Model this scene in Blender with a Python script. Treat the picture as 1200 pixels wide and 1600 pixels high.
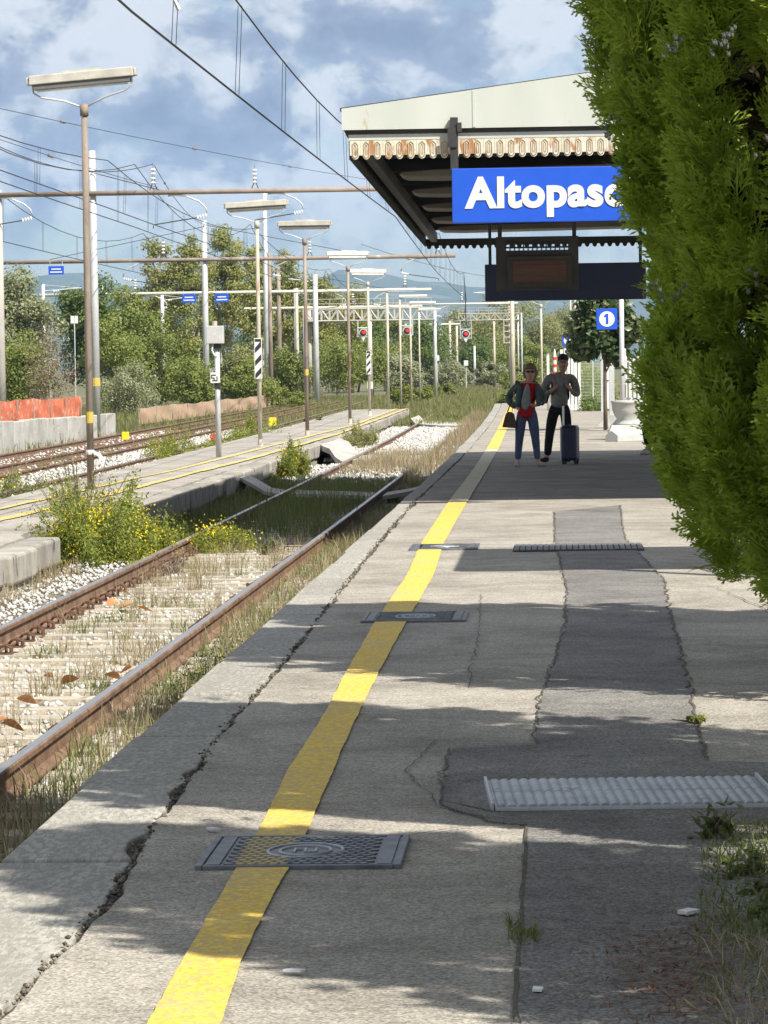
import bpy, bmesh, math, random
import numpy as np
from mathutils import Vector, Matrix

for o in list(bpy.data.objects):
    bpy.data.objects.remove(o)
SC = bpy.context.scene
COL = SC.collection
random.seed(7)
RNG = np.random.default_rng(7)
R = math.radians

# ------------------------------------------------------------------ camera
CAMH = 1.62
yv = Vector((273.0, 235.0, -5547.0)).normalized()        # the track direction seen from the camera
zv = Vector((-0.012, 1.0, 0.0)); zv = (zv - yv * zv.dot(yv)).normalized()
xv = yv.cross(zv)
cam_d = bpy.data.cameras.new("camera")
cam_d.sensor_fit = 'VERTICAL'
cam_d.sensor_height = 24.0
cam_d.sensor_width = 18.0
cam_d.lens = 24.0 * 5547.0 / 1600.0
cam_d.clip_start = 0.3
cam_d.clip_end = 20000.0
cam = bpy.data.objects.new("camera", cam_d)
COL.objects.link(cam)
m3 = Matrix((xv, yv, zv))                                # rows: world axes in camera space
cam.matrix_world = Matrix.Translation((0, 0, CAMH)) @ m3.to_4x4()
SC.camera = cam

# ------------------------------------------------------------------ sun, sky, exposure
SUN_EL = 48.0
SUN_AZ = 135.0                                           # clockwise from the track direction (+Y)
S = Vector((math.cos(R(SUN_EL)) * math.sin(R(SUN_AZ)), math.cos(R(SUN_EL)) * math.cos(R(SUN_AZ)), math.sin(R(SUN_EL))))
sun_d = bpy.data.lights.new("sun", 'SUN')
sun_d.energy = 5.0
sun_d.angle = R(0.53)
sun_d.color = (1.0, 0.95, 0.86)
sun = bpy.data.objects.new("sun", sun_d)
COL.objects.link(sun)
sun.rotation_euler = (-S).to_track_quat('-Z', 'Y').to_euler()

W = bpy.data.worlds.new("World")
SC.world = W
W.use_nodes = True
nt = W.node_tree
for n in list(nt.nodes):
    nt.nodes.remove(n)
def wn(t, **k):
    n = nt.nodes.new(t)
    for a, b in k.items():
        setattr(n, a, b)
    return n
out = wn('ShaderNodeOutputWorld'); bg = wn('ShaderNodeBackground')
sky = wn('ShaderNodeTexSky', sky_type='NISHITA', sun_disc=False, sun_elevation=R(SUN_EL), sun_rotation=R(SUN_AZ),
         altitude=300.0, air_density=1.0, dust_density=0.3, ozone_density=3.0)
tc = wn('ShaderNodeTexCoord'); mp = wn('ShaderNodeMapping')
mp.inputs['Scale'].default_value = (16.0, 16.0, 23.0)
mp.inputs['Location'].default_value = (3.1, 0.4, 1.7)
nt.links.new(tc.outputs['Generated'], mp.inputs['Vector'])
n1 = wn('ShaderNodeTexNoise'); n1.inputs['Scale'].default_value = 1.0; n1.inputs['Detail'].default_value = 12.0; n1.inputs['Roughness'].default_value = 0.56
n1.inputs['Distortion'].default_value = 0.25
nt.links.new(mp.outputs[0], n1.inputs['Vector'])
cov = wn('ShaderNodeValToRGB'); cov.color_ramp.elements[0].position = 0.31; cov.color_ramp.elements[1].position = 0.42
nt.links.new(n1.outputs['Fac'], cov.inputs[0])
n2 = wn('ShaderNodeTexNoise'); n2.inputs['Scale'].default_value = 1.55; n2.inputs['Detail'].default_value = 12.0; n2.inputs['Roughness'].default_value = 0.58; n2.inputs['Distortion'].default_value = 0.15
mp2 = wn('ShaderNodeMapping'); mp2.inputs['Scale'].default_value = (22.0, 22.0, 29.0); mp2.inputs['Location'].default_value = (9.3, 4.0, 6.2)
nt.links.new(tc.outputs['Generated'], mp2.inputs['Vector']); nt.links.new(mp2.outputs[0], n2.inputs['Vector'])
shade = wn('ShaderNodeValToRGB')
e = shade.color_ramp.elements
e[0].position = 0.36; e[0].color = (2.7, 3.1, 4.2, 1)
e[1].position = 0.575; e[1].color = (8.6, 8.7, 8.9, 1)
m_ = shade.color_ramp.elements.new(0.475); m_.color = (4.0, 4.45, 5.6, 1)
m_ = shade.color_ramp.elements.new(0.515); m_.color = (6.2, 6.5, 7.0, 1)
nt.links.new(n2.outputs['Fac'], shade.inputs[0])
sep = wn('ShaderNodeSeparateXYZ'); nt.links.new(tc.outputs['Generated'], sep.inputs[0])
mr = wn('ShaderNodeMapRange'); mr.inputs['From Min'].default_value = 0.018; mr.inputs['From Max'].default_value = 0.05
mr.inputs['To Min'].default_value = 0.0; mr.inputs['To Max'].default_value = 0.92
nt.links.new(sep.outputs['Z'], mr.inputs['Value'])
mu = wn('ShaderNodeMath', operation='MULTIPLY'); nt.links.new(cov.outputs[0], mu.inputs[0]); nt.links.new(mr.outputs[0], mu.inputs[1])
mx = wn('ShaderNodeMixRGB'); nt.links.new(mu.outputs[0], mx.inputs[0]); nt.links.new(sky.outputs[0], mx.inputs[1]); nt.links.new(shade.outputs[0], mx.inputs[2])
nt.links.new(mx.outputs[0], bg.inputs['Color']); bg.inputs['Strength'].default_value = 0.062
nt.links.new(bg.outputs[0], out.inputs['Surface'])
SC.view_settings.view_transform = 'Standard'
SC.view_settings.look = 'None'
SC.view_settings.exposure = 0.75
SC.view_settings.gamma = 1.0
SC.view_settings.use_curve_mapping = False
SC.render.engine = 'CYCLES'
SC.cycles.use_denoising = True
SC.cycles.max_bounces = 8
SC.cycles.transparent_max_bounces = 8
SC.cycles.volume_bounces = 0

# ------------------------------------------------------------------ helpers
def bend(y):                       # the line swings gently to the left in the distance
    return -6.5e-5 * max(0.0, y - 40.0) ** 2
def lerp_tab(tab, y):
    if y <= tab[0][0]: return tab[0][1]
    for (a, va), (b, vb) in zip(tab, tab[1:]):
        if y <= b: return va + (vb - va) * (y - a) / (b - a)
    return tab[-1][1]

def link(o, parent=None):
    COL.objects.link(o)
    if parent is not None: o.parent = parent
    return o
def empty(name, loc=(0, 0, 0), rz=0.0, parent=None):
    o = bpy.data.objects.new(name, None)
    o.empty_display_size = 0.1
    o.location = loc; o.rotation_euler = (0, 0, rz)
    return link(o, parent)
def tag(o, label, cat, group=None):
    o['label'] = label; o['category'] = cat
    if group: o['group'] = group
    return o
def struct(o):
    o['kind'] = 'structure'; return o
def stuff(o, label=None, cat=None):
    o['kind'] = 'stuff'
    if label: o['label'] = label
    if cat: o['category'] = cat
    return o
def copy_tree(o, parent=None):
    c = o.copy(); COL.objects.link(c); c.parent = parent
    for ch in list(o.children): copy_tree(ch, c)
    return c

def mesh_np(name, V, F, mat=None, parent=None, smooth=False):
    V = np.asarray(V, dtype=np.float32); F = np.asarray(F, dtype=np.int32)
    me = bpy.data.meshes.new(name)
    k = F.shape[1]
    me.vertices.add(len(V)); me.vertices.foreach_set('co', V.ravel())
    me.loops.add(F.size); me.loops.foreach_set('vertex_index', F.ravel())
    me.polygons.add(len(F)); me.polygons.foreach_set('loop_start', np.arange(len(F), dtype=np.int32) * k)
    me.update(calc_edges=True)
    if smooth: me.polygons.foreach_set('use_smooth', np.ones(len(F), dtype=bool))
    if mat: me.materials.append(mat)
    return link(bpy.data.objects.new(name, me), parent)

class MB:
    def __init__(s): s.v = []; s.f = []
    def add(s, vs, fs):
        b = len(s.v); s.v += [tuple(p) for p in vs]; s.f += [tuple(b + i for i in f) for f in fs]; return s
    def box(s, c, d, rz=0.0, taper=1.0, rx=0.0, ry=0.0):
        hx, hy, hz = d[0] / 2, d[1] / 2, d[2] / 2
        M = Matrix.Rotation(rz, 3, 'Z') @ Matrix.Rotation(ry, 3, 'Y') @ Matrix.Rotation(rx, 3, 'X')
        vs = []
        for z, t in ((-hz, 1.0), (hz, taper)):
            for x, y in ((-hx, -hy), (hx, -hy), (hx, hy), (-hx, hy)):
                vs.append(M @ Vector((x * t, y * t, z)) + Vector(c))
        return s.add(vs, [(3, 2, 1, 0), (4, 5, 6, 7), (0, 1, 5, 4), (1, 2, 6, 5), (2, 3, 7, 6), (3, 0, 4, 7)])
    def tube(s, pts, r, n=6, cap=True):
        pts = [Vector(p) for p in pts]; b = len(s.v)
        rr = r if isinstance(r, (list, tuple)) else [r] * len(pts)
        up = None
        for i, p in enumerate(pts):
            t = (pts[min(i + 1, len(pts) - 1)] - pts[max(i - 1, 0)]).normalized()
            if up is None:
                up = Vector((0, 0, 1)) if abs(t.z) < 0.9 else Vector((1, 0, 0))
            a = t.cross(up).normalized(); u2 = a.cross(t).normalized(); up = u2
            for k in range(n):
                an = 2 * math.pi * k / n
                s.v.append(tuple(p + (a * math.cos(an) + u2 * math.sin(an)) * rr[i]))
        for i in range(len(pts) - 1):
            for k in range(n):
                k2 = (k + 1) % n
                s.f.append((b + i * n + k, b + i * n + k2, b + (i + 1) * n + k2, b + (i + 1) * n + k))
        if cap:
            s.f.append(tuple(b + k for k in range(n))[::-1])
            s.f.append(tuple(b + (len(pts) - 1) * n + k for k in range(n)))
        return s
    def lathe(s, c, prof, n=20):
        b = len(s.v)
        for r, z in prof:
            for k in range(n):
                a = 2 * math.pi * k / n
                s.v.append((c[0] + r * math.cos(a), c[1] + r * math.sin(a), c[2] + z))
        for i in range(len(prof) - 1):
            for k in range(n):
                k2 = (k + 1) % n
                s.f.append((b + i * n + k, b + i * n + k2, b + (i + 1) * n + k2, b + (i + 1) * n + k))
        s.f.append(tuple(b + k for k in range(n))[::-1]); s.f.append(tuple(b + (len(prof) - 1) * n + k for k in range(n)))
        return s
    def prism(s, poly, z0, z1):                       # polygon in XY
        n = len(poly); b = len(s.v)
        s.v += [(x, y, z0) for x, y in poly] + [(x, y, z1) for x, y in poly]
        s.f.append(tuple(b + i for i in range(n))[::-1]); s.f.append(tuple(b + n + i for i in range(n)))
        for i in range(n):
            j = (i + 1) % n; s.f.append((b + i, b + j, b + n + j, b + n + i))
        return s
    def prism_y(s, poly, y0, y1):                     # polygon in XZ, thickness along Y
        n = len(poly); b = len(s.v)
        s.v += [(x, y0, z) for x, z in poly] + [(x, y1, z) for x, z in poly]
        s.f.append(tuple(b + i for i in range(n))); s.f.append(tuple(b + n + i for i in range(n))[::-1])
        for i in range(n):
            j = (i + 1) % n; s.f.append((b + j, b + i, b + n + i, b + n + j))
        return s
    def sweep(s, prof, path):                         # profile (dx,dz) along a list of (x,y,z)
        n = len(prof); b = len(s.v)
        for (x, y, z) in path: s.v += [(x + dx, y, z + dz) for dx, dz in prof]
        for i in range(len(path) - 1):
            for k in range(n):
                k2 = (k + 1) % n
                s.f.append((b + i * n + k, b + i * n + k2, b + (i + 1) * n + k2, b + (i + 1) * n + k))
        s.f.append(tuple(b + k for k in range(n))[::-1]); s.f.append(tuple(b + (len(path) - 1) * n + k for k in range(n)))
        return s
    def mesh(s, name, mat, smooth=False):
        me = bpy.data.meshes.new(name); me.from_pydata(s.v, [], s.f); me.update()
        bm = bmesh.new(); bm.from_mesh(me); bmesh.ops.recalc_face_normals(bm, faces=bm.faces); bm.to_mesh(me); bm.free()
        if smooth:
            for p in me.polygons: p.use_smooth = len(p.vertices) <= 4
        if mat: me.materials.append(mat)
        return me
    def build(s, name, mat, parent=None, smooth=False, bevel=0.0, loc=None):
        o = link(bpy.data.objects.new(name, s.mesh(name, mat, smooth)), parent)
        if loc is not None: o.location = loc
        if bevel:
            md = o.modifiers.new('bevel', 'BEVEL'); md.width = bevel; md.segments = 2; md.limit_method = 'ANGLE'
        return o
def put(me, name, loc, parent, rz=0.0, sc=None):       # another piece that shares a mesh
    o = bpy.data.objects.new(name, me); o.location = loc; o.rotation_euler = (0, 0, rz)
    if sc is not None: o.scale = sc
    return link(o, parent)

# ------------------------------------------------------------------ materials
def newmat(name):
    m = bpy.data.materials.new(name); m.use_nodes = True
    n = m.node_tree.nodes; b = n['Principled BSDF']
    return m, m.node_tree, b
def col4(c): return (c[0], c[1], c[2], 1.0)
def noise(t, vec, scale, detail=4.0, rough=0.55, dist=0.0):
    n = t.nodes.new('ShaderNodeTexNoise'); n.inputs['Scale'].default_value = scale
    n.inputs['Detail'].default_value = detail; n.inputs['Roughness'].default_value = rough; n.inputs['Distortion'].default_value = dist
    t.links.new(vec, n.inputs['Vector']); return n
def ramp(t, fac, stops):
    r = t.nodes.new('ShaderNodeValToRGB'); e = r.color_ramp.elements
    e[0].position = stops[0][0]; e[0].color = col4(stops[0][1]); e[1].position = stops[-1][0]; e[1].color = col4(stops[-1][1])
    for p, c in stops[1:-1]:
        x = e.new(p); x.color = col4(c)
    t.links.new(fac, r.inputs[0]); return r
def mixc(t, fac, a, b, mode='MIX'):
    m = t.nodes.new('ShaderNodeMixRGB'); m.blend_type = mode
    for i, v in ((0, fac), (1, a), (2, b)):
        if hasattr(v, 'is_linked') or hasattr(v, 'node'): t.links.new(v, m.inputs[i])
        elif isinstance(v, tuple): m.inputs[i].default_value = col4(v)
        else: m.inputs[i].default_value = v
    return m.outputs[0]
def bump(t, b, h, strength=0.4, dist=0.01):
    n = t.nodes.new('ShaderNodeBump'); n.inputs['Strength'].default_value = strength; n.inputs['Distance'].default_value = dist
    t.links.new(h, n.inputs['Height']); t.links.new(n.outputs[0], b.inputs['Normal'])
def pos(t):
    return t.nodes.new('ShaderNodeNewGeometry').outputs['Position']
def worn(name, c1, c2, scale=3.0, rough=0.8, metal=0.0, spot=None, spot_at=0.62, spot_scale=9.0, bumps=0.0, fine=60.0, island=0.0, stretch=None):
    """two-tone weathered surface with optional stains of a third colour"""
    m, t, b = newmat(name)
    v = pos(t)
    if stretch:
        mp = t.nodes.new('ShaderNodeMapping'); mp.inputs['Scale'].default_value = stretch; t.links.new(v, mp.inputs['Vector']); v = mp.outputs[0]
    n = noise(t, v, scale, 6.0)
    c = ramp(t, n.outputs['Fac'], [(0.32, c1), (0.68, c2)]).outputs[0]
    if spot:
        n2 = noise(t, v, spot_scale, 5.0, 0.6, 0.4)
        f = ramp(t, n2.outputs['Fac'], [(spot_at, (0, 0, 0)), (spot_at + 0.07, (1, 1, 1))]).outputs[0]
        c = mixc(t, f, c, spot)
    nf = noise(t, v, fine, 3.0)
    c = mixc(t, 0.35, c, ramp(t, nf.outputs['Fac'], [(0.3, (0.35, 0.35, 0.35)), (0.7, (0.72, 0.72, 0.72))]).outputs[0], 'OVERLAY')
    if island:
        g = t.nodes.new('ShaderNodeNewGeometry')
        oi = t.nodes.new('ShaderNodeObjectInfo')
        ad = t.nodes.new('ShaderNodeMath'); ad.operation = 'ADD'; t.links.new(g.outputs['Random Per Island'], ad.inputs[0]); t.links.new(oi.outputs['Random'], ad.inputs[1])
        fr = t.nodes.new('ShaderNodeMath'); fr.operation = 'FRACT'; t.links.new(ad.outputs[0], fr.inputs[0])
        c = mixc(t, 1.0, c, ramp(t, fr.outputs[0], [(0.0, (1 - island,) * 3), (1.0, (1.0, 1.0, 1.0))]).outputs[0], 'MULTIPLY')
    t.links.new(c, b.inputs['Base Color'])
    b.inputs['Roughness'].default_value = rough; b.inputs['Metallic'].default_value = metal
    if bumps: bump(t, b, nf.outputs['Fac'], bumps, 0.01)
    return m
def leafmat(name, cols, trans=0.35, rough=0.6, clump=0.7, clump_scale=1.2):
    """leaf colours: random per leaf, with larger drifts of tone over the plant"""
    m, t, b = newmat(name)
    g = t.nodes.new('ShaderNodeNewGeometry')
    n = noise(t, g.outputs['Position'], clump_scale, 3.0)
    mx = t.nodes.new('ShaderNodeMath'); mx.operation = 'MULTIPLY_ADD'
    t.links.new(n.outputs['Fac'], mx.inputs[0]); mx.inputs[1].default_value = clump
    sc = t.nodes.new('ShaderNodeMath'); sc.operation = 'MULTIPLY'; sc.inputs[1].default_value = 1.0 - clump * 0.5
    t.links.new(g.outputs['Random Per Island'], sc.inputs[0]); t.links.new(sc.outputs[0], mx.inputs[2])
    k = len(cols)
    c = ramp(t, mx.outputs[0], [(0.12 + 0.86 * i / (k - 1), cc) for i, cc in enumerate(cols)]).outputs[0]
    t.links.new(c, b.inputs['Base Color']); b.inputs['Roughness'].default_value = rough
    b.inputs['Specular IOR Level'].default_value = 0.3
    tr = t.nodes.new('ShaderNodeBsdfTranslucent'); t.links.new(c, tr.inputs['Color'])
    ms = t.nodes.new('ShaderNodeMixShader'); ms.inputs[0].default_value = trans
    t.links.new(b.outputs[0], ms.inputs[1]); t.links.new(tr.outputs[0], ms.inputs[2])
    t.links.new(ms.outputs[0], t.nodes['Material Output'].inputs['Surface'])
    return m
def plain(name, c, rough=0.6, metal=0.0, emit=None, es=0.0, vary=0.12):
    m, t, b = newmat(name)
    n = noise(t, pos(t), 7.0, 4.0)
    cc = ramp(t, n.outputs['Fac'], [(0.3, tuple(x * (1 - vary) for x in c)), (0.7, tuple(min(1, x * (1 + vary)) for x in c))])
    t.links.new(cc.outputs[0], b.inputs['Base Color'])
    b.inputs['Roughness'].default_value = rough; b.inputs['Metallic'].default_value = metal
    if emit:
        b.inputs['Emission Color'].default_value = col4(emit); b.inputs['Emission Strength'].default_value = es
    return m

def paving(name, base, dark, light, speck=0.5, big=0.35):
    """worn asphalt or concrete: aggregate specks, blotches, fine relief"""
    m, t, b = newmat(name)
    v = pos(t)
    n1 = noise(t, v, 0.55, 6.0, 0.6, 0.3)
    n2 = noise(t, v, 4.0, 6.0, 0.65)
    vo = t.nodes.new('ShaderNodeTexVoronoi'); vo.inputs['Scale'].default_value = 120.0; t.links.new(v, vo.inputs['Vector'])
    n3 = noise(t, v, 140.0, 2.0)
    c = ramp(t, n1.outputs['Fac'], [(0.3, dark), (0.5, base), (0.72, light)]).outputs[0]
    c = mixc(t, big, c, ramp(t, n2.outputs['Fac'], [(0.3, dark), (0.7, light)]).outputs[0])
    sp = ramp(t, vo.outputs['Color'], [(0.12, (0.22, 0.22, 0.22)), (0.5, (0.5, 0.5, 0.5)), (0.88, (0.84, 0.82, 0.78))]).outputs[0]
    c = mixc(t, speck, c, sp, 'OVERLAY')
    n4 = noise(t, v, 9.0, 7.0, 0.7)
    st = ramp(t, n4.outputs['Fac'], [(0.56, (1, 1, 1)), (0.72, (0.55, 0.52, 0.47))]).outputs[0]
    n5 = noise(t, v, 1.3, 8.0, 0.72, 0.6)
    c = mixc(t, 0.75, c, ramp(t, n5.outputs['Fac'], [(0.38, (0.62, 0.61, 0.60)), (0.56, (1, 1, 1))]).outputs[0], 'MULTIPLY')
    c = mixc(t, 0.8, c, st, 'MULTIPLY')
    t.links.new(c, b.inputs['Base Color']); b.inputs['Roughness'].default_value = 0.92
    b.inputs['Specular IOR Level'].default_value = 0.25
    ad = t.nodes.new('ShaderNodeMath'); ad.operation = 'ADD'; t.links.new(vo.outputs['Distance'], ad.inputs[0]); t.links.new(n3.outputs['Fac'], ad.inputs[1])
    bump(t, b, ad.outputs[0], 0.4, 0.004)
    return m

M = {}
M['asphalt'] = paving('platform_asphalt', (0.325, 0.30, 0.258), (0.255, 0.235, 0.205), (0.395, 0.365, 0.315), 0.7)
M['patch'] = paving('patch_asphalt', (0.185, 0.178, 0.168), (0.125, 0.12, 0.115), (0.25, 0.24, 0.225), 0.85)
M['coping'] = worn('coping_concrete', (0.30, 0.285, 0.25), (0.43, 0.41, 0.36), 2.2, 0.9, spot=(0.27, 0.255, 0.22), spot_at=0.46, spot_scale=14.0, bumps=0.5, fine=45, island=0.18, stretch=(3.2, 0.9, 1.0))
M['soil'] = worn('dark_soil', (0.035, 0.03, 0.024), (0.09, 0.075, 0.055), 8.0, 1.0, bumps=0.6, fine=70)
M['ground'] = worn('rough_ground', (0.10, 0.095, 0.045), (0.20, 0.17, 0.095), 0.35, 1.0, spot=(0.07, 0.09, 0.03), spot_at=0.5, spot_scale=0.8, bumps=0.6, fine=12)
M['islandtop'] = paving('island_asphalt', (0.36, 0.335, 0.30), (0.25, 0.235, 0.21), (0.45, 0.42, 0.37), 0.5)
M['kerb'] = worn('kerb_stone', (0.25, 0.235, 0.20), (0.42, 0.39, 0.34), 3.0, 0.95, spot=(0.10, 0.095, 0.085), spot_at=0.6, spot_scale=4.0, bumps=0.6, fine=30, island=0.25, stretch=(1.0, 1.0, 0.5))
M['sleeper'] = worn('sleeper_concrete', (0.36, 0.32, 0.25), (0.52, 0.47, 0.38), 6.0, 0.9, spot=(0.22, 0.15, 0.09), spot_at=0.6, spot_scale=6.0, bumps=0.5, fine=50, island=0.2)
M['rail_rust'] = worn('rail_rust', (0.12, 0.068, 0.042), (0.25, 0.155, 0.10), 4.0, 0.8, metal=0.1, spot=(0.08, 0.04, 0.025), spot_at=0.58, spot_scale=10, bumps=0.3, fine=80)
M['rail_top'] = worn('rail_running_face', (0.42, 0.39, 0.36), (0.55, 0.53, 0.50), 6.0, 0.32, metal=0.85, fine=120, stretch=(4, 0.3, 1))
M['clip'] = worn('rusty_clip', (0.06, 0.03, 0.02), (0.14, 0.07, 0.04), 20.0, 0.85)
M['ballast'] = worn('white_ballast', (0.50, 0.48, 0.44), (0.70, 0.68, 0.64), 5.0, 0.95, bumps=0.3, fine=90, island=0.45)
M['ballast_bed'] = worn('ballast_bed', (0.13, 0.11, 0.08), (0.30, 0.27, 0.22), 14.0, 1.0, spot=(0.10, 0.085, 0.06), spot_at=0.5, spot_scale=22, bumps=0.9, fine=40)
M['concrete'] = worn('grey_concrete', (0.33, 0.32, 0.29), (0.47, 0.46, 0.43), 2.0, 0.9, spot=(0.2, 0.19, 0.17), spot_at=0.6, spot_scale=5, bumps=0.3, fine=50, island=0.15)
M['concrete_pale'] = worn('pale_concrete', (0.36, 0.36, 0.34), (0.46, 0.46, 0.43), 2.5, 0.85, spot=(0.38, 0.38, 0.35), spot_at=0.62, spot_scale=6, bumps=0.2, fine=50)
M['crossing'] = worn('crossing_concrete', (0.34, 0.32, 0.29), (0.48, 0.46, 0.42), 2.0, 0.9, spot=(0.22, 0.2, 0.17), spot_at=0.58, spot_scale=4, bumps=0.4, fine=40)
M['galv'] = worn('galvanised_steel', (0.44, 0.45, 0.46), (0.60, 0.61, 0.62), 3.0, 0.55, metal=0.25, spot=(0.34, 0.29, 0.23), spot_at=0.66, spot_scale=5, fine=60, stretch=(1, 1, 0.3))
M['rustpole'] = worn('weathered_pole', (0.17, 0.13, 0.10), (0.34, 0.29, 0.24), 2.2, 0.8, metal=0.1, spot=(0.20, 0.10, 0.05), spot_at=0.58, spot_scale=4, fine=60, stretch=(2, 2, 0.4))
M['beigepole'] = worn('beige_pole', (0.40, 0.36, 0.28), (0.56, 0.51, 0.42), 1.6, 0.75, spot=(0.30, 0.19, 0.11), spot_at=0.60, spot_scale=3, fine=60, stretch=(2, 2, 0.4))
M['concpole'] = worn('concrete_mast', (0.36, 0.34, 0.30), (0.46, 0.44, 0.40), 1.0, 0.9, fine=30)
M['rusttube'] = worn('rusty_tube', (0.20, 0.155, 0.125), (0.32, 0.265, 0.225), 1.5, 0.8, metal=0.1, spot=(0.42, 0.38, 0.33), spot_at=0.62, spot_scale=1.5, fine=40)
M['paletube'] = worn('pale_tube', (0.50, 0.49, 0.42), (0.62, 0.61, 0.53), 1.5, 0.7, spot=(0.40, 0.31, 0.22), spot_at=0.63, spot_scale=1.5, fine=40)
M['wire'] = plain('overhead_wire', (0.045, 0.04, 0.04), 0.6, 0.3)
M['porcelain'] = plain('white_porcelain', (0.78, 0.78, 0.76), 0.3)
M['alu'] = worn('lamp_housing', (0.38, 0.36, 0.31), (0.56, 0.54, 0.48), 4.0, 0.65, metal=0.1, spot=(0.25, 0.18, 0.11), spot_at=0.62, spot_scale=8, fine=60)
M['lampdark'] = plain('lamp_reflector', (0.13, 0.13, 0.125), 0.6)
M['tube'] = plain('fluorescent_tube', (0.86, 0.88, 0.86), 0.25)
M['white'] = worn('white_paint', (0.62, 0.62, 0.60), (0.72, 0.72, 0.70), 3.0, 0.5, fine=50)
M['black'] = plain('black_paint', (0.025, 0.025, 0.027), 0.55)
M['grey'] = worn('grey_paint', (0.42, 0.42, 0.42), (0.52, 0.52, 0.51), 3.0, 0.6, spot=(0.3, 0.26, 0.2), spot_at=0.68, spot_scale=6)
M['yellow'] = plain('yellow_plastic', (0.80, 0.62, 0.03), 0.5)
M['bandyellow'] = worn('faded_yellow_band', (0.42, 0.30, 0.07), (0.58, 0.43, 0.09), 8.0, 0.7)
M['red'] = plain('red_paint', (0.62, 0.05, 0.03), 0.5)
M['blue'] = plain('sign_blue', (0.012, 0.085, 0.55), 0.4, vary=0.05)
M['bluepanel'] = plain('dark_blue_panel', (0.012, 0.02, 0.07), 0.4)
M['fascia'] = worn('fascia_paint', (0.44, 0.465, 0.425), (0.51, 0.535, 0.49), 1.2, 0.6, spot=(0.40, 0.31, 0.19), spot_at=0.66, spot_scale=3.2, fine=200, stretch=(1.6, 1, 0.35))
M['valance'] = worn('valance_paint', (0.50, 0.46, 0.35), (0.66, 0.63, 0.52), 5.0, 0.65, spot=(0.38, 0.19, 0.08), spot_at=0.54, spot_scale=7, fine=40, stretch=(1, 1, 0.5))
M['valance_groove'] = worn('valance_groove_brown', (0.30, 0.22, 0.13), (0.46, 0.36, 0.24), 7.0, 0.8)  # darker brown for the groove line on each board
M['darksteel'] = worn('dark_steel', (0.022, 0.022, 0.023), (0.045, 0.044, 0.042), 3.0, 0.6, fine=30)
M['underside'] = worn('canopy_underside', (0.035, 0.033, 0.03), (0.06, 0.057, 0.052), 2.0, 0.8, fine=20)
M['litedge'] = worn('lit_corrugated_edge', (0.14, 0.135, 0.12), (0.22, 0.21, 0.185), 2.0, 0.6)  # lighter tone stands in for light caught on the corrugated edges
M['brownscreen'] = worn('display_screen', (0.05, 0.02, 0.012), (0.12, 0.05, 0.03), 6.0, 0.25, stretch=(0.3, 1, 8))
M['iron'] = worn('cast_iron', (0.10, 0.105, 0.115), (0.20, 0.205, 0.215), 9.0, 0.5, metal=0.5, fine=60)
M['ribmetal'] = worn('ribbed_plate', (0.30, 0.32, 0.34), (0.46, 0.48, 0.50), 4.0, 0.5, metal=0.4, spot=(0.22, 0.2, 0.17), spot_at=0.62, spot_scale=9, fine=60)
M['bark'] = worn('bark', (0.09, 0.07, 0.05), (0.20, 0.165, 0.125), 4.0, 0.95, bumps=0.5, fine=20, stretch=(1, 1, 0.3))
M['palebark'] = worn('pale_bark', (0.30, 0.27, 0.22), (0.46, 0.43, 0.36), 2.0, 0.9, fine=20)
M['orange'] = worn('orange_netting', (0.42, 0.10, 0.045), (0.60, 0.17, 0.085), 2.5, 0.8, spot=(0.50, 0.30, 0.22), spot_at=0.55, spot_scale=5, fine=14)
M['orangepale'] = worn('faded_netting', (0.40, 0.22, 0.14), (0.48, 0.33, 0.22), 2.5, 0.9, spot=(0.35, 0.34, 0.22), spot_at=0.52, spot_scale=5, fine=14)
M['hill'] = worn('wooded_hill', (0.05, 0.075, 0.05), (0.10, 0.12, 0.085), 0.004, 1.0, spot=(0.14, 0.15, 0.12), spot_at=0.56, spot_scale=0.012, fine=0.05)

def paint(name, c, wear, under, ws=14.0):
    m, t, b = newmat(name)
    v = pos(t)
    n = noise(t, v, ws, 7.0, 0.7); n2 = noise(t, v, 1.1, 4.0)
    vo = t.nodes.new('ShaderNodeTexVoronoi'); vo.inputs['Scale'].default_value = 75.0; t.links.new(v, vo.inputs['Vector'])
    ad = t.nodes.new('ShaderNodeMath'); ad.operation = 'MULTIPLY_ADD'; ad.inputs[1].default_value = 0.35
    t.links.new(n2.outputs['Fac'], ad.inputs[0]); t.links.new(n.outputs['Fac'], ad.inputs[2])
    f = ramp(t, ad.outputs[0], [(wear, (0, 0, 0)), (wear + 0.16, (0.85, 0.85, 0.85))]).outputs[0]
    tone = ramp(t, n2.outputs['Fac'], [(0.3, tuple(x * 0.86 for x in c)), (0.7, c)]).outputs[0]
    tone = mixc(t, 0.85, tone, ramp(t, vo.outputs['Color'], [(0.2, (0.34, 0.34, 0.34)), (0.9, (0.66, 0.66, 0.66))]).outputs[0], 'OVERLAY')
    cc = mixc(t, f, tone, under)
    t.links.new(cc, b.inputs['Base Color']); b.inputs['Roughness'].default_value = 0.8
    bump(t, b, vo.outputs['Distance'], 0.4, 0.005)
    return m
M['yline'] = paint('yellow_line_paint', (0.76, 0.52, 0.055), 0.62, (0.42, 0.34, 0.17), 34.0)
M['wline'] = paint('worn_line_paint', (0.64, 0.58, 0.42), 0.70, (0.40, 0.37, 0.30))
M['yline2'] = paint('island_line_paint', (0.66, 0.50, 0.07), 0.60, (0.42, 0.38, 0.30), 5.0)

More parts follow.
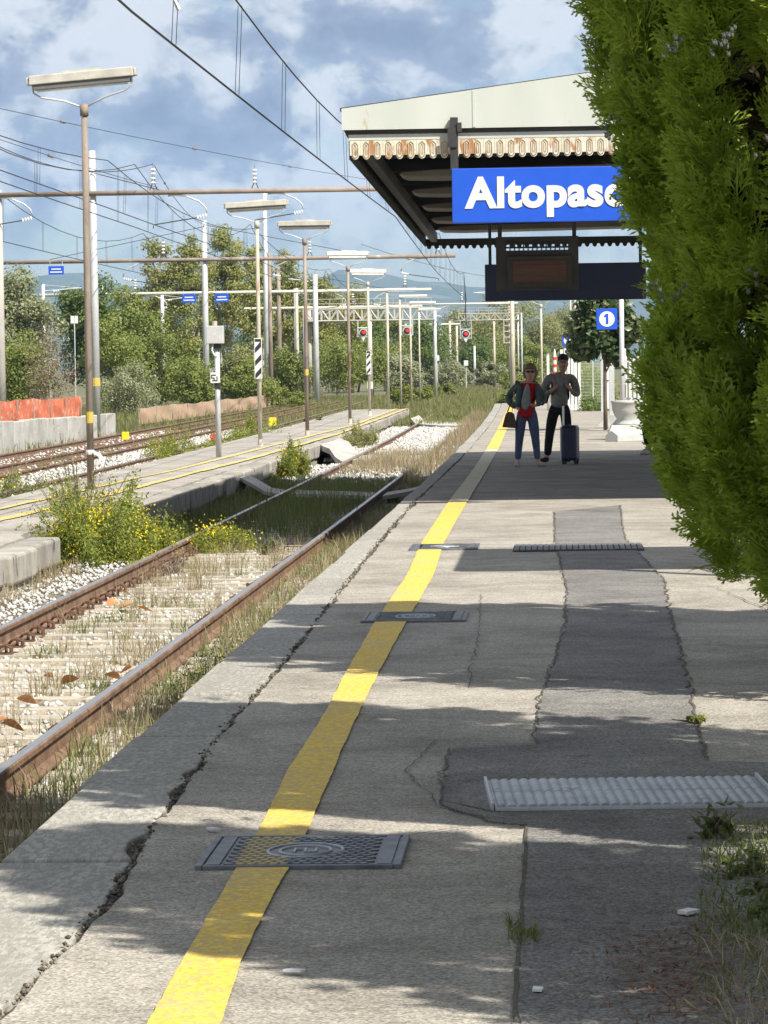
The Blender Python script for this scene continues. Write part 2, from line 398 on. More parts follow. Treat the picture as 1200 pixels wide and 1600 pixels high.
# ================================================================== THE SETTING
# ------------------------------------------------------------------ ground, hills
def grid_sheet(name, xs, ys, zf, mat):
    mb = MB(); nx = len(xs)
    for y in ys:
        for x in xs: mb.v.append((x, y, zf(x, y)))
    for j in range(len(ys) - 1):
        for i in range(nx - 1): mb.f.append((j * nx + i, j * nx + i + 1, (j + 1) * nx + i + 1, (j + 1) * nx + i))
    return mb.build(name, mat)
xs = [-9000, -3000, -1000, -400, -150, -60, -30] + list(range(-24, 12, 2)) + [16, 24, 40, 80, 200, 800, 3000, 9000]
ys = [-400, -150, -60, -20] + list(range(0, 320, 8)) + [360, 420, 520, 700, 1000, 1600, 2600, 4200, 7000, 12000]
ground = struct(grid_sheet('ground', xs, ys, lambda x, y: -0.70 + 0.03 * math.sin(x * 0.9 + y * 0.21) + 0.03 * math.sin(y * 0.37 - x * 0.5), M['ground']))

def ridge(name, y, base_h, amp, seed, x0, x1, depth):
    rnd = np.random.default_rng(seed); ph = rnd.uniform(0, 6.28, 8)
    mb = MB(); n = 160; rows = 9
    for j in range(rows):
        t = j / (rows - 1)
        for i in range(n):
            x = x0 + (x1 - x0) * i / (n - 1)
            h = base_h * (0.62 - 0.00035 * (x + 300)) + sum(amp / (k + 1) * math.sin(x * 0.0016 * (1.7 ** k) + ph[k]) for k in range(8))
            prof = math.sin(t * math.pi * 0.5) if t <= 1 else 1
            mb.v.append((x, y + t * depth, -4 + max(8.0, h) * prof + 6 * math.sin(x * 0.02 + t * 9) * t * (1 - t) * 2))
    for j in range(rows - 1):
        for i in range(n - 1): mb.f.append((j * n + i, j * n + i + 1, (j + 1) * n + i + 1, (j + 1) * n + i))
    return struct(mb.build(name, M['hill'], smooth=True))
ridge('hills', 5200, 235, 34, 3, -3600, 3600, 1200)
ridge('hills', 3600, 90, 16, 11, -3000, 3000, 700)

# ------------------------------------------------------------------ near platform
EDGE = -1.88
CRACK = [(4, -1.41), (9, -1.41), (10.8, -1.385), (12.3, -1.44), (15.5, -1.50), (20.6, -1.52), (24.2, -1.56), (33.7, -1.66), (41.4, -1.70), (60, -1.66), (141, -1.62)]
rj = np.random.default_rng(21)
platform = struct(empty('platform'))
ys = np.concatenate([np.arange(3.0, 45, 0.09), np.arange(45, 141.2, 0.6)])
mb = MB(); jl = 0.0
for y in ys:
    jl = 0.8 * jl + rj.normal(0, 0.007); b_ = bend(y)
    left = lerp_tab(CRACK, y) + jl + b_
    for x, z in ((-1.70 + b_ if y > 60 else min(left, -1.38 + b_), -0.62), (left, -0.016), (left + 0.012, 0.0), (0.0 + b_, 0.0), (9.0 + b_, 0.0), (9.0 + b_, -0.62)):
        mb.v.append((x, y, z))
n = 6
for j in range(len(ys) - 1):
    for k in range(n - 1): mb.f.append((j * n + k, j * n + k + 1, (j + 1) * n + k + 1, (j + 1) * n + k))
mb.f.append(tuple((len(ys) - 1) * n + k for k in range(n))); mb.f.append(tuple(range(n))[::-1])
mb.build('paving_surface', M['asphalt'], platform)
# soil in the joint and the wall that carries the coping
mb = MB()
path = [(bend(y), y, 0.0) for y in np.arange(3.0, 141.0, 1.0)]
mb.sweep([(-1.79, -0.72), (-1.79, -0.13), (-1.30, -0.13), (-1.30, -0.045), (-1.2, -0.045), (-1.2, -0.72)], path).build('platform_wall', M['kerb'], platform)
mb = MB(); mb.sweep([(-1.76, -0.12), (-1.76, -0.028), (-1.28, -0.028), (-1.28, -0.12)], path).build('joint_soil', M['soil'], platform)
y = 4.0
while y < 140:
    L = rj.uniform(1.7, 2.1)
    y2 = min(y + L, 140.6); g = 0.012
    dz = rj.normal(0, 0.003); poly = []
    e1 = EDGE + rj.normal(0, 0.006)
    for q in (y + g, y2 - g): poly.append((e1 + bend(q), q))
    ins = []
    k = 9
    for i in range(k + 1):
        q = y2 - g + (y + g - y2 + g) * i / k
        ins.append((lerp_tab(CRACK, q) - 0.018 + rj.normal(0, 0.009) - (0.035 if rj.random() < 0.07 else 0) + bend(q), q))
    poly = [poly[0]] + [poly[1]] + ins
    c = MB().prism(poly[::-1], -0.13, -0.004 + dz).build('coping_slab', M['coping'], platform, bevel=0.010)
    y = y2
# grit lodged in the joint
N = 2600
gy = rj.uniform(8.5, 44, N) ** 1.0
gx = np.array([lerp_tab(CRACK, v) for v in gy]) + rj.normal(-0.008, 0.013, N)
OCT = np.array([(1, 0, 0), (0, 1, 0), (-1, 0, 0), (0, -1, 0), (0, 0, 1), (0, 0, -1)], float)
OCTF = np.array([(0, 1, 4), (1, 2, 4), (2, 3, 4), (3, 0, 4), (1, 0, 5), (2, 1, 5), (3, 2, 5), (0, 3, 5)])
def stones(name, P, size, mat, parent=None, flat=0.7, seed=1):
    r = np.random.default_rng(seed); n = len(P)
    s = np.asarray(size) * np.ones(n)
    V = OCT[None] * (s[:, None, None] * r.uniform(0.6, 1.15, (n, 6, 3)))
    V[:, :, 2] *= flat
    a = r.uniform(0, 6.28, n); ca, sa = np.cos(a), np.sin(a)
    ti = r.normal(0, 0.45, n); ct, st = np.cos(ti), np.sin(ti)
    x = V[:, :, 0] * ca[:, None] - V[:, :, 1] * sa[:, None]; yy = V[:, :, 0] * sa[:, None] + V[:, :, 1] * ca[:, None]; z = V[:, :, 2]
    y2 = yy * ct[:, None] - z * st[:, None]; z2 = yy * st[:, None] + z * ct[:, None]
    V = np.stack([x, y2, z2], 2) + np.asarray(P)[:, None, :]
    F = OCTF[None] + (np.arange(n) * 6)[:, None, None]
    return mesh_np(name, V.reshape(-1, 3), F.reshape(-1, 3), mat, parent)
M['grit'] = worn('joint_grit', (0.10, 0.085, 0.06), (0.26, 0.23, 0.18), 30.0, 1.0, island=0.6)
stuff(stones('joint_grit', np.stack([gx, gy, rj.uniform(-0.028, 0.004, N)], 1), rj.uniform(0.004, 0.014, N), M['grit'], platform, seed=2))

def jag(pts, step=0.12, amp=0.012, seed=0):
    r = np.random.default_rng(seed); o = []
    for (a, b) in zip(pts, pts[1:]):
        L = math.hypot(b[0] - a[0], b[1] - a[1]); k = max(1, int(L / step))
        for i in range(k):
            t = i / k; o.append((a[0] + (b[0] - a[0]) * t + r.normal(0, amp), a[1] + (b[1] - a[1]) * t + r.normal(0, amp * 0.7)))
    o.append(pts[-1]); return o
def sheet(name, poly, z, mat, parent, thick=0.006):
    me = MB(); me.prism(poly, z - thick - 0.004, z)
    bm = bmesh.new(); m_ = me.mesh(name, mat); bm.from_mesh(m_)
    bmesh.ops.triangulate(bm, faces=[f for f in bm.faces if len(f.verts) > 4]); bm.to_mesh(m_); bm.free()
    return link(bpy.data.objects.new(name, m_), parent)
PL = [(-0.13, 4.0), (-0.13, 8.64), (-0.13, 10.73), (-0.13, 12.34), (-0.27, 12.47), (-0.45, 12.89), (-0.48, 13.83), (-0.47, 14.82), (-0.12, 14.96), (-0.12, 16.48), (-0.06, 18.71), (0.01, 21.39), (0.04, 25.31), (-0.05, 31.57), (-0.07, 38.3)]
PR = [(0.67, 39.79), (0.58, 32.57), (0.66, 29.54), (0.75, 26.3), (0.69, 22.65), (0.65, 18.83), (0.61, 16.41), (0.58, 14.3), (1.6, 13.9), (4.5, 13.6), (4.5, 4.0)]
pl = jag(PL, 0.16, 0.008, 5); pr = jag(PR, 0.16, 0.009, 6)
sheet('asphalt_patch', (pl + pr)[::-1], 0.006, M['patch'], platform)
M['crackdark'] = worn('crack_fill', (0.05, 0.045, 0.035), (0.11, 0.09, 0.065), 20.0, 1.0)
def crack(pts, w, seed, wob=0.02):
    p = jag(pts, 0.11, wob * 0.55, seed); r = np.random.default_rng(seed)
    lft = []; rgt = []; wv = 1.0
    for i, (x, y) in enumerate(p):
        a = p[max(0, i - 1)]; b = p[min(len(p) - 1, i + 1)]
        d = Vector((b[0] - a[0], b[1] - a[1])).normalized(); wv = 0.75 * wv + 0.25 * r.uniform(0.1, 1.8); ww = w * 0.5 * wv * (0.2 if i in (0, len(p) - 1) else 1)
        lft.append((x - d.y * ww, y + d.x * ww)); rgt.append((x + d.y * ww, y - d.x * ww))
    mb = MB()
    for i in range(len(p) - 1):
        b = len(mb.v)
        mb.v += [(*lft[i], 0.0095), (*rgt[i], 0.0095), (*rgt[i + 1], 0.0095), (*lft[i + 1], 0.0095)]; mb.f.append((b, b + 1, b + 2, b + 3))
    mb.build('crack', M['crackdark'], platform)
crack(PL[1:4], 0.011, 1, 0.003); crack(PL[3:9], 0.010, 2, 0.02); crack(PL[8:15], 0.009, 3, 0.016)
crack(PR[0:8], 0.010, 4, 0.018); crack([(-0.13, 12.34), (-0.36, 12.3), (-0.53, 12.08)], 0.006, 5)
crack([(-0.69, 12.91), (-0.45, 13.02), (-0.26, 12.72), (0.1, 12.66)], 0.008, 6); crack([(-0.46, 17.6), (-0.47, 18.2), (-0.49, 20.25), (-0.51, 22.0), (-0.56, 24.7)], 0.005, 7)
crack([(-1.5, 20.6), (-1.2, 20.75), (-0.8, 20.7)], 0.006, 8); crack([(-1.75, 41.2), (-1.2, 41.4), (-0.6, 41.2)], 0.012, 9)
crack([(-0.45, 12.9), (-0.62, 14.0), (-0.55, 15.2)], 0.004, 10); crack([(0.75, 26.3), (1.1, 25.2), (1.3, 23.0), (1.5, 20.0)], 0.006, 12)
crack([(-0.9, 27.5), (-0.3, 27.2), (0.02, 27.0)], 0.004, 13); crack([(-1.6, 33.5), (-1.0, 33.9), (-0.05, 33.6)], 0.005, 14)

YL = [(6.0, -1.02, -0.83), (8.67, -1.03, -0.85), (9.6, -1.04, -0.88), (10.77, -1.05, -0.89), (12.09, -1.06, -0.885), (14.2, -1.10, -0.92), (15.98, -1.10, -0.94), (18.25, -1.13, -0.96), (21.5, -1.165, -0.97), (27.0, -1.18, -0.97), (31.8, -1.25, -1.05), (40.3, -1.30, -1.08), (51.9, -1.31, -1.10), (67.4, -1.37, -1.15), (96.0, -1.57, -1.33), (140.7, -1.94, -1.71)]
def line_strip(name, y0, y1, tab, mat, parent, z, seed, amp=0.0013, step=0.08):
    r = np.random.default_rng(seed); mb = MB(); a = b = 0.0
    yy = list(np.arange(y0, y1, step)) + [y1]
    for y in yy:
        a = 0.8 * a + r.normal(0, amp); b = 0.8 * b + r.normal(0, amp)
        mb.v += [(lerp_tab([(t[0], t[1]) for t in tab], y) + a, y, z), (lerp_tab([(t[0], t[2]) for t in tab], y) + b, y, z)]
    for i in range(len(yy) - 1): mb.f.append((2 * i, 2 * i + 1, 2 * i + 3, 2 * i + 2))
    return mb.build(name, mat, parent)
line_strip('yellow_line', 4.0, 11.32, YL, M['yline'], platform, 0.010, 1)
line_strip('yellow_line', 12.06, 41.2, YL, M['yline'], platform, 0.010, 2)
line_strip('yellow_line', 66.0, 140.7, YL, M['yline'], platform, 0.010, 3, step=0.4)
o = line_strip('worn_line', 41.25, 65.9, YL, M['wline'], platform, 0.010, 4, step=0.2)

# ------------------------------------------------------------------ track bed and tracks
mb = MB()
ys_ = list(np.arange(4, 130, 2.0))
for y in ys_: mb.v += [(-5.15 + bend(y), y, -0.55), (-1.8 + bend(y), y, -0.55)]
for i in range(len(ys_) - 1): mb.f.append((2 * i, 2 * i + 1, 2 * i + 3, 2 * i + 2))
struct(mb.build('track_bed', M['ballast_bed']))
mb = MB()
ys_ = list(np.arange(30, 150, 2.0))
for y in ys_: mb.v += [(-14.0 + bend(y), y, -0.60), (-7.5 + bend(y), y, -0.60)]
for i in range(len(ys_) - 1): mb.f.append((2 * i, 2 * i + 1, 2 * i + 3, 2 * i + 2))
struct(mb.build('track_bed', M['ballast_bed']))

RAILP = [(-0.065, -0.155), (0.065, -0.155), (0.065, -0.142), (0.012, -0.122), (0.010, -0.045), (0.034, -0.034), (0.035, -0.007), (0.029, -0.0005), (-0.029, -0.0005), (-0.035, -0.007), (-0.034, -0.034), (-0.010, -0.045), (-0.012, -0.122), (-0.065, -0.142)]
HEADP = [(-0.028, -0.004), (0.028, -0.004), (0.026, 0.0008), (-0.026, 0.0008)]
def rail(parent, x, z, y0, y1, shiny=True):
    path = [(x + bend(y), y, z) for y in np.arange(y0, y1 + 0.1, 3.0)]
    r = MB().sweep(RAILP, path).build('rail', M['rail_rust'], parent)
    if shiny: MB().sweep(HEADP, path).build('running_surface', M['rail_top'], r)
    return r
SLEEP = MB().box((0, 0, 0), (2.3, 0.24, 0.16), taper=0.96).mesh('sleeper', M['sleeper'])
cb = MB()
cb.box((0, 0, 0.0), (0.13, 0.10, 0.022))
for dy in (-0.03, 0.03):
    cb.tube([(0.05, dy, 0.0), (0.055, dy * 1.3, 0.045), (0.02, dy * 1.5, 0.065), (-0.025, dy * 1.2, 0.055), (-0.05, dy * 0.6, 0.03)], 0.011, 5)
cb.tube([(0.015, 0, 0.0), (0.015, 0, 0.075)], 0.013, 6)
CLIP = cb.mesh('rail_clip', M['clip'])
track = tag(empty('railway_track', (-3.55, 15.0, -0.36)), 'near railway track with rust brown rails on pale concrete sleepers beside the platform', 'railway track')
track.location = (0, 0, 0)
rail(track, -4.31, -0.36, 6, 141); rail(track, -2.79, -0.36, 6, 118)
rs = np.random.default_rng(4)
y = 15.0
while y < 118:
    s = put(SLEEP, 'sleeper', (-3.55 + bend(y) + rs.normal(0, 0.01), y, -0.595 + rs.normal(0, 0.004)), track, rs.normal(0, 0.006))
    if 17 < y < 44:
        for xx, rz in ((-4.31 + 0.115, 0), (-4.31 - 0.115, math.pi), (-2.79 - 0.115, math.pi)):
            c = bpy.data.objects.new('rail_clip', CLIP); c.location = (xx + 3.55, 0, 0.083); c.rotation_euler = (0, 0, rz); link(c, s)
    y += 0.6
SLEEP2 = MB().box((0, 0, 0), (2.4, 0.24, 0.16)).mesh('sleeper', M['rail_rust'])
def side_track(x0, z, y0, y1, label, shiny):
    t = tag(empty('railway_track', (0, 0, 0)), label, 'railway track')
    rail(t, x0, z, y0, y1, shiny); rail(t, x0 - 1.5, z, y0, y1, False)
    y = y0 + 1
    while y < min(y1, 122):
        put(SLEEP2, 'sleeper', (x0 - 0.75 + bend(y), y, z - 0.225), t); y += 0.62
    return t
side_track(-9.2, -0.41, 44, 200, 'second railway track behind the island platform, its near rail bright', True)
side_track(-11.55, -0.38, 58, 190, 'rusty siding track in front of the orange netting', False)

# ballast stones
rb = np.random.default_rng(8)
P = []
N = 17000
yy = 17 + (46 - 17) * rb.random(N) ** 1.25; xx = rb.uniform(-5.2, -1.95, N)
ok = (np.abs(((yy - 15.0 + 0.3) % 0.6) - 0.3) > 0.13) | (np.abs(xx + 3.55) > 1.17)
near_rail = (np.abs(xx + 4.31) < 0.08) | (np.abs(xx + 2.79) < 0.08)
hollow = (rb.random(N) < 0.35) & (np.abs(xx + 3.55) < 1.1)
sel = ok & ~near_rail & ~hollow
zz = np.where(xx < -4.5, -0.52 + 0.05 * rb.random(N), -0.545 + 0.02 * rb.random(N))
Pn = np.stack([xx, yy, zz], 1)[sel]
stuff(stones('ballast_gravel', Pn, rb.uniform(0.018, 0.04, len(Pn)), M['ballast'], None, 0.75, 3), 'white ballast stones lying around the near track', 'gravel')
N = 15000
yy = rb.uniform(64, 116, N); xx = rb.uniform(-5.1, -2.2, N); 
ok = ~((np.abs(xx + 4.31) < 0.1) | (np.abs(xx + 2.79) < 0.1)) & ~((yy > 73.5) & (yy < 78))
Pn = np.stack([xx + np.array([bend(v) for v in yy]), yy, -0.50 + 0.06 * rb.random(N)], 1)[ok]
stuff(stones('ballast_gravel', Pn, rb.uniform(0.03, 0.065, len(Pn)), M['ballast'], None, 0.8, 4), 'bright white ballast on the track beyond the shaded stretch', 'gravel')
N = 12000
yy = rb.uniform(52, 118, N); xx = np.where(rb.random(N) < 0.75, rb.uniform(-10.6, -8.6, N), rb.uniform(-13.2, -8.2, N))
Pn = np.stack([xx + np.array([bend(v) for v in yy]), yy, -0.56 + 0.06 * rb.random(N)], 1)
stuff(stones('ballast_gravel', Pn, rb.uniform(0.03, 0.07, len(Pn)), M['ballast'], None, 0.8, 5), 'white ballast along the second track behind the island platform', 'gravel')

# ------------------------------------------------------------------ island platform
IZ = -0.13
island = struct(empty('island_platform'))
mb = MB(); ri = np.random.default_rng(31)
ys_ = np.concatenate([np.arange(26, 70, 0.5), np.arange(70, 137.3, 1.0)])
for y in ys_:
    b_ = bend(y); lip = -5.55 + ri.normal(0, 0.02) - (0.12 if 36.6 < y < 43 else 0)
    mb.v += [(-7.6 + b_, y, -0.75), (-7.6 + b_, y, IZ - 0.02), (-7.55 + b_, y, IZ), (-6.4 + b_, y, IZ + 0.015), (lip + b_, y, IZ + 0.004), (lip + b_, y, -0.75)]
for j in range(len(ys_) - 1):
    for k in range(5): mb.f.append((j * 6 + k, j * 6 + k + 1, (j + 1) * 6 + k + 1, (j + 1) * 6 + k))
mb.f.append(tuple((len(ys_) - 1) * 6 + k for k in range(6)))
mb.build('island_surface', M['islandtop'], island)
y = 26.0
while y < 137:
    L = ri.uniform(1.6, 2.0); y2 = min(y + L, 137.2)
    if not (y2 > 36.9 and y < 42.8):
        g = 0.01; x1 = -5.2 + ri.normal(0, 0.02)
        p1 = [(x1 + bend(y), y + g), (x1 + bend(y2), y2 - g), (-5.545 + bend(y2), y2 - g), (-5.545 + bend(y), y + g)]
        k = MB().prism(p1[::-1], -0.42 + ri.normal(0, 0.008), IZ - 0.004 + ri.normal(0, 0.006)).build('kerb_block', M['kerb'], island, bevel=0.03)
        x2 = x1 - 0.05
        p2 = [(x2 + bend(y), y + g), (x2 + bend(y2), y2 - g), (-5.545 + bend(y2), y2 - g), (-5.545 + bend(y), y + g)]
        MB().prism(p2[::-1], -0.75, -0.435).build('foundation_block', M['kerb'], island)
    y = y2
    if 35.0 < y < 36.6 : y2 = y
A_ = [(26, -7.3, -7.15), (43.9, -7.02, -6.9), (51.4, -6.82, -6.70), (60.6, -6.50, -6.38), (72.7, -6.34, -6.22), (101.5, -5.95, -5.82), (137, -6.35, -6.2)]
B_ = [(26, -6.85, -6.68), (40.6, -6.53, -6.37), (47.2, -6.28, -6.12), (58.9, -6.02, -5.88), (66.6, -5.84, -5.69), (87.9, -5.62, -5.48), (137, -5.95, -5.8)]
line_strip('yellow_line', 27, 136.6, A_, M['yline2'], island, IZ + 0.024, 11, 0.008, 0.25)
line_strip('yellow_line', 27, 136.6, B_, M['yline2'], island, IZ + 0.026, 12, 0.008, 0.25)

# foot crossings over the near track
def crossing(label, segs):
    t = tag(empty('foot_crossing'), label, 'crossing')
    for pts, width, thick in segs:
        mb = MB()
        for (x, y, z) in pts:
            mb.v += [(x, y - width / 2, z), (x, y + width / 2, z), (x, y + width / 2, z - thick), (x, y - width / 2, z - thick)]
        for i in range(len(pts) - 1):
            for k in range(4): mb.f.append((4 * i + k, 4 * i + (k + 1) % 4, 4 * i + 4 + (k + 1) % 4, 4 * i + 4 + k))
        mb.f.append((0, 1, 2, 3)); e = 4 * (len(pts) - 1); mb.f.append((e + 3, e + 2, e + 1, e))
        mb.build('slab', M['crossing'], t)
    return t
crossing('narrow grey concrete strip curving across the shaded stretch of track', [
    ([(-5.35, 59.0, -0.17), (-5.05, 58.2, -0.26), (-4.7, 57.0, -0.37), (-4.39, 56.2, -0.385)], 1.5, 0.06),
    ([(-4.22, 56.0, -0.375), (-3.6, 55.2, -0.37), (-2.87, 54.6, -0.375)], 1.5, 0.06),
    ([(-2.70, 54.6, -0.38), (-2.3, 55.0, -0.33), (-1.98, 55.6, -0.25)], 1.5, 0.06)])
crossing('wide sunlit concrete ramp and slab across the track beyond the canopy shadow', [
    ([(-5.3, 82.0, -0.15), (-5.0, 80.5, -0.2), (-4.75, 78.5, -0.33), (-4.5, 76.8, -0.385)], 7.0, 0.12),
    ([(-4.33, 76.0, -0.375), (-3.6, 75.5, -0.37), (-2.98, 75.2, -0.38)], 4.0, 0.1)])
crossing('farthest concrete slab across the track, where the grass takes over', [
    ([(-5.0, 123.0, -0.22), (-4.75, 121.0, -0.37), (-3.9, 117.5, -0.37), (-3.1, 117.0, -0.39)], 7.0, 0.1)])

# ================================================================== PLATFORM FURNITURE
# ------------------------------------------------------------------ manhole covers, ribbed plate
def covermat():
    m, t, b = newmat('cover_iron_with_paint')
    v = pos(t); n = noise(t, v, 12.0, 5.0)
    c = ramp(t, n.outputs['Fac'], [(0.3, (0.10, 0.105, 0.12)), (0.7, (0.22, 0.225, 0.24))]).outputs[0]
    s = t.nodes.new('ShaderNodeSeparateXYZ'); t.links.new(v, s.inputs[0])
    a = t.nodes.new('ShaderNodeMath'); a.operation = 'ADD'; a.inputs[1].default_value = 0.985; t.links.new(s.outputs['X'], a.inputs[0])
    ab = t.nodes.new('ShaderNodeMath'); ab.operation = 'ABSOLUTE'; t.links.new(a.outputs[0], ab.inputs[0])
    n2 = noise(t, v, 25.0, 4.0)
    ad = t.nodes.new('ShaderNodeMath'); ad.operation = 'MULTIPLY_ADD'; ad.inputs[1].default_value = 0.05; t.links.new(n2.outputs['Fac'], ad.inputs[0]); t.links.new(ab.outputs[0], ad.inputs[2])
    f = ramp(t, ad.outputs[0], [(0.095, (0.8, 0.8, 0.8)), (0.118, (0, 0, 0))]).outputs[0]
    c = mixc(t, f, c, (0.50, 0.40, 0.17))
    t.links.new(c, b.inputs['Base Color']); b.inputs['Roughness'].default_value = 0.5; b.inputs['Metallic'].default_value = 0.3
    return m
M['coverpaint'] = covermat()
def manhole(x0, x1, y0, y1, label, mat):
    cx, cy = (x0 + x1) / 2, (y0 + y1) / 2
    t = tag(empty('manhole_cover', (cx, cy, 0)), label, 'manhole cover', 'cast iron covers along the yellow line')
    w, d = x1 - x0, y1 - y0
    fr = MB()
    for sx in (-1, 1): fr.box((sx * (w / 2 - 0.012), 0, 0.006), (0.024, d, 0.022))
    for sy in (-1, 1): fr.box((0, sy * (d / 2 - 0.010), 0.0055), (w - 0.049, 0.02, 0.021))
    fr.build('frame', M['iron'], t, bevel=0.004)
    MB().box((0, 0, 0.0), (w - 0.05, d - 0.042, 0.02)).build('plate', M['iron'], t)
    for sx in (-1, 1): MB().box((sx * (w / 2 - 0.055), 0, 0.008), (0.045, d - 0.06, 0.016)).build('side_bar', M['iron'], t)
    tr = MB(); nx, ny = 13, 15
    for j in range(ny):
        for i in range(nx):
            x = -w / 2 + 0.115 + (w - 0.23) * (i + (0.25 if j % 2 else -0.25)) / (nx - 1); y = -d / 2 + 0.055 + (d - 0.11) * j / (ny - 1)
            if (x / 0.13) ** 2 + (y / 0.17) ** 2 < 1 or abs(x) > w / 2 - 0.105: continue
            l, q = 0.017, 0.013
            tr.prism([(x - l, y), (x - l * 0.4, y - q), (x + l * 0.4, y - q), (x + l, y), (x + l * 0.4, y + q), (x - l * 0.4, y + q)], 0.0102, 0.0155)
    stuff(tr.build('tread_pattern', mat, t))
    em = MB()
    for a_, b_ in ((0.125, 0.165), (0.085, 0.11)):
        em.tube([(a_ * math.cos(q), b_ * math.sin(q), 0.012) for q in np.linspace(0, 2 * math.pi, 33)], 0.006, 5, cap=False)
    for dx in (-0.035, 0.0, 0.035): em.box((dx, 0, 0.013), (0.008, 0.08, 0.008))
    em.box((-0.018, 0.03, 0.013), (0.027, 0.012, 0.008)); em.box((0.018, -0.03, 0.013), (0.027, 0.012, 0.008))
    em.build('emblem', M['ribmetal'], t)
    return t
manhole(-1.19, -0.525, 11.32, 12.05, 'nearest cast iron manhole cover, with a worn yellow stripe painted across it', M['coverpaint'])
manhole(-1.26, -0.60, 22.15, 22.95, 'second iron manhole cover from the camera, under the sunlit yellow line', M['iron'])
manhole(-1.32, -0.72, 30.7, 31.55, 'small far iron manhole cover level with the crisp shadow band', M['iron'])
t = tag(empty('drain_grating', (0.15, 30.75, 0)), 'long narrow steel drain grating set in the shaded strip of platform', 'grating')
MB().box((0, 0, 0.004), (1.12, 0.95, 0.014)).build('bed', M['soil'], t)
for k in range(22): MB().box((-0.53 + 1.06 * k / 21, 0, 0.013), (0.040, 0.94, 0.016)).build('bar', M['iron'], t)

t = tag(empty('ribbed_plate', (0.24, 13.19, 0.0), R(3)), 'silver ribbed metal plate lying across the platform near the shrub', 'metal plate')
MB().box((0, 0, 0.012), (1.02, 0.82, 0.012)).build('base_sheet', M['ribmetal'], t)
rbm = MB()
rp = [(0.0165 * math.cos(a), 0.0075 * math.sin(a)) for a in np.linspace(0, math.pi, 7)]
rbm.prism_y(rp, -0.195, 0.195); RIB = rbm.mesh('rib', M['ribmetal'], smooth=False)
for row in (-0.202, 0.202):
    for k in range(27): put(RIB, 'rib', (-0.485 + 0.97 * k / 26, row, 0.018), t)
for sx in (-1, 1): MB().box((sx * 0.52, 0, 0.02), (0.010, 0.84, 0.026)).build('edge_strip', M['galv'], t)
MB().box((0, -0.425, 0.006), (1.02, 0.012, 0.022)).build('front_lip', M['galv'], t)

# ------------------------------------------------------------------ platform lamps
def lamp_double(x, y, z, h, label, tilt=0.0, pole='rustpole', base_band=None, L=1.38, rz=0.0, group='lamps along the island platform', head='alu'):
    t = tag(empty('platform_lamp', (x, y, z)), label, 'street lamp', group)
    r0 = 0.047
    MB().tube([(0, 0, 0), (0, 0, h * 0.55), (0, 0, h)], [r0, r0 * 0.96, r0 * 0.84], 12).build('pole', M[pole], t, smooth=True)
    MB().tube([(0, 0, h - 0.16), (0, 0, h - 0.01)], 0.056, 12).build('pole_cap', M[pole], t, smooth=True)
    MB().lathe((0, 0, 0), [(0.085, 0.0), (0.085, 0.012), (0.06, 0.03), (0.055, 0.16)], 12).build('base_sleeve', M['beigepole'], t)
    if base_band: MB().lathe((0, 0, base_band), [(r0 + 0.004, 0), (r0 + 0.004, 0.15)], 12).build('painted_band', M['bandyellow'], t)
    hd = empty('lamp_head', (0, 0, h), rz, t); hd.rotation_euler = (0, tilt, rz)
    for s in (-1, 1):
        MB().tube([(0.03 * s, 0, -0.04), (0.26 * s, 0, 0.06), (L * 0.40 * s, 0, 0.13), (L * 0.47 * s, 0, 0.20), (L * 0.475 * s, 0, 0.34), (L * 0.45 * s, 0, 0.41), (L * 0.42 * s, 0, 0.41)], 0.014, 6).build('bracket_arm', M['galv'], hd, smooth=True)
    MB().prism_y([(-L / 2, 0.30), (L / 2, 0.30), (L / 2 - 0.01, 0.42), (-L / 2 + 0.01, 0.42)], -0.10, 0.10).build('housing', M[head], hd, bevel=0.012)
    MB().prism_y([(-L / 2 + 0.06, 0.235), (L / 2 - 0.06, 0.235), (L / 2 - 0.04, 0.299), (-L / 2 + 0.04, 0.299)], -0.075, 0.075).build('reflector', M['lampdark' if head == 'alu' else 'tube'], hd)
    MB().tube([(-L / 2 + 0.09, -0.02, 0.222), (L / 2 - 0.09, -0.02, 0.222)], 0.019, 8).build('tube_light', M['tube'], hd, smooth=True)
    for s in (-1, 1): MB().box((s * (L / 2 + 0.018), 0, 0.355), (0.035, 0.15, 0.10)).build('end_cap', M['alu'], hd, bevel=0.008)
    MB().box((0.02, 0, 0.437), (L * 0.36, 0.06, 0.03)).build('top_rail', M['alu'], hd)
    return t
l1 = lamp_double(-6.15, 46.3, IZ, 5.20, 'nearest platform lamp, tall rust brown pole with a broad white fluorescent head', -0.075, 'rustpole', 1.03)
# rag and cable tied to the first pole
cl = MB(); 
cl.lathe((0, 0, 0.62), [(0.056, 0), (0.062, 0.03), (0.055, 0.06)], 10)
cl.prism_y([(0.03, 0.65), (0.10, 0.60), (0.16, 0.53), (0.19, 0.49), (0.22, 0.54), (0.13, 0.64), (0.06, 0.67)], -0.06, -0.045)
rag = tag(cl.build('rag', M['white'], None, loc=(-6.15, 46.3, IZ)), 'white rag knotted round the nearest rust brown lamp pole', 'rag')
lamp_double(-6.47, 76.6, IZ, 4.88, 'second platform lamp with a beige pole carrying a striped board', -0.045, 'beigepole', L=1.34)
lamp_double(-6.13, 86.2, IZ, 4.83, 'third platform lamp with a dull brown pole and unlit grey head', 0.0, 'rustpole', 1.5, L=1.28)
lamp_double(-6.13, 103.9, IZ, 4.64, 'fourth platform lamp with brown pole and bright white head', 0.01, 'rustpole', L=1.2, head='tube')
lamp_double(-6.41, 120.0, IZ, 4.54, 'fifth platform lamp, its pale pole carrying a small striped board', 0.02, 'beigepole', L=1.2, head='tube')
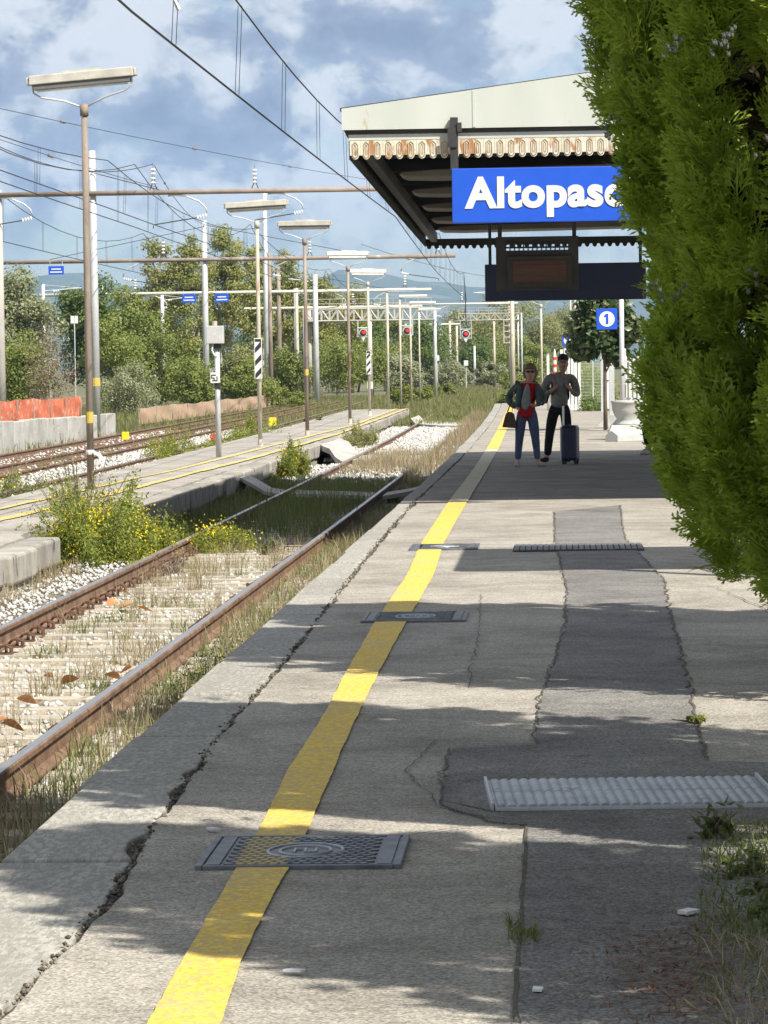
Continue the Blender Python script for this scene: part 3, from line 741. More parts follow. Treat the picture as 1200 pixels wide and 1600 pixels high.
def lamp_single(x, y, z, h, label, L=1.15, s=1, group='lamps along the island platform'):
    t = tag(empty('platform_lamp', (x, y, z)), label, 'street lamp', group)
    MB().tube([(0, 0, 0), (0, 0, h)], [0.05, 0.042], 10).build('pole', M['beigepole'], t, smooth=True)
    MB().tube([(0, 0, h - 0.02), (0.2 * s, 0, h + 0.03)], 0.03, 8).build('bracket_arm', M['galv'], t)
    MB().box((s * (L / 2 - 0.02), 0, h + 0.09), (L, 0.2, 0.08)).build('housing', M['tube'], t, bevel=0.01)
    MB().box((s * (L / 2 - 0.02), 0, h + 0.025), (L - 0.08, 0.15, 0.05)).build('diffuser', M['tube'], t, bevel=0.01)
    return t
lamp_single(-6.55, 136.3, IZ, 4.52, 'sixth platform lamp, thin pale pole with its head to the right')
lamp_single(-6.5, 146.0, -0.5, 4.82, 'seventh platform lamp, standing just past the platform end')
lamp_single(-6.54, 157.3, -0.5, 4.74, 'eighth platform lamp, a thin pole beyond the platform end')
lamp_single(-7.2, 184.0, -0.5, 4.85, 'farthest lamp of the row, small white head low above the track')
lamp_double(-0.69, 143.8, -0.2, 4.15, 'slim pale lamp behind the two travellers at the platform end', 0.0, 'beigepole', L=0.95, head='tube', group='lamps at the far platform end')
lamp_single(0.52, 150.0, -0.2, 5.6, 'tall lamp with a flat white head beside the blue number two sign', L=0.62, s=-1, group='lamps at the far platform end')
lamp_single(0.75, 158.0, -0.2, 6.6, 'tallest far lamp, its white head just under the display board', L=0.6, s=-1, group='lamps at the far platform end')

# striped boards, equipment box post
def striped_board(x, y, z0, z1, w, label):
    t = tag(empty('striped_board', (x, y, z0)), label, 'sign')
    h = z1 - z0
    MB().box((0, 0, h / 2), (w, 0.012, h)).build('board', M['white'], t)
    iw, ih = w - 0.03, h - 0.04
    n = 3
    for k in range(n):
        zc = 0.02 + ih * (k + 0.5) / n; hh = ih / n * 0.5
        MB().prism_y([(-iw / 2, zc - hh * 0.95 - 0.03 + 0.0), (iw / 2, zc - hh * 0.95 + 0.10), (iw / 2, zc + hh * 0.35 + 0.05), (-iw / 2, zc + hh * 0.35 - 0.10)], -0.0095, -0.0062).build('stripe', M['black'], t)
    MB().box((0, -0.0085, ih + 0.02 - 0.03), (iw, 0.003, 0.06)).build('stripe', M['black'], t)
    return t
striped_board(-6.48, 76.52, 1.34, 2.22, 0.165, 'black and white striped board on the second lamp pole')
striped_board(-6.42, 119.92, 1.28, 2.08, 0.15, 'small striped board on the fifth, pale lamp pole')
t = tag(empty('equipment_post', (-6.54, 67.9, IZ)), 'grey post on the island platform carrying a square metal box', 'post')
MB().tube([(0, 0, 0), (0, 0, 2.2)], [0.055, 0.05], 10).build('pole', M['galv'], t, smooth=True)
MB().box((-0.03, -0.02, 2.355), (0.33, 0.24, 0.34)).build('equipment_box', M['grey'], t, bevel=0.012)
MB().tube([(-0.04, 0, 2.53), (-0.04, 0, 2.62)], 0.05, 8).build('top_cap', M['beigepole'], t)
MB().box((0, -0.02, 2.13), (0.16, 0.12, 0.10)).build('bracket', M['black'], t)
MB().tube([(-0.07, -0.07, 2.18), (-0.09, -0.08, 2.06), (-0.05, -0.07, 1.97), (0, -0.05, 1.94)], 0.02, 6).build('conduit', M['white'], t, smooth=True)
sg = MB().box((-0.05, -0.075, 1.535), (0.155, 0.015, 0.20)).build('number_plate', M['white'], t)
gl = MB()
for p in (((-0.105, 1.585), (-0.02, 1.585)), ((-0.105, 1.585), (-0.105, 1.53)), ((-0.105, 1.53), (-0.055, 1.53)), ((-0.055, 1.53), (-0.055, 1.48)), ((-0.09, 1.48), (0.01, 1.48)), ((0.0, 1.56), (0.0, 1.48))):
    gl.tube([(p[0][0], -0.085, p[0][1]), (p[1][0], -0.085, p[1][1])], 0.010, 4)
gl.build('marking', M['black'], sg)
MB().box((0, 0, 1.38), (0.115, 0.115, 0.12)).build('clamp', M['black'], t)

# small trackside markers
def marker(x, y, z0, z1, w, mat, label):
    t = tag(empty('track_marker', (x, y, z0)), label, 'marker')
    MB().tube([(0, 0, 0), (0, 0, z1 - z0)], 0.02, 6).build('stake', M['galv'], t)
    MB().box((0, -0.03, z1 - z0 + w * 0.4), (w, 0.03, w * 1.1)).build('plate', M[mat], t, bevel=0.01)
marker(-8.9, 110.0, -0.62, -0.22, 0.24, 'yellow', 'small yellow marker plate beside the second track, right of the striped board')
marker(-11.9, 97.0, -0.62, -0.33, 0.20, 'yellow', 'small yellow plate in the grass beyond the nearest lamp pole')
marker(-9.3, 95.2, -0.62, -0.36, 0.17, 'red', 'small red disc plate among weeds by the equipment post')

# ------------------------------------------------------------------ text helper
def lettering(text, size, mat, parent, loc, bold=0.0, name='lettering', ext=0.004, sx=1.0):
    cu = bpy.data.curves.new(name, 'FONT'); cu.body = text; cu.size = size; cu.offset = bold; cu.extrude = ext
    cu.space_character = 1.06 if len(text) > 2 else 1.0; cu.align_x = 'CENTER'; cu.align_y = 'CENTER'
    ob = bpy.data.objects.new(name, cu); COL.objects.link(ob)
    bpy.context.view_layer.update()
    me = bpy.data.meshes.new_from_object(ob.evaluated_get(bpy.context.evaluated_depsgraph_get()))
    bpy.data.objects.remove(ob)
    me.materials.clear(); me.materials.append(mat)
    o = bpy.data.objects.new(name, me); o.location = loc; o.rotation_euler = (math.pi / 2, 0, 0); o.scale = (sx, 1, 1)
    return link(o, parent)

# ------------------------------------------------------------------ canopy over the near platform
CF, CR_ = 39.3, 61.5
X0, X1 = -2.28, 6.3
canopy = tag(empty('platform_canopy', (2.0, CF, 0)), 'old platform canopy with pale fascia and scalloped rust stained valance', 'canopy')
canopy.location = (0, 0, 0)
XR = 2.0                                                # ridge
def roof_z(x): return 4.44 + (min(x, 2 * XR - x) - (X0 - 0.08)) * 0.127
# fascia board across the front
MB().prism_y([(X0 - 0.08, 4.205), (X1 + 0.08, 4.205), (X1 + 0.08, roof_z(X1 + .08)), (XR, roof_z(XR)), (X0 - 0.08, 4.44)], CF - 0.06, CF - 0.01).build('fascia_board', M['fascia'], canopy)
for x in (-0.9, 0.75, 2.4, 4.05):
    MB().box((x, CF - 0.063, 4.206 + (roof_z(x) - 4.206) / 2), (0.03, 0.008, roof_z(x) - 4.22)).build('panel_joint', M['fascia'], canopy)
MB().box(((X0 + X1) / 2, CF + 0.02, 4.18), (X1 - X0 + 0.08, 0.05, 0.05)).build('gap_strip', M['darksteel'], canopy)
MB().box(((X0 + X1) / 2, CF + 0.01, 4.125), (X1 - X0 + 0.02, 0.03, 0.066)).build('lower_band', M['fascia'], canopy)
VW = 0.1232
vb = MB()
prof = [(-VW / 2 + 0.001, 0.0), (VW / 2 - 0.001, 0.0), (VW / 2 - 0.001, -0.165)]
prof += [(0.040 * math.cos(a), -0.165 - 0.045 * math.sin(a)) for a in np.linspace(0, math.pi, 7)] + [(-VW / 2 + 0.001, -0.165)]
vb.prism_y(prof, -0.012, 0.012); VAL = vb.mesh('valance_board', M['valance'])
gb = MB()
gb.tube([(-0.030, -0.014, -0.045), (-0.030, -0.014, -0.16), (-0.018, -0.014, -0.185), (0.0, -0.014, -0.193), (0.018, -0.014, -0.185), (0.030, -0.014, -0.16), (0.030, -0.014, -0.045), (0, -0.014, -0.018), (-0.030, -0.014, -0.045)], 0.006, 4, cap=False)
gb.tube([(-0.010, -0.014, -0.06), (-0.010, -0.014, -0.155), (0.010, -0.014, -0.155), (0.010, -0.014, -0.06), (-0.012, -0.014, -0.04)], 0.004, 4, cap=False)
GRV = gb.mesh('moulding', M['valance_groove'])
k = 0
x = X0 + VW / 2
while x < X1:
    v = put(VAL, 'valance_board', (x, CF + 0.01, 4.091), canopy)
    g = bpy.data.objects.new('moulding', GRV); link(g, v)
    x += VW
# side eave: sloping gently down to the rear, with its own scalloped edge
def eave(y, z_front): return z_front - 0.25 * (y - CF) / (CR_ - CF)
sv = MB(); y = CF + 0.03; 
ring = []
step = 0.14
while y < CR_:
    y2 = min(y + step, CR_); b = len(sv.v)
    pts = [(y, -0.0), (y2, -0.0), (y2, -0.13)] + [(y + (y2 - y) * (0.5 + 0.36 * math.cos(a)), -0.13 - 0.075 * math.sin(a)) for a in np.linspace(0, math.pi, 5)] + [(y, -0.13)]
    for dx in (-0.01, 0.01):
        for (q, dz) in pts: sv.v.append((X0 + dx - 0.0, q, eave(q, 4.09) + dz))
    n = len(pts); sv.f.append(tuple(b + i for i in range(n))); sv.f.append(tuple(b + n + i for i in range(n))[::-1])
    for i in range(n): j = (i + 1) % n; sv.f.append((b + i, b + j, b + n + j, b + n + i))
    y = y2
stuff(sv.build('side_valance', M['darksteel'], canopy))
rvb = MB(); x = X0
while x < X1:
    pr_ = [(x, 0.02), (x + 0.13, 0.02), (x + 0.13, -0.10)] + [(x + 0.065 + 0.045 * math.cos(a), -0.10 - 0.06 * math.sin(a)) for a in np.linspace(0, math.pi, 5)] + [(x, -0.10)]
    rvb.prism_y([(a, eave(CR_, 4.0) + b) for a, b in pr_], CR_ - 0.01, CR_ + 0.01); x += 0.13
stuff(rvb.build('rear_valance', M['darksteel'], canopy))
sf = MB()
for (y, ) in ((CF,), (CR_,)):
    sf.v += [(X0 - 0.06, y, eave(y, 4.43)), (X0 - 0.06, y, eave(y, 4.20)), (X0 + 0.0, y, eave(y, 4.08)), (X0 + 0.03, y, eave(y, 4.08)), (X0 + 0.03, y, eave(y, 4.43))]
for k in range(5): sf.f.append((k, (k + 1) % 5, 5 + (k + 1) % 5, 5 + k))
sf.f += [(0, 1, 2, 3, 4), (9, 8, 7, 6, 5)]
sf.build('side_gutter', M['darksteel'], canopy)
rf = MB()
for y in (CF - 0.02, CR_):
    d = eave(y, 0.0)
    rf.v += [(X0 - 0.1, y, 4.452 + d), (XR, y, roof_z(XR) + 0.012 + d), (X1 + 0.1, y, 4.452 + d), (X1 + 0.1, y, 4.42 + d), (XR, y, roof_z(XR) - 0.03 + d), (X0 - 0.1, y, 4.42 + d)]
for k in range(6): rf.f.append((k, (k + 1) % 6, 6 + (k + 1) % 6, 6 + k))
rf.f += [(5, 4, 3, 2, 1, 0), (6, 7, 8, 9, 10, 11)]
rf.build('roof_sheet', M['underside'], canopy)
for k in range(9):
    y = CF + 0.6 + k * 2.55; d = eave(y, 0)
    MB().box(((X0 + X1) / 2, y, 4.20 + d), (X1 - X0 - 0.1, 0.10, 0.18)).build('cross_beam', M['darksteel'], canopy)
for yy in (43.6, 47.2, 50.8, 54.4, 57.4):
    d = eave(yy, 0); pr_ = [(-1.93, 4.005), (-1.88, 4.03), (-1.5, 4.055), (1.6, 4.10), (1.6, 4.0), (-1.5, 3.965), (-1.86, 3.975)]
    MB().prism_y([(a, b + d - 0.01) for a, b in pr_], yy, yy + 1.1).build('lit_sheet_edge', M['litedge'], canopy, bevel=0.012)  # added strips drawn as roof sheet edges catching light
for x in (-2.12, 2.0, 5.8):
    mb = MB()
    mb.sweep([(-0.05, -0.08), (0.05, -0.08), (0.05, 0.08), (-0.05, 0.08)], [(x, CF + 0.05, 4.04), (x, CR_ - 0.05, 4.04 - 0.25)])
    mb.build('long_beam', M['darksteel'], canopy)
for y in (43.0, 51.5, 59.5):
    for x in (2.0, 5.8):
        c = MB().lathe((x, y, 0.0), [(0.20, 0), (0.20, 0.22), (0.13, 0.32), (0.095, 0.5), (0.085, 3.4), (0.14, 3.55), (0.16, 3.9)], 14).build('column', M['darksteel'], canopy, smooth=True)
        br = MB(); 
        br.tube([(x, y, 3.2), (x - 0.3, y, 3.45), (x - 0.75, y, 3.9)], 0.03, 6); br.build('bracket', M['darksteel'], c)

# station name sign hung from the canopy front
sgn = tag(empty('station_sign', (-1.15, CF - 0.13, 3.15)), 'long blue station sign reading Altopascio in bold white letters', 'sign')
SW = 2.42
MB().box((SW / 2, 0, 0.305), (SW, 0.07, 0.60)).build('panel', M['blue'], sgn, bevel=0.008)
lt = lettering('Altopascio', 0.455, M['white'], sgn, (SW / 2, -0.040, 0.318), 0.0185, sx=1.0)
bpy.context.view_layer.update()
lt.scale.x = 2.12 / max(lt.dimensions.x, 0.1)
hg = MB(); hg.box((0.03, 0.03, 0.86), (0.085, 0.05, 0.62)); hg.build('hanger', M['darksteel'], sgn)
hg = MB(); hg.box((SW - 0.03, 0.03, 0.86), (0.085, 0.05, 0.62)); hg.build('hanger', M['darksteel'], sgn)
for xx in (0.03, SW - 0.03):
    MB().box((xx + 0.06, -0.01, 1.06), (0.05, 0.04, 0.10)).build('clamp', M['darksteel'], sgn)
    MB().box((xx - 0.02, -0.004, 0.95), (0.10, 0.02, 0.22)).build('clamp', M['darksteel'], sgn)

# departure display and the dark panel behind it
dp = tag(empty('departure_display', (-0.25, 44.0, 2.51)), 'dark departure display box with pierced top hanging under the canopy', 'display board')
bx = MB(); W_, H_ = 1.02, 0.66
bx.box((0, 0.12, H_ / 2 - 0.09), (W_, 0.22, H_ - 0.18))
bx.box((0, 0.12, H_ - 0.02), (W_, 0.22, 0.04))
for s in (-1, 1): bx.box((s * (W_ / 2 - 0.06), 0.12, H_ - 0.11), (0.12, 0.22, 0.14))
bx.build('casing', M['darksteel'], dp)
gr = MB()
for k in range(15): gr.box((-0.39 + 0.78 * k / 14, 0.03, H_ - 0.11), (0.016, 0.02, 0.138))
for k in range(4): gr.box((0, 0.055, H_ - 0.18 + 0.14 * k / 3), (0.78, 0.02, 0.022))
gr.build('grille', M['darksteel'], dp)
MB().box((0.03, -0.012, 0.225), (0.80, 0.05, 0.39)).build('screen_frame', M['underside'], dp, bevel=0.01)
MB().box((0.03, -0.042, 0.23), (0.66, 0.012, 0.26)).build('screen', M['brownscreen'], dp)
for s in (-1, 1):
    MB().box((s * 0.46, 0.1, 1.0), (0.05, 0.05, 0.75)).build('hanger', M['darksteel'], dp)
    MB().box((s * 0.46, 0.1, -0.03), (0.035, 0.04, 0.06)).build('foot', M['darksteel'], dp)
pn = tag(empty('information_panel', (0.1, 46.5, 2.42)), 'dark blue panel hanging behind the departure display', 'panel')
MB().box((0, 0, 0.24), (2.1, 0.08, 0.48)).build('panel', M['bluepanel'], pn, bevel=0.01)
for s in (-1, 1): MB().box((s * 0.98, 0, 0.95), (0.04, 0.04, 0.95)).build('hanger', M['darksteel'], pn)

# platform number signs
def number_sign(x, y, z, s, txt, pole_x, pole_h, label, pole_r=0.055, z0=0.0):
    t = tag(empty('platform_number_sign', (x, y, z0)), label, 'sign')
    MB().box((0, 0, z - z0), (s, 0.05, s)).build('panel', M['blue'], t, bevel=0.006)
    MB().tube([(0, -0.026, z - z0), (0, -0.034, z - z0)], s * 0.37, 28).build('disc', M['white'], t)
    if txt == '1':
        c = z - z0; MB().prism_y([(-0.022, c - 0.115), (0.034, c - 0.115), (0.034, c + 0.12), (-0.012, c + 0.12), (-0.062, c + 0.075), (-0.062, c + 0.03), (-0.022, c + 0.055)], -0.038, -0.0345).build('numeral', M['blue'], t)
    else: lettering(txt, s * 0.72, M['blue'], t, (0, -0.036, z - z0), 0.008 * s / 0.48, 'numeral')
    MB().tube([(pole_x, 0.03, 0), (pole_x, 0.03, pole_h)], pole_r, 12).build('pole', M['galv'], t, smooth=True)
    return t
number_sign(1.09, 80.0, 2.56, 0.47, '1', 0.33, 3.4, 'square blue sign with a white disc and number 1 beside the small tree')
number_sign(0.40, 148.0, 2.50, 0.50, '2', 0.22, 3.2, 'smaller blue sign with number 2 half hidden by the small tree', 0.05)

# ================================================================== OVERHEAD LINE
def insulator(mb, a, b, n=4, r=0.085):
    a, b = Vector(a), Vector(b)
    for k in range(n):
        c = a.lerp(b, (k + 0.5) / n); d = (b - a) / n * 0.32
        mb.tube([c - d, c, c + d], [r * 0.55, r, r * 0.55], 8)
def reg_arm(t, x, y, z, s=1, sc=1.0, mat='galv', messenger=True):
    """registration arm below a tube at (x,y,z): bent pipe, insulator, steady arm"""
    q = lambda dx, dz: (x + s * dx * sc, y, z + dz * sc)
    a = MB().tube([q(-0.25, -0.12), q(0.0, -0.10), q(0.35, -0.13), q(0.8, -0.32), q(1.02, -0.52), q(1.08, -0.72)], 0.032 * sc, 6).build('registration_arm', M[mat], t, smooth=True)
    im = MB(); insulator(im, q(1.08, -0.80), q(0.70, -0.88), 4, 0.075 * sc); im.build('insulator', M['porcelain'], a)
    st = MB().tube([q(0.72, -0.88), q(-0.75, -1.10), q(-0.78, -1.22)], 0.020 * sc, 5); st.build('steady_arm', M['darksteel'], a)
    if messenger:
        i2 = MB(); insulator(i2, q(-0.75, 0.25), q(-0.75, 0.85), 4, 0.09 * sc); o = i2.build('insulator', M['porcelain'], t)
        MB().tube([q(-0.90, 0.02), q(-0.80, 0.25), q(-0.75, 1.0), q(-0.68, 0.25), q(-0.58, 0.02)], 0.018 * sc, 5).build('insulator_frame', M['darksteel'], o)
def mast(t, x, y, z0, z1, r0, r1, mat, band=None, name='mast'):
    m = MB().tube([(x, y, z0), (x, y, (z0 + z1) / 2), (x, y, z1)], [r0, (r0 + r1) / 2, r1], 12).build(name, M[mat], t, smooth=True)
    if band is not None:
        rr = r0 + (r1 - r0) * (band - z0) / (z1 - z0)
        MB().lathe((x, y, band), [(rr + 0.006, 0), (rr + 0.006, 0.28)], 12).build('painted_band', M['bandyellow'], m)
    return m
def portal(label, y, z, xl, xr, masts, arms, mat, r=0.085, stays=()):
    t = tag(empty('catenary_portal'), label, 'catenary mast', 'overhead line portals across the tracks')
    MB().tube([(xl, y, z), (xr, y, z)], r, 10).build('cross_tube', M[mat], t, smooth=True)
    for (x, z0, z1, r0, r1, mm, bd) in masts: mast(t, x, y + 0.16, z0, z1, r0, r1, mm, bd)
    for (x, s, sc) in arms: reg_arm(t, x, y, z, s, sc)
    for (xa, za, xb, zb) in stays: MB().tube([(xa, y, za), (xb, y, zb)], 0.014, 4).build('stay', M['wire'], t)
    return t
portal('nearest overhead portal, rusty cross tube on a silver mast behind the first lamp', 121, 7.58, -19.6, -4.3,
       [(-15.86, -0.7, 9.05, 0.155, 0.125, 'galv', 1.0), (-19.15, -0.7, 7.75, 0.19, 0.17, 'concpole', None)],
       [(-13.0, 1, 1.0), (-19.0, 1, 1.0), (-9.6, 1, 0.9)], 'rusttube', 0.088, [(-15.86, 8.3, -13.3, 7.6)])
portal('second overhead portal with a brown tube ending left of the canopy', 174.4, 6.88, -31, -5.0,
       [(-17.36, -0.7, 8.8, 0.17, 0.13, 'galv', 0.9), (-30.2, -0.7, 7.2, 0.15, 0.13, 'concpole', None)],
       [(-20.2, -1, 1.1), (-12.9, -1, 1.0), (-6.6, -1, 1.0)], 'rusttube', 0.10, [(-17.36, 8.6, -9.5, 7.0), (-17.36, 8.5, -25, 7.0)])
portal('third overhead portal, pale thin tube behind the square box', 225, 6.3, -38, -8.0,
       [(-17.7, -0.7, 7.9, 0.17, 0.12, 'rustpole', None), (-29, -0.7, 7.0, 0.13, 0.11, 'galv', None)],
       [(-26.0, 1, 1.1), (-14.6, 1, 1.1), (-10.5, -1, 1.1)], 'paletube', 0.10, [(-17.7, 7.7, -11, 6.4)])
portal('fourth overhead portal, pale tube low behind the poplars', 262, 5.85, -34, -10.0,
       [(-19.4, -0.7, 7.3, 0.13, 0.10, 'galv', None), (-29.4, -0.7, 6.9, 0.13, 0.10, 'beigepole', None)],
       [(-25.0, 1, 1.2), (-16.0, -1, 1.2)], 'paletube', 0.10)
portal('fifth overhead portal, small pale tube crossing above the red signals', 300, 6.6, -14.5, -3.4,
       [(-4.1, -0.7, 8.2, 0.16, 0.12, 'beigepole', None)], [(-9.0, -1, 1.2)], 'paletube', 0.09)
portal('sixth overhead portal, faint thin tube far down the line', 345, 5.4, -26, -9.5,
       [(-16.5, -0.7, 7.2, 0.14, 0.11, 'beigepole', None)], [(-20.0, 1, 1.2), (-12.5, 1, 1.2)], 'paletube', 0.09)
portal('seventh overhead portal, faintest tube among the far trees', 400, 4.7, -19, -7.5,
       [(-12.0, -0.7, 7.5, 0.14, 0.11, 'beigepole', None)], [(-14.5, 1, 1.2)], 'paletube', 0.09)

def lone_mast(x, y, z1, r, mat, label, arm=0.0, band=None):
    t = tag(empty('line_mast'), label, 'mast', 'single overhead line masts')
    mast(t, x, y, -0.7, z1, r, r * 0.75, mat, band)
    if arm:
        MB().tube([(x, y, z1 - 0.4), (x + arm, y, z1 - 0.25)], 0.035, 6).build('bracket_arm', M['galv'], t)
        MB().tube([(x, y, z1 - 0.05), (x + arm * 0.9, y, z1 - 0.24)], 0.015, 4).build('stay', M['galv'], t)
        im = MB(); insulator(im, (x + arm * 0.25, y, z1 - 0.42), (x + arm * 0.42, y, z1 - 0.38), 3, 0.06); im.build('insulator', M['porcelain'], t)
lone_mast(-27.1, 242.7, 6.6, 0.16, 'galv', 'short pale mast standing in front of the poplars', 1.6)
lone_mast(-29.0, 199.4, 6.4, 0.13, 'galv', 'slim grey mast under the leftmost blue hanging sign', 2.2)
lone_mast(-17.6, 214.0, 12.0, 0.18, 'galv', 'tallest blue grey mast just right of the second lamp')
lone_mast(-16.8, 207.1, 8.2, 0.14, 'rustpole', 'brown mast beside the tallest blue grey mast', 1.5)
lone_mast(-18.7, 254.0, 7.15, 0.15, 'beigepole', 'beige mast seen left of the third lamp pole', 1.8)
lone_mast(-14.4, 210.9, 7.0, 0.19, 'galv', 'pale mast right of the third lamp with a thick foot', -1.6)
lone_mast(-12.6, 238.0, 5.0, 0.14, 'galv', 'pale mast with a small white relay box between the fourth and fifth lamps')
lone_mast(-12.6, 262.0, 6.6, 0.13, 'beigepole', 'thin mast beneath the left red signal')
lone_mast(-10.4, 300.0, 5.6, 0.12, 'beigepole', 'thin mast left of the pair of beige masts on the far track')
lone_mast(-9.7, 318.0, 5.4, 0.13, 'beigepole', 'left one of the two close beige masts far down the track')
lone_mast(-9.2, 322.0, 5.0, 0.13, 'beigepole', 'right one of the two close beige masts far down the track')
lone_mast(-7.8, 330.0, 3.2, 0.13, 'galv', 'low post below the right red signal')
lone_mast(-5.6, 310.0, 5.2, 0.12, 'beigepole', 'slim mast under the right end of the far signal gantry')
lone_mast(-2.65, 204.7, 5.9, 0.16, 'beigepole', 'sturdy beige mast rising behind the woman in red', -2.2)

# wires
def wire_pts(x0, y0, z0, x1, y1, z1, sag=0.0, n=10):
    o = []
    for i in range(n + 1):
        t = i / n; o.append((x0 + (x1 - x0) * t, y0 + (y1 - y0) * t, z0 + (z1 - z0) * t - sag * 4 * t * (1 - t)))
    return o
def overhead(label, X, supports, zc, zm, sag, r=0.011, dro=6, stag=0.18):
    t = tag(empty('overhead_line'), label, 'overhead wire', 'contact lines above the tracks')
    cw = []; mw = []
    for i, (ya, yb) in enumerate(zip(supports, supports[1:])):
        s0 = stag if i % 2 == 0 else -stag
        xa, xb = X + bend(ya) + s0, X + bend(yb) - s0
        c = wire_pts(xa, ya, zc, xb, yb, zc, 0.03); m_ = wire_pts(xa * 0.5 + (X + bend(ya)) * 0.5, ya, zm, xb * 0.5 + (X + bend(yb)) * 0.5, yb, zm, sag)
        cw += c if not cw else c[1:]; mw += m_ if not mw else m_[1:]
        d = 0
        for k in range(dro):
            tt = (k + 0.5) / dro
            f = lambda L: Vector(L[int(tt * 10)]).lerp(Vector(L[min(10, int(tt * 10) + 1)]), tt * 10 - int(tt * 10))
            a, b = f(c), f(m_)
            for dx in (-0.022, 0.022):
                MB().tube([b + Vector((dx, 0, 0)), a + Vector((dx, 0, 0))], r * 0.36, 3).build('dropper', M['wire'], t)
    MB().tube(cw, r, 5).build('contact_wire', M['wire'], t)
    MB().tube(mw, r * 0.9, 5).build('messenger_wire', M['wire'], t)
    return t
overhead('contact line above the near track, sweeping down past the canopy', -3.5, [8, 31, 75, 121, 174, 225, 300], 4.72, 6.05, 0.50, 0.012, 7)
overhead('contact line above the second track behind the island platform', -9.95, [36, 80, 121, 174, 225, 300, 345], 5.25, 6.3, 0.5, 0.012, 6, 0.12)
overhead('contact line over the rusty siding, crossing behind the first lamp', -13.9, [62, 121, 174, 225, 262, 345], 6.42, 8.55, 1.35, 0.016, 6, 0.1)
overhead('leftmost contact line entering the picture at its left edge', -19.2, [88, 121, 174, 225, 300], 6.2, 8.2, 1.1, 0.016, 5, 0.1)
def feeder(label, a, b, sag, r=0.012, clamps=()):
    t = tag(empty('feeder_wire'), label, 'wire', 'feeder wires over the yard')
    p = wire_pts(*a, *b, sag, 14)
    MB().tube(p, r, 5).build('strand', M['wire'], t)
    for c in clamps:
        i = int(c * 14); A, B = Vector(p[i]), Vector(p[min(14, i + 1)]); d = (B - A).normalized(); q = A.lerp(B, c * 14 - i)
        MB().tube([q - d * 0.22, q + d * 0.22], 0.045, 6).build('clamp', M['rustpole'], t)
feeder('thin clamped wire sloping across the sky behind the first lamp', (-15.75, 100, 9.0), (-8.6, 160, 9.95), 0.1, 0.010, (0.12, 0.42, 0.71))
feeder('short wire with clamps running down to the silver mast', (-16.4, 104, 8.4), (-13.6, 121, 7.75), 0.05, 0.010, (0.3,))
feeder('slack dark wire between the left edge and the silver mast', (-15.9, 100, 8.0), (-13.75, 121, 8.55), 0.5, 0.013)
feeder('wire falling from the portal frame to the far left masts', (-13.7, 121, 8.5), (-17.3, 174.4, 8.6), 0.4, 0.012, (0.15,))
feeder('clamped wire low beside the canopy edge', (-9.6, 174, 7.5), (-4.0, 225, 7.0), 0.2, 0.012, (0.3, 0.55))
# registration arm above the near track, carried by a portal tube that passes over the frame
t = tag(empty('catenary_portal'), 'portal tube and bent arm at the very top edge above the near track', 'catenary mast', 'overhead line portals across the tracks')
MB().tube([(-15, 31, 6.3), (-2.6, 31, 6.3)], 0.085, 10).build('cross_tube', M['rusttube'], t, smooth=True)
MB().tube([(-3.9, 31, 6.22), (-3.75, 31, 4.86), (-3.32, 31, 4.84), (-3.27, 31, 4.73)], 0.024, 6).build('registration_arm', M['galv'], t)
mast(t, -15, 31.1, -0.75, 8.6, 0.16, 0.13, 'galv')
t = tag(empty('steady_arm', ), 'small steady arm on the wire just left of the canopy edge', 'bracket')
MB().tube([(-3.3, 75, 4.74), (-3.34, 75, 4.95), (-2.6, 75, 5.05)], 0.022, 5).build('steady_arm', M['rustpole'], t)
MB().tube([(-2.6, 75, 5.05), (-2.0, 75, 5.12), (2.6, 75, 5.2)], 0.04, 6).build('cross_tube', M['rusttube'], t)
mast(t, 2.6, 75.1, -0.1, 5.6, 0.10, 0.09, 'galv')

# blue hanging signs over the left tracks
def hang_sign(x, y, z, w, h, label):
    t = tag(empty('hanging_sign', (x, y, z)), label, 'sign')
    MB().box((0, 0, 0), (w, 0.05, h)).build('panel', M['blue'], t)
    for k, (zz, ww) in enumerate(((0.06 * h / 0.4, 0.62), (-0.08 * h / 0.4, 0.78))):
        o = MB().box((0, -0.03, zz), (w * ww, 0.012, h * 0.14)).build('lettering', M['white'], t)
    for s in (-1, 1): MB().tube([(s * w * 0.4, 0.0, h / 2), (s * w * 0.4, 0, h / 2 + 0.25)], 0.018, 4).build('hanger', M['galv'], t)
hang_sign(-24.68, 174.3, 6.46, 0.76, 0.42, 'leftmost small blue sign hanging from the second portal')
hang_sign(-23.4, 224.9, 5.95, 0.88, 0.52, 'blue sign left of the mast, hanging from the third portal')
hang_sign(-21.3, 224.9, 5.95, 0.88, 0.52, 'blue sign right of the mast, hanging from the third portal')
t = tag(empty('notice_plate', (-24.6, 180, 4.1)), 'small white notice plate in front of the dark green tree', 'sign')
MB().tube([(0, 0, -4.8), (0, 0, 0.1)], 0.03, 6).build('post', M['galv'], t)
for s in (-1, 1): MB().box((s * 0.1, -0.03, 0.0), (0.17, 0.02, 0.38)).build('plate', M['white'], t)

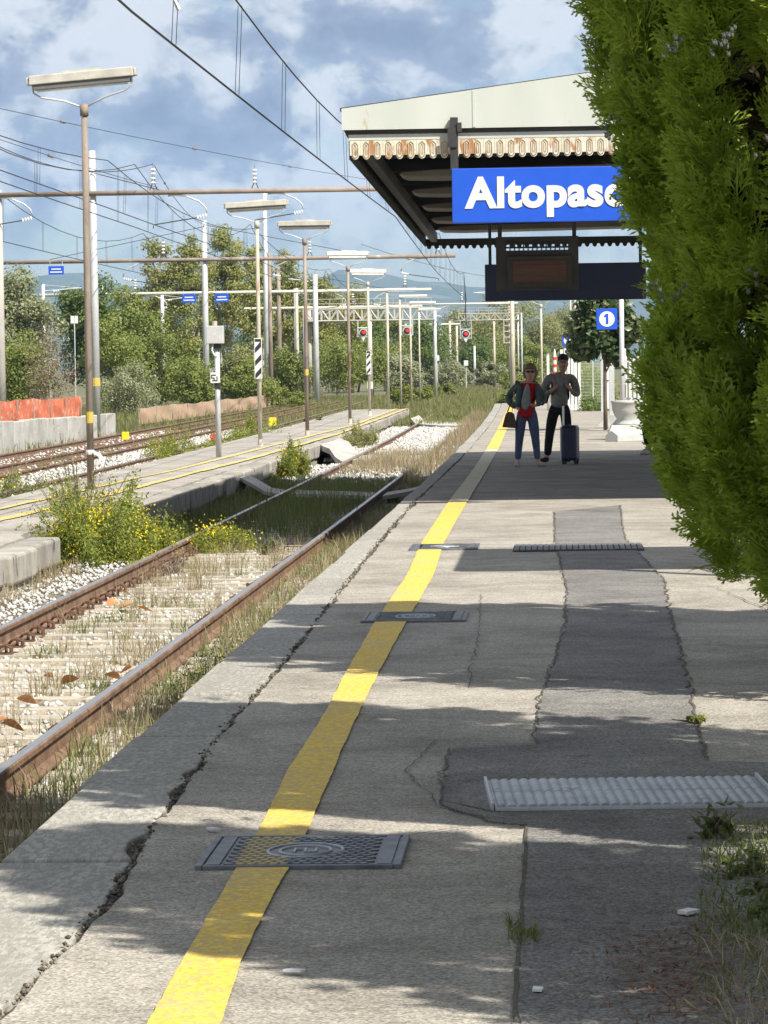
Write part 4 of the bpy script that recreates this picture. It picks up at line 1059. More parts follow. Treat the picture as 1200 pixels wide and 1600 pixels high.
# signal gantries and signals
def truss(parent, xa, xb, y, z0, z1, d, n, mat='concpole'):
    mb = MB(); r = 0.035
    for yy in (y, y + d):
        for z in (z0, z1): mb.tube([(xa, yy, z), (xb, yy, z)], r * 1.5, 6)
        for k in range(n):
            x, x2 = xa + (xb - xa) * k / n, xa + (xb - xa) * (k + 1) / n
            mb.tube([(x, yy, z0), (x2, yy, z1)] if k % 2 else [(x, yy, z1), (x2, yy, z0)], r, 5); mb.tube([(x, yy, z0), (x, yy, z1)], r, 5)
    for k in range(n + 1):
        x = xa + (xb - xa) * k / n; mb.tube([(x, y, z0), (x, y + d, z0)], r, 5)
    mb.box(((xa + xb) / 2, y + d / 2, z0 - 0.04), (abs(xb - xa), d, 0.05))
    return mb.build('truss', M[mat], parent)
def railing(parent, xa, xb, y, z, n, h=0.9):
    mb = MB()
    for q in (0.5, 1.0): mb.tube([(xa, y, z + h * q), (xb, y, z + h * q)], 0.022, 5)
    for k in range(n + 1): x = xa + (xb - xa) * k / n; mb.tube([(x, y, z), (x, y, z + h)], 0.022, 5)
    mb.build('railing', M['concpole'], parent)
g1 = tag(empty('signal_gantry'), 'long grey lattice signal gantry spanning the left tracks', 'gantry')
truss(g1, -15.2, -7.4, 213, 4.25, 4.95, 0.9, 16); railing(g1, -15.2, -7.6, 213, 5.0, 10, 0.55)
for x in (-15.2, -15.0): mast(g1, x, 213 + (0.9 if x > -15.1 else 0), -0.7, 5.0, 0.13, 0.13, 'concpole', name='leg')
for x in (-7.4,): mast(g1, x, 213.4, -0.7, 4.9, 0.10, 0.10, 'galv', name='leg')
g2 = tag(empty('signal_gantry'), 'short grey lattice gantry with ladder over the far track', 'gantry')
truss(g2, -8.4, -3.3, 300, 5.2, 5.75, 0.9, 10); railing(g2, -8.4, -3.3, 300, 5.75, 6, 0.5)
ld = MB()
for x in (-4.6, -3.75):
    ld.tube([(x, 299.9, 3.2), (x, 299.9, 5.2)], 0.06, 5)
for k in range(5): ld.tube([(-4.6, 299.9, 3.25 + k * 0.48), (-3.75, 299.9, 3.25 + k * 0.48)], 0.05, 5)
ld.build('ladder', M['concpole'], g2)
for x in (-3.4, -3.1): mast(g2, x, 300.3, -0.7, 5.8, 0.07, 0.07, 'galv', name='leg')
M['redlight'] = plain('red_signal_light', (0.6, 0.02, 0.02), 0.3, 0.0, (1.0, 0.03, 0.02), 1.2)
def signal(x, y, z, ztop, label, tri=True):
    t = tag(empty('signal_light', (x, y, z)), label, 'signal', 'red railway signals on gantries')
    R0 = 0.26 * y / 250
    MB().tube([(0, 0, 0), (0, 0.06, 0)], R0 * 1.12, 24).build('rim', M['white'], t)
    MB().tube([(0, -0.02, 0), (0, 0.0, 0)], R0 * 0.92, 24).build('target_board', M['black'], t)
    MB().tube([(0.03, -0.06, 0.03), (0.03, -0.021, 0.03)], R0 * 0.45, 16).build('lens', M['redlight'], t)
    MB().tube([(0.03, -0.22, R0 * 0.62), (0.03, -0.021, R0 * 0.66)], R0 * 0.16, 10).build('hood', M['black'], t)
    if tri: MB().prism_y([(-R0 * 0.55, -R0 * 1.2), (R0 * 0.55, -R0 * 1.2), (0, -R0 * 2.3)], -0.01, 0.02).build('plate', M['white'], t)
    fr = MB()
    for s in (-1, 1): fr.tube([(s * R0 * 1.5, 0.1, -R0 * 1.2), (s * R0 * 1.5, 0.1, ztop - z)], 0.04, 5)
    for q in (-1.15, 1.3): fr.tube([(-R0 * 1.5, 0.1, R0 * q), (R0 * 1.5, 0.1, R0 * q)], 0.04, 5)
    fr.build('hanging_frame', M['galv'], t)
signal(-11.68, 212.8, 3.51, 4.3, 'left red signal hanging from the long gantry')
signal(-9.06, 212.8, 3.59, 4.3, 'middle red signal, just left of the row of lamp poles', False)
signal(-7.8, 299.7, 4.05, 5.2, 'right red signal hanging from the short far gantry')
def relay(x, y, z0, h, label):
    t = tag(empty('relay_box', (x, y, z0)), label, 'box')
    MB().tube([(0, 0, 0), (0, 0, h)], 0.04, 6).build('post', M['galv'], t)
    MB().box((0, -0.05, h), (0.34, 0.2, 0.42)).build('cabinet', M['white'], t, bevel=0.02)
relay(-10.9, 205, -0.6, 1.0, 'white relay box on a short post behind the fourth lamp')
relay(-8.9, 260, -0.6, 2.6, 'white relay box on a tall post left of the far masts')
relay(-7.3, 280, -0.6, 2.2, 'white relay box on a post below the right red signal')

# ------------------------------------------------------------------ wall, orange netting
wl = tag(empty('retaining_wall'), 'low grey concrete wall of upright panels under the orange netting', 'wall')
pa, pb = Vector((-15.9, 92.0, 0)), Vector((-13.9, 110.0, 0)); n = 15
rw = np.random.default_rng(9)
ang = math.atan2(pb.y - pa.y, pb.x - pa.x)
for k in range(n):
    c = pa.lerp(pb, (k + 0.5) / n); L = (pb - pa).length / n
    if k > 12 and k == 13: continue
    MB().box((c.x, c.y, -0.26 + rw.normal(0, 0.015)), (L - 0.03, 0.22 + rw.uniform(0, 0.03), 0.92), ang, 0.97).build('wall_panel', M['concrete'], wl, bevel=0.03)
def netting(label, a, b, z, h, mat, seed, posts=8):
    t = tag(empty('netting_fence'), label, 'fence')
    r = np.random.default_rng(seed); n = 60; mb = MB(); rows = 6
    a, b = Vector(a), Vector(b); d = (b - a).normalized(); nr = Vector((-d.y, d.x, 0))
    for side in (0, 0.012):
        for j in range(rows):
            for i in range(n + 1):
                s = i / n; p = a.lerp(b, s)
                sagt = 0.05 * abs(math.sin(s * posts * math.pi)) * (j / (rows - 1)) + 0.03 * math.sin(s * 17 + seed) * (j / (rows - 1))
                w = 0.02 * math.sin(s * 33 + j * 1.1) + 0.015 * math.sin(s * 71 + j)
                p = p + nr * (w + side); mb.v.append((p.x, p.y, z + h * j / (rows - 1) - sagt * h * 1.2))
    m = n + 1
    for q in range(2):
        for j in range(rows - 1):
            for i in range(n): o_ = q * rows * m; mb.f.append((o_ + j * m + i, o_ + j * m + i + 1, o_ + (j + 1) * m + i + 1, o_ + (j + 1) * m + i))
    mb.build('net', M[mat], t, smooth=True)
    for k in range(posts + 1):
        p = a.lerp(b, k / posts); MB().tube([(p.x, p.y - 0.08, z - 0.35), (p.x, p.y - 0.08, z + h * 0.98)], 0.025, 5).build('stake', M['rustpole'], t)
netting('bright orange plastic netting fence on the concrete wall', (-16.3, 93.5, 0), (-14.6, 108, 0), 0.16, 0.60, 'orange', 1)
netting('faded pinkish netting sagging in the weeds behind the equipment post', (-15.2, 128, 0), (-14.5, 178, 0), -0.45, 0.62, 'orangepale', 2, 10)
t = tag(empty('timber_fence'), 'weathered grey board fence half buried in the hedge', 'fence')
for k in range(9): MB().box((-20.6 + k * 0.27 + 2.3, 181 + k * 0.02, 0.45), (0.25, 0.05, 2.2 - 0.03 * (k % 3))).build('board', M['concrete'], t)

# ------------------------------------------------------------------ right side: planter, fence, gate, posts
pl = tag(empty('concrete_planter', (1.42, 73.2, 0)), 'pale round concrete planter bowl on a flared foot beside the cypress', 'planter')
MB().lathe((0, 0, 0), [(0.30, 0.30), (0.26, 0.34), (0.24, 0.42), (0.30, 0.52), (0.335, 0.62), (0.345, 0.74), (0.36, 0.75), (0.36, 0.80), (0.30, 0.80), (0.28, 0.70)], 24).build('bowl', M['concrete_pale'], pl, smooth=True)
MB().box((-0.05, 0, 0.15), (0.85, 0.85, 0.30), taper=0.72).build('foot', M['concrete_pale'], pl, bevel=0.02)
MB().lathe((0, 0, 0.66), [(0.27, 0.0), (0.27, 0.06)], 20).build('earth', M['soil'], pl)
bl = MB(); bl.prism_y([(-0.16, 0), (0.16, 0), (0.16, 0.13), (0.0, 0.23), (-0.16, 0.13)], -0.5, 0.5)
tag(bl.build('concrete_block', M['concrete_pale'], None, bevel=0.008, loc=(1.36, 71.6, 0)), 'small white house shaped concrete block on the ground before the planter', 'block').rotation_euler.z = R(-40)
def fence_post(x, y, h, label):
    t = tag(empty('fence_post', (x, y, 0)), label, 'post', 'grey posts with sloping concrete feet')
    MB().box((0, 0, h / 2), (0.13, 0.13, h)).build('shaft', M['galv'], t, bevel=0.01)
    MB().prism_y([(-0.42, 0.0), (0.2, 0.0), (0.2, 0.32), (-0.05, 0.34), (-0.18, 0.26)], -0.15, 0.15).build('foot', M['concrete_pale'], t, bevel=0.02)
fence_post(1.27, 86, 1.95, 'grey post with sloping foot directly behind the small tree trunk')
fence_post(1.48, 82, 1.9, 'grey post with sloping foot between the trunk and the planter')
t = tag(empty('picket_fence'), 'white upright picket fence just left of the cypress foliage', 'fence')
for k in range(9): MB().box((1.55 + 0.095 * k, 82.5 - k * 0.25, 0.86), (0.055, 0.05, 1.72)).build('picket', M['white'], t)
for z in (0.3, 0.75, 1.2, 1.6): MB().box((1.93, 81.55, z), (0.86, 0.03, 0.045), math.atan2(-2.0, 0.76) + math.pi if False else 0).build('rail', M['galv'], t)
t = tag(empty('board_fence'), 'tall white board fence right behind the man', 'fence')
for k in range(6): MB().box((0.10 + 0.115 * k, 121 - 0.7 * k, 0.98 + 0.03 * (k % 2)), (0.085, 0.05, 2.1)).build('board', M['white'], t)
t = tag(empty('mesh_fence'), 'green wire mesh fence at the end of the platform', 'fence')
ms = MB()
for k in range(24): ms.tube([(0.70 + 0.042 * k, 124, -0.2), (0.70 + 0.042 * k, 124, 1.95)], 0.006, 4)
for k in range(18): ms.tube([(0.70, 124, 0.1 + 0.11 * k), (1.68, 124, 0.1 + 0.11 * k)], 0.006, 4)
M['greenwire'] = plain('pale_green_wire', (0.36, 0.42, 0.28), 0.6)
stuff(ms.build('mesh_panel', M['greenwire'], t))
for x in (0.69, 1.18, 1.69): MB().tube([(x, 124.02, -0.2), (x, 124.02, 2.0)], 0.03, 8).build('post', M['galv'], t)
t = tag(empty('gate', (1.52, 113, 0)), 'white gate leaf standing behind the small tree', 'gate')
MB().box((0, 0, 0.95), (0.24, 0.05, 1.7)).build('leaf', M['white'], t, bevel=0.01)
MB().box((-0.16, 0, 0.95), (0.07, 0.08, 1.9)).build('post', M['galv'], t)
MB().box((0.02, -0.04, 1.0), (0.07, 0.03, 0.03)).build('handle', M['black'], t)
t = tag(empty('striped_post', (-0.12, 108, 0)), 'red and white striped barrier post beside the man', 'post')
MB().tube([(0, 0, 0), (0, 0, 1.75), (0, 0, 2.0)], [0.06, 0.055, 0.012], 10).build('shaft', M['white'], t, smooth=True)
for k in range(7): MB().lathe((0, 0, 0.35 + 0.22 * k), [(0.0615, 0), (0.0615, 0.09)], 10).build('stripe', M['red'], t)
t = tag(empty('marker_post', (-0.36, 118, 0)), 'plain white post between the two travellers', 'post')
MB().tube([(0, 0, 0), (0, 0, 1.85)], 0.045, 10).build('shaft', M['white'], t, smooth=True)
MB().tube([(0, 0, 1.85), (0, 0, 1.88)], 0.055, 10).build('cap', M['galv'], t)

# unseen shelter, added behind the cypresses to throw the crisp shadow band
sh = tag(empty('shadow_shelter', (2.2, 27.3, 0)), 'flat roofed shelter hidden behind the cypress', 'shelter')
MB().box((0.15, 0, 3.0), (2.5, 3.3, 0.14)).build('roof', M['concrete'], sh, bevel=0.02)
for sx in (-0.2, 1.3):
    for sy in (-1.4, 1.4): MB().box((sx, sy, 1.46), (0.1, 0.1, 2.93)).build('post', M['galv'], sh)
MB().box((1.32, 0, 1.4), (0.05, 2.65, 2.2)).build('back_panel', M['grey'], sh)

# ================================================================== PEOPLE
def skin_obj(name, J, E, mat, parent, root, sub=2, smooth=True):
    keys = list(J); idx = {k: i for i, k in enumerate(keys)}
    me = bpy.data.meshes.new(name)
    me.from_pydata([J[k][0] for k in keys], [(idx[a], idx[b]) for a, b in E], []); me.update()
    ob = bpy.data.objects.new(name, me); COL.objects.link(ob)
    md = ob.modifiers.new('skin', 'SKIN'); md.use_smooth_shade = smooth; md.branch_smoothing = 0.3
    if not me.skin_vertices:
        bm = bmesh.new(); bm.from_mesh(me); bm.verts.layers.skin.verify(); bm.to_mesh(me); bm.free()
    for i, k in enumerate(keys):
        r = J[k][1]; sv_ = me.skin_vertices[0].data[i]
        sv_.radius = r if isinstance(r, tuple) else (r, r); sv_.use_root = (k == root)
    sb = ob.modifiers.new('sub', 'SUBSURF'); sb.levels = sub; sb.render_levels = sub
    bpy.context.view_layer.update()
    m2 = bpy.data.meshes.new_from_object(ob.evaluated_get(bpy.context.evaluated_depsgraph_get()))
    bpy.data.objects.remove(ob)
    m2.materials.clear(); m2.materials.append(mat)
    for p in m2.polygons: p.use_smooth = True
    return link(bpy.data.objects.new(name, m2), parent)
def chain(*k): return list(zip(k, k[1:]))
def ellip(mb, c, r, n=14, m=9, f=None):
    b = len(mb.v)
    for j in range(m + 1):
        th = math.pi * j / m
        for i in range(n):
            ph = 2 * math.pi * i / n
            p = Vector((math.sin(th) * math.cos(ph), math.sin(th) * math.sin(ph), math.cos(th)))
            q = Vector((p.x * r[0], p.y * r[1], p.z * r[2]))
            if f: q = f(q, p)
            mb.v.append((c[0] + q.x, c[1] + q.y, c[2] + q.z))
    for j in range(m):
        for i in range(n): i2 = (i + 1) % n; mb.f.append((b + j * n + i, b + j * n + i2, b + (j + 1) * n + i2, b + (j + 1) * n + i))
    return mb
def cloth(name, c1, c2, sc=14.0):
    m, t, b = newmat(name); v = pos(t)
    mp = t.nodes.new('ShaderNodeMapping'); mp.inputs['Scale'].default_value = (1.0, 1.0, 0.55); mp.inputs['Rotation'].default_value = (0.3, 0.5, 0.0); t.links.new(v, mp.inputs['Vector'])
    f = noise(t, mp.outputs[0], 9.0, 3.0, 0.5, 1.2)
    c = ramp(t, noise(t, v, sc, 5.0).outputs['Fac'], [(0.3, c1), (0.7, c2)]).outputs[0]
    t.links.new(c, b.inputs['Base Color']); b.inputs['Roughness'].default_value = 0.9; b.inputs['Specular IOR Level'].default_value = 0.15
    bump(t, b, f.outputs['Fac'], 0.9, 0.06)
    return m
M['skin'] = plain('skin_tone', (0.52, 0.31, 0.22), 0.55)
M['skin2'] = plain('skin_tone_deep', (0.40, 0.23, 0.16), 0.55)
M['jeans'] = cloth('blue_jeans', (0.055, 0.075, 0.14), (0.11, 0.14, 0.23), 5)
M['redtop'] = cloth('red_knit', (0.34, 0.012, 0.018), (0.46, 0.02, 0.03))
M['teal'] = cloth('teal_grey_jacket', (0.075, 0.10, 0.105), (0.115, 0.15, 0.155))
M['palecloth'] = cloth('pale_grey_cloth', (0.20, 0.23, 0.235), (0.29, 0.32, 0.325))
M['greysweat'] = cloth('grey_sweatshirt', (0.17, 0.165, 0.155), (0.26, 0.25, 0.235), 6)
M['blackcloth'] = cloth('black_trousers', (0.012, 0.012, 0.013), (0.026, 0.025, 0.026))
M['tee'] = cloth('white_tee', (0.55, 0.55, 0.56), (0.66, 0.66, 0.66))
M['hairbrown'] = worn('brown_hair', (0.10, 0.06, 0.035), (0.30, 0.20, 0.12), 18, 0.6, fine=120, stretch=(3, 3, 0.4))
M['hairblack'] = worn('black_hair', (0.010, 0.008, 0.008), (0.025, 0.02, 0.018), 18, 0.6, fine=120)
M['shoebeige'] = cloth('beige_shoe', (0.36, 0.31, 0.27), (0.48, 0.43, 0.39))
M['leather'] = cloth('brown_leather', (0.09, 0.055, 0.04), (0.16, 0.105, 0.08))
M['navyshell'] = worn('navy_shell', (0.010, 0.016, 0.05), (0.018, 0.026, 0.07), 5, 0.35)
M['chrome'] = plain('handle_metal', (0.55, 0.55, 0.56), 0.3, 0.7)

def hand(J, E, wrist, palm, tip, thumb, tag_):
    """palm, four unequal bent fingers and a thumb leaving the side of the palm"""
    w, p, t_, th = Vector(wrist), Vector(palm), Vector(tip), Vector(thumb)
    J['palm' + tag_] = (tuple(p), (0.032, 0.020))
    E.append(('wrist' + tag_, 'palm' + tag_))
    d = (t_ - p); side = d.cross(th - p).cross(d).normalized()
    for k, (o, l) in enumerate(((0.024, 0.92), (0.008, 1.0), (-0.009, 0.95), (-0.025, 0.78))):
        a = p + side * o + d * 0.45 * l; b = p + side * o * 0.9 + d * l + (w - p).normalized() * 0.008 * k
        J['f%d%s' % (k, tag_)] = (tuple(a), 0.0095); J['g%d%s' % (k, tag_)] = (tuple(b), 0.008)
        E.extend([('palm' + tag_, 'f%d%s' % (k, tag_)), ('f%d%s' % (k, tag_), 'g%d%s' % (k, tag_))])
    m = p.lerp(th, 0.55)
    J['t0' + tag_] = (tuple(m), 0.011); J['t1' + tag_] = (tuple(th), 0.009)
    E.extend([('palm' + tag_, 't0' + tag_), ('t0' + tag_, 't1' + tag_)])

def face(root, hx, hy, hz, s, mat_hair, glasses):
    """eyes, brows, mouth and ears set on the head at (hx,hy,hz); s = head half height"""
    e = MB()
    if glasses:
        for q in (-1, 1): ellip(e, (hx + q * 0.033, hy - 0.088, hz + 0.012), (0.029, 0.012, 0.022), 10, 6)
        e.tube([(hx - 0.08, hy - 0.03, hz + 0.018), (hx - 0.055, hy - 0.085, hz + 0.018), (hx + 0.055, hy - 0.085, hz + 0.018), (hx + 0.08, hy - 0.03, hz + 0.018)], 0.006, 5)
        e.build('sunglasses', M['black'], root, smooth=True)
    else:
        for q in (-1, 1):
            ellip(MB(), (hx + q * 0.031, hy - 0.083, hz + 0.008), (0.014, 0.008, 0.007), 8, 5).build('eye', M['black'], root, smooth=True)
            MB().tube([(hx + q * 0.014, hy - 0.088, hz + 0.026), (hx + q * 0.032, hy - 0.089, hz + 0.031), (hx + q * 0.05, hy - 0.078, hz + 0.025)], 0.004, 4).build('brow', mat_hair, root)
    m_ = MB().tube([(hx - 0.024, hy - 0.080, hz - 0.057), (hx, hy - 0.088, hz - 0.055), (hx + 0.024, hy - 0.080, hz - 0.057)], [0.003, 0.006, 0.003], 5)
    m_.build('mouth', M['redlip'], root)
M['redlip'] = plain('lips', (0.30, 0.09, 0.08), 0.5)

def head_joints(J, E, x, y, z, sc=1.0):
    J['neck'] = ((x - 0.01, y + 0.015, z - 0.175 * sc), 0.052)
    J['jaw'] = ((x, y - 0.015, z - 0.065 * sc), (0.060, 0.068))
    J['face'] = ((x, y - 0.005, z), (0.074, 0.088))
    J['skull'] = ((x, y + 0.012, z + 0.062 * sc), (0.070, 0.085))
    J['nose'] = ((x, y - 0.112, z - 0.022), 0.012)
    J['ear_a'] = ((x - 0.083, y + 0.01, z - 0.005), 0.013); J['ear_b'] = ((x + 0.083, y + 0.01, z - 0.005), 0.013)
    E.extend(chain('neck', 'jaw', 'face', 'skull')); E.extend([('face', 'nose'), ('face', 'ear_a'), ('face', 'ear_b')])

# --- woman -----------------------------------------------------------------
wo = tag(empty('person', (-0.50, 54.9, 0.0)), 'person in red top, teal jacket and blue jeans with sunglasses, hand on hip', 'person')
J = {'pel': ((0, 0, 0.84), (0.10, 0.08)), 'waist': ((0, 0, 0.98), (0.085, 0.065)), 'chest': ((0.02, 0.0, 1.16), (0.10, 0.075)), 'upper': ((0.03, 0.01, 1.27), (0.10, 0.075)),
     'sh_a': ((-0.14, 0.01, 1.265), 0.052), 'el_a': ((-0.285, 0.04, 1.05), 0.040), 'wrist_a': ((-0.15, -0.05, 0.915), 0.027),
     'sh_b': ((0.19, 0.01, 1.255), 0.052), 'el_b': ((0.25, 0.05, 1.02), 0.040), 'wrist_b': ((0.15, -0.10, 0.95), 0.027),
     'hip_a': ((-0.085, 0, 0.80), 0.065), 'kn_a': ((-0.12, -0.015, 0.45), 0.042), 'an_a': ((-0.15, 0.0, 0.08), 0.030), 'toe_a': ((-0.165, -0.14, 0.03), (0.036, 0.022)),
     'hip_b': ((0.085, 0, 0.80), 0.065), 'kn_b': ((0.125, -0.02, 0.45), 0.042), 'an_b': ((0.155, 0.0, 0.08), 0.030), 'toe_b': ((0.285, -0.07, 0.03), (0.036, 0.022))}
E = chain('pel', 'waist', 'chest', 'upper') + chain('upper', 'sh_a', 'el_a', 'wrist_a') + chain('upper', 'sh_b', 'el_b', 'wrist_b') + chain('pel', 'hip_a', 'kn_a', 'an_a', 'toe_a') + chain('pel', 'hip_b', 'kn_b', 'an_b', 'toe_b')
head_joints(J, E, 0.06, -0.02, 1.46, 0.95); E.append(('upper', 'neck'))
hand(J, E, (-0.15, -0.05, 0.915), (-0.11, -0.085, 0.89), (-0.05, -0.115, 0.85), (-0.075, -0.11, 0.91), '_a')
hand(J, E, (0.15, -0.10, 0.95), (0.10, -0.125, 0.955), (0.03, -0.135, 0.95), (0.08, -0.13, 0.99), '_b')
skin_obj('body', J, E, M['skin'], wo, 'pel')
ln = {'pel': ((0, 0, 0.85), (0.145, 0.115)), 'hip_a': ((-0.085, 0, 0.78), (0.10, 0.10)), 'th_a': ((-0.105, -0.01, 0.62), 0.088), 'kn_a': ((-0.12, -0.015, 0.45), 0.070), 'ca_a': ((-0.135, 0.01, 0.30), 0.062), 'an_a': ((-0.15, 0.0, 0.10), 0.048),
      'hip_b': ((0.085, 0, 0.78), (0.10, 0.10)), 'th_b': ((0.105, -0.01, 0.62), 0.088), 'kn_b': ((0.125, -0.02, 0.45), 0.070), 'ca_b': ((0.14, 0.01, 0.30), 0.062), 'an_b': ((0.155, 0, 0.10), 0.048), 'top': ((0, 0, 0.94), (0.135, 0.105))}
skin_obj('jeans', ln, chain('top', 'pel', 'hip_a', 'th_a', 'kn_a', 'ca_a', 'an_a') + chain('pel', 'hip_b', 'th_b', 'kn_b', 'ca_b', 'an_b'), M['jeans'], wo, 'pel')
skin_obj('red_top', {'z': ((0.0, 0, 0.74), (0.15, 0.12)), 'a': ((0.0, 0, 0.80), (0.18, 0.14)), 'b': ((0, 0, 0.96), (0.165, 0.13)), 'c': ((0.02, -0.01, 1.14), (0.165, 0.13)), 'd': ((0.03, 0, 1.27), (0.125, 0.10)), 'e': ((0.045, 0.0, 1.34), (0.06, 0.055)),
                     's1': ((-0.13, 0.01, 1.25), 0.066), 's2': ((0.19, 0.01, 1.24), 0.066)}, chain('z', 'a', 'b', 'c', 'd', 'e') + [('d', 's1'), ('d', 's2')], M['redtop'], wo, 'c')
jk = skin_obj('jacket', {'sh': ((-0.09, 0.035, 1.28), (0.085, 0.075)), 'bk': ((-0.07, 0.06, 1.12), (0.115, 0.085)), 'lo': ((-0.08, 0.065, 0.95), (0.11, 0.075)),
                         'sa': ((-0.17, 0.02, 1.25), 0.080), 'ma': ((-0.245, 0.04, 1.14), 0.072), 'ea': ((-0.30, 0.045, 1.05), 0.066), 'fa': ((-0.23, -0.01, 0.97), 0.060), 'wa': ((-0.155, -0.05, 0.92), 0.048),
                         'f1': ((-0.085, -0.085, 1.235), 0.050), 'f2': ((-0.125, -0.115, 1.08), 0.056), 'f3': ((-0.135, -0.11, 0.92), 0.05), 'r1': ((0.165, -0.075, 1.22), 0.045), 'r2': ((0.185, -0.10, 1.06), 0.048), 'r3': ((0.18, -0.10, 0.93), 0.04), 'cb': ((0.06, 0.06, 1.29), (0.08, 0.06)), 'sb': ((0.205, 0.03, 1.24), 0.074), 'eb': ((0.262, 0.06, 1.03), 0.062), 'wb': ((0.21, -0.02, 0.97), 0.05)},
              chain('lo', 'bk', 'sh', 'sa', 'ma', 'ea', 'fa', 'wa') + chain('sh', 'cb', 'sb', 'eb', 'wb') + chain('sa', 'f1', 'f2', 'f3') + chain('sb', 'r1', 'r2', 'r3'), M['teal'], wo, 'sh')
ellip(MB(), (-0.005, -0.155, 1.085), (0.088, 0.04, 0.205), 16, 12, lambda q, p: Vector((q.x * (0.75 - 0.30 * p.z) + 0.02 * p.z, q.y, q.z))).build('scarf', M['palecloth'], wo, smooth=True)
def bob(q, p):
    if p.y < -0.35 and p.z < 0.42: q = Vector((q.x * 1.02, q.y * 0.55, q.z))
    if p.z < -0.2: q.x *= 1.12; q.z *= 1.05
    return q
MB_h = ellip(MB(), (0.06, 0.012, 1.475), (0.112, 0.118, 0.135), 20, 14, bob); MB_h.build('hair', M['hairbrown'], wo, smooth=True)
fr = MB(); ellip(fr, (0.06, -0.062, 1.545), (0.085, 0.055, 0.034), 14, 8); fr.build('fringe', M['hairbrown'], wo, smooth=True)
face(wo, 0.06, -0.025, 1.46, 0.11, M['hairbrown'], True)
for s, (ax, tx, ty) in (('a', (-0.15, -0.168, -0.15)), ('b', (0.155, 0.30, -0.08))):
    skin_obj('shoe', {'h': ((ax, 0.02, 0.045), (0.046, 0.045)), 'm': ((ax * 0.5 + tx * 0.5, ty * 0.45, 0.042), (0.050, 0.040)), 't': ((tx, ty, 0.032), (0.044, 0.030))}, chain('h', 'm', 't'), M['shoebeige'], wo, 'h')
hb = tag(empty('handbag', (-0.77, 54.85, 0.62)), 'small brown leather handbag hanging at the hip of the person in red', 'handbag')
MB().prism_y([(-0.115, 0.0), (0.115, -0.02), (0.075, 0.20), (0.03, 0.235), (-0.03, 0.235), (-0.06, 0.20)], -0.05, 0.05).build('pouch', M['leather'], hb, bevel=0.015)
MB().prism_y([(-0.085, 0.10), (0.10, 0.09), (0.07, 0.20), (-0.055, 0.20)], -0.062, -0.052).build('flap', M['leather'], hb)
MB().tube([(-0.03, 0, 0.23), (0.03, 0.0, 0.40), (0.07, 0.02, 0.62), (0.12, 0.03, 0.72)], 0.010, 5).build('strap', M['leather'], hb)
MB().tube([(0.04, 0, 0.23), (0.06, 0.0, 0.40), (0.085, 0.02, 0.62), (0.12, 0.03, 0.72)], 0.007, 5).build('strap', M['white'], hb)

# --- man ---------------------------------------------------------------------
ma = tag(empty('person', (0.0, 57.3, 0.0)), 'person in grey sweatshirt and black trousers holding both hands at the chest', 'person')
J = {'pel': ((0, 0, 0.90), (0.10, 0.08)), 'waist': ((0.01, 0, 1.05), (0.09, 0.07)), 'chest': ((0.02, 0, 1.24), (0.12, 0.08)), 'upper': ((0.03, 0.01, 1.36), (0.11, 0.085)),
     'sh_a': ((-0.17, 0.01, 1.355), 0.060), 'el_a': ((-0.245, 0.0, 1.08), 0.046), 'wrist_a': ((-0.10, -0.17, 1.165), 0.030),
     'sh_b': ((0.22, 0.01, 1.345), 0.060), 'el_b': ((0.285, 0.0, 1.08), 0.046), 'wrist_b': ((0.17, -0.17, 1.18), 0.030),
     'hip_a': ((-0.09, 0, 0.86), 0.068), 'kn_a': ((-0.157, -0.03, 0.47), 0.044), 'an_a': ((-0.20, 0.03, 0.09), 0.034), 'toe_a': ((-0.30, -0.10, 0.035), (0.040, 0.026)),
     'hip_b': ((0.10, 0, 0.86), 0.068), 'kn_b': ((0.115, -0.03, 0.47), 0.044), 'an_b': ((0.12, 0.03, 0.09), 0.034), 'toe_b': ((0.14, -0.13, 0.035), (0.040, 0.026))}
E = chain('pel', 'waist', 'chest', 'upper') + chain('upper', 'sh_a', 'el_a', 'wrist_a') + chain('upper', 'sh_b', 'el_b', 'wrist_b') + chain('pel', 'hip_a', 'kn_a', 'an_a', 'toe_a') + chain('pel', 'hip_b', 'kn_b', 'an_b', 'toe_b')
head_joints(J, E, 0.07, -0.02, 1.595, 1.0); E.append(('upper', 'neck'))
hand(J, E, (-0.10, -0.17, 1.165), (-0.065, -0.18, 1.20), (-0.02, -0.165, 1.26), (-0.035, -0.19, 1.185), '_a')
hand(J, E, (0.17, -0.17, 1.18), (0.145, -0.18, 1.215), (0.125, -0.165, 1.275), (0.11, -0.19, 1.21), '_b')
skin_obj('body', J, E, M['skin2'], ma, 'pel')
ln = {'top': ((0.005, 0, 0.99), (0.14, 0.11)), 'pel': ((0, 0, 0.90), (0.15, 0.12)), 'hip_a': ((-0.09, 0, 0.84), (0.105, 0.105)), 'th_a': ((-0.125, -0.015, 0.66), 0.094), 'kn_a': ((-0.158, -0.03, 0.47), 0.078), 'ca_a': ((-0.18, 0.005, 0.30), 0.072), 'an_a': ((-0.20, 0.03, 0.10), 0.062),
      'hip_b': ((0.10, 0, 0.84), (0.105, 0.105)), 'th_b': ((0.11, -0.015, 0.66), 0.094), 'kn_b': ((0.115, -0.03, 0.47), 0.078), 'ca_b': ((0.12, 0.005, 0.30), 0.072), 'an_b': ((0.12, 0.03, 0.10), 0.062)}
skin_obj('trousers', ln, chain('top', 'pel', 'hip_a', 'th_a', 'kn_a', 'ca_a', 'an_a') + chain('pel', 'hip_b', 'th_b', 'kn_b', 'ca_b', 'an_b'), M['blackcloth'], ma, 'pel')
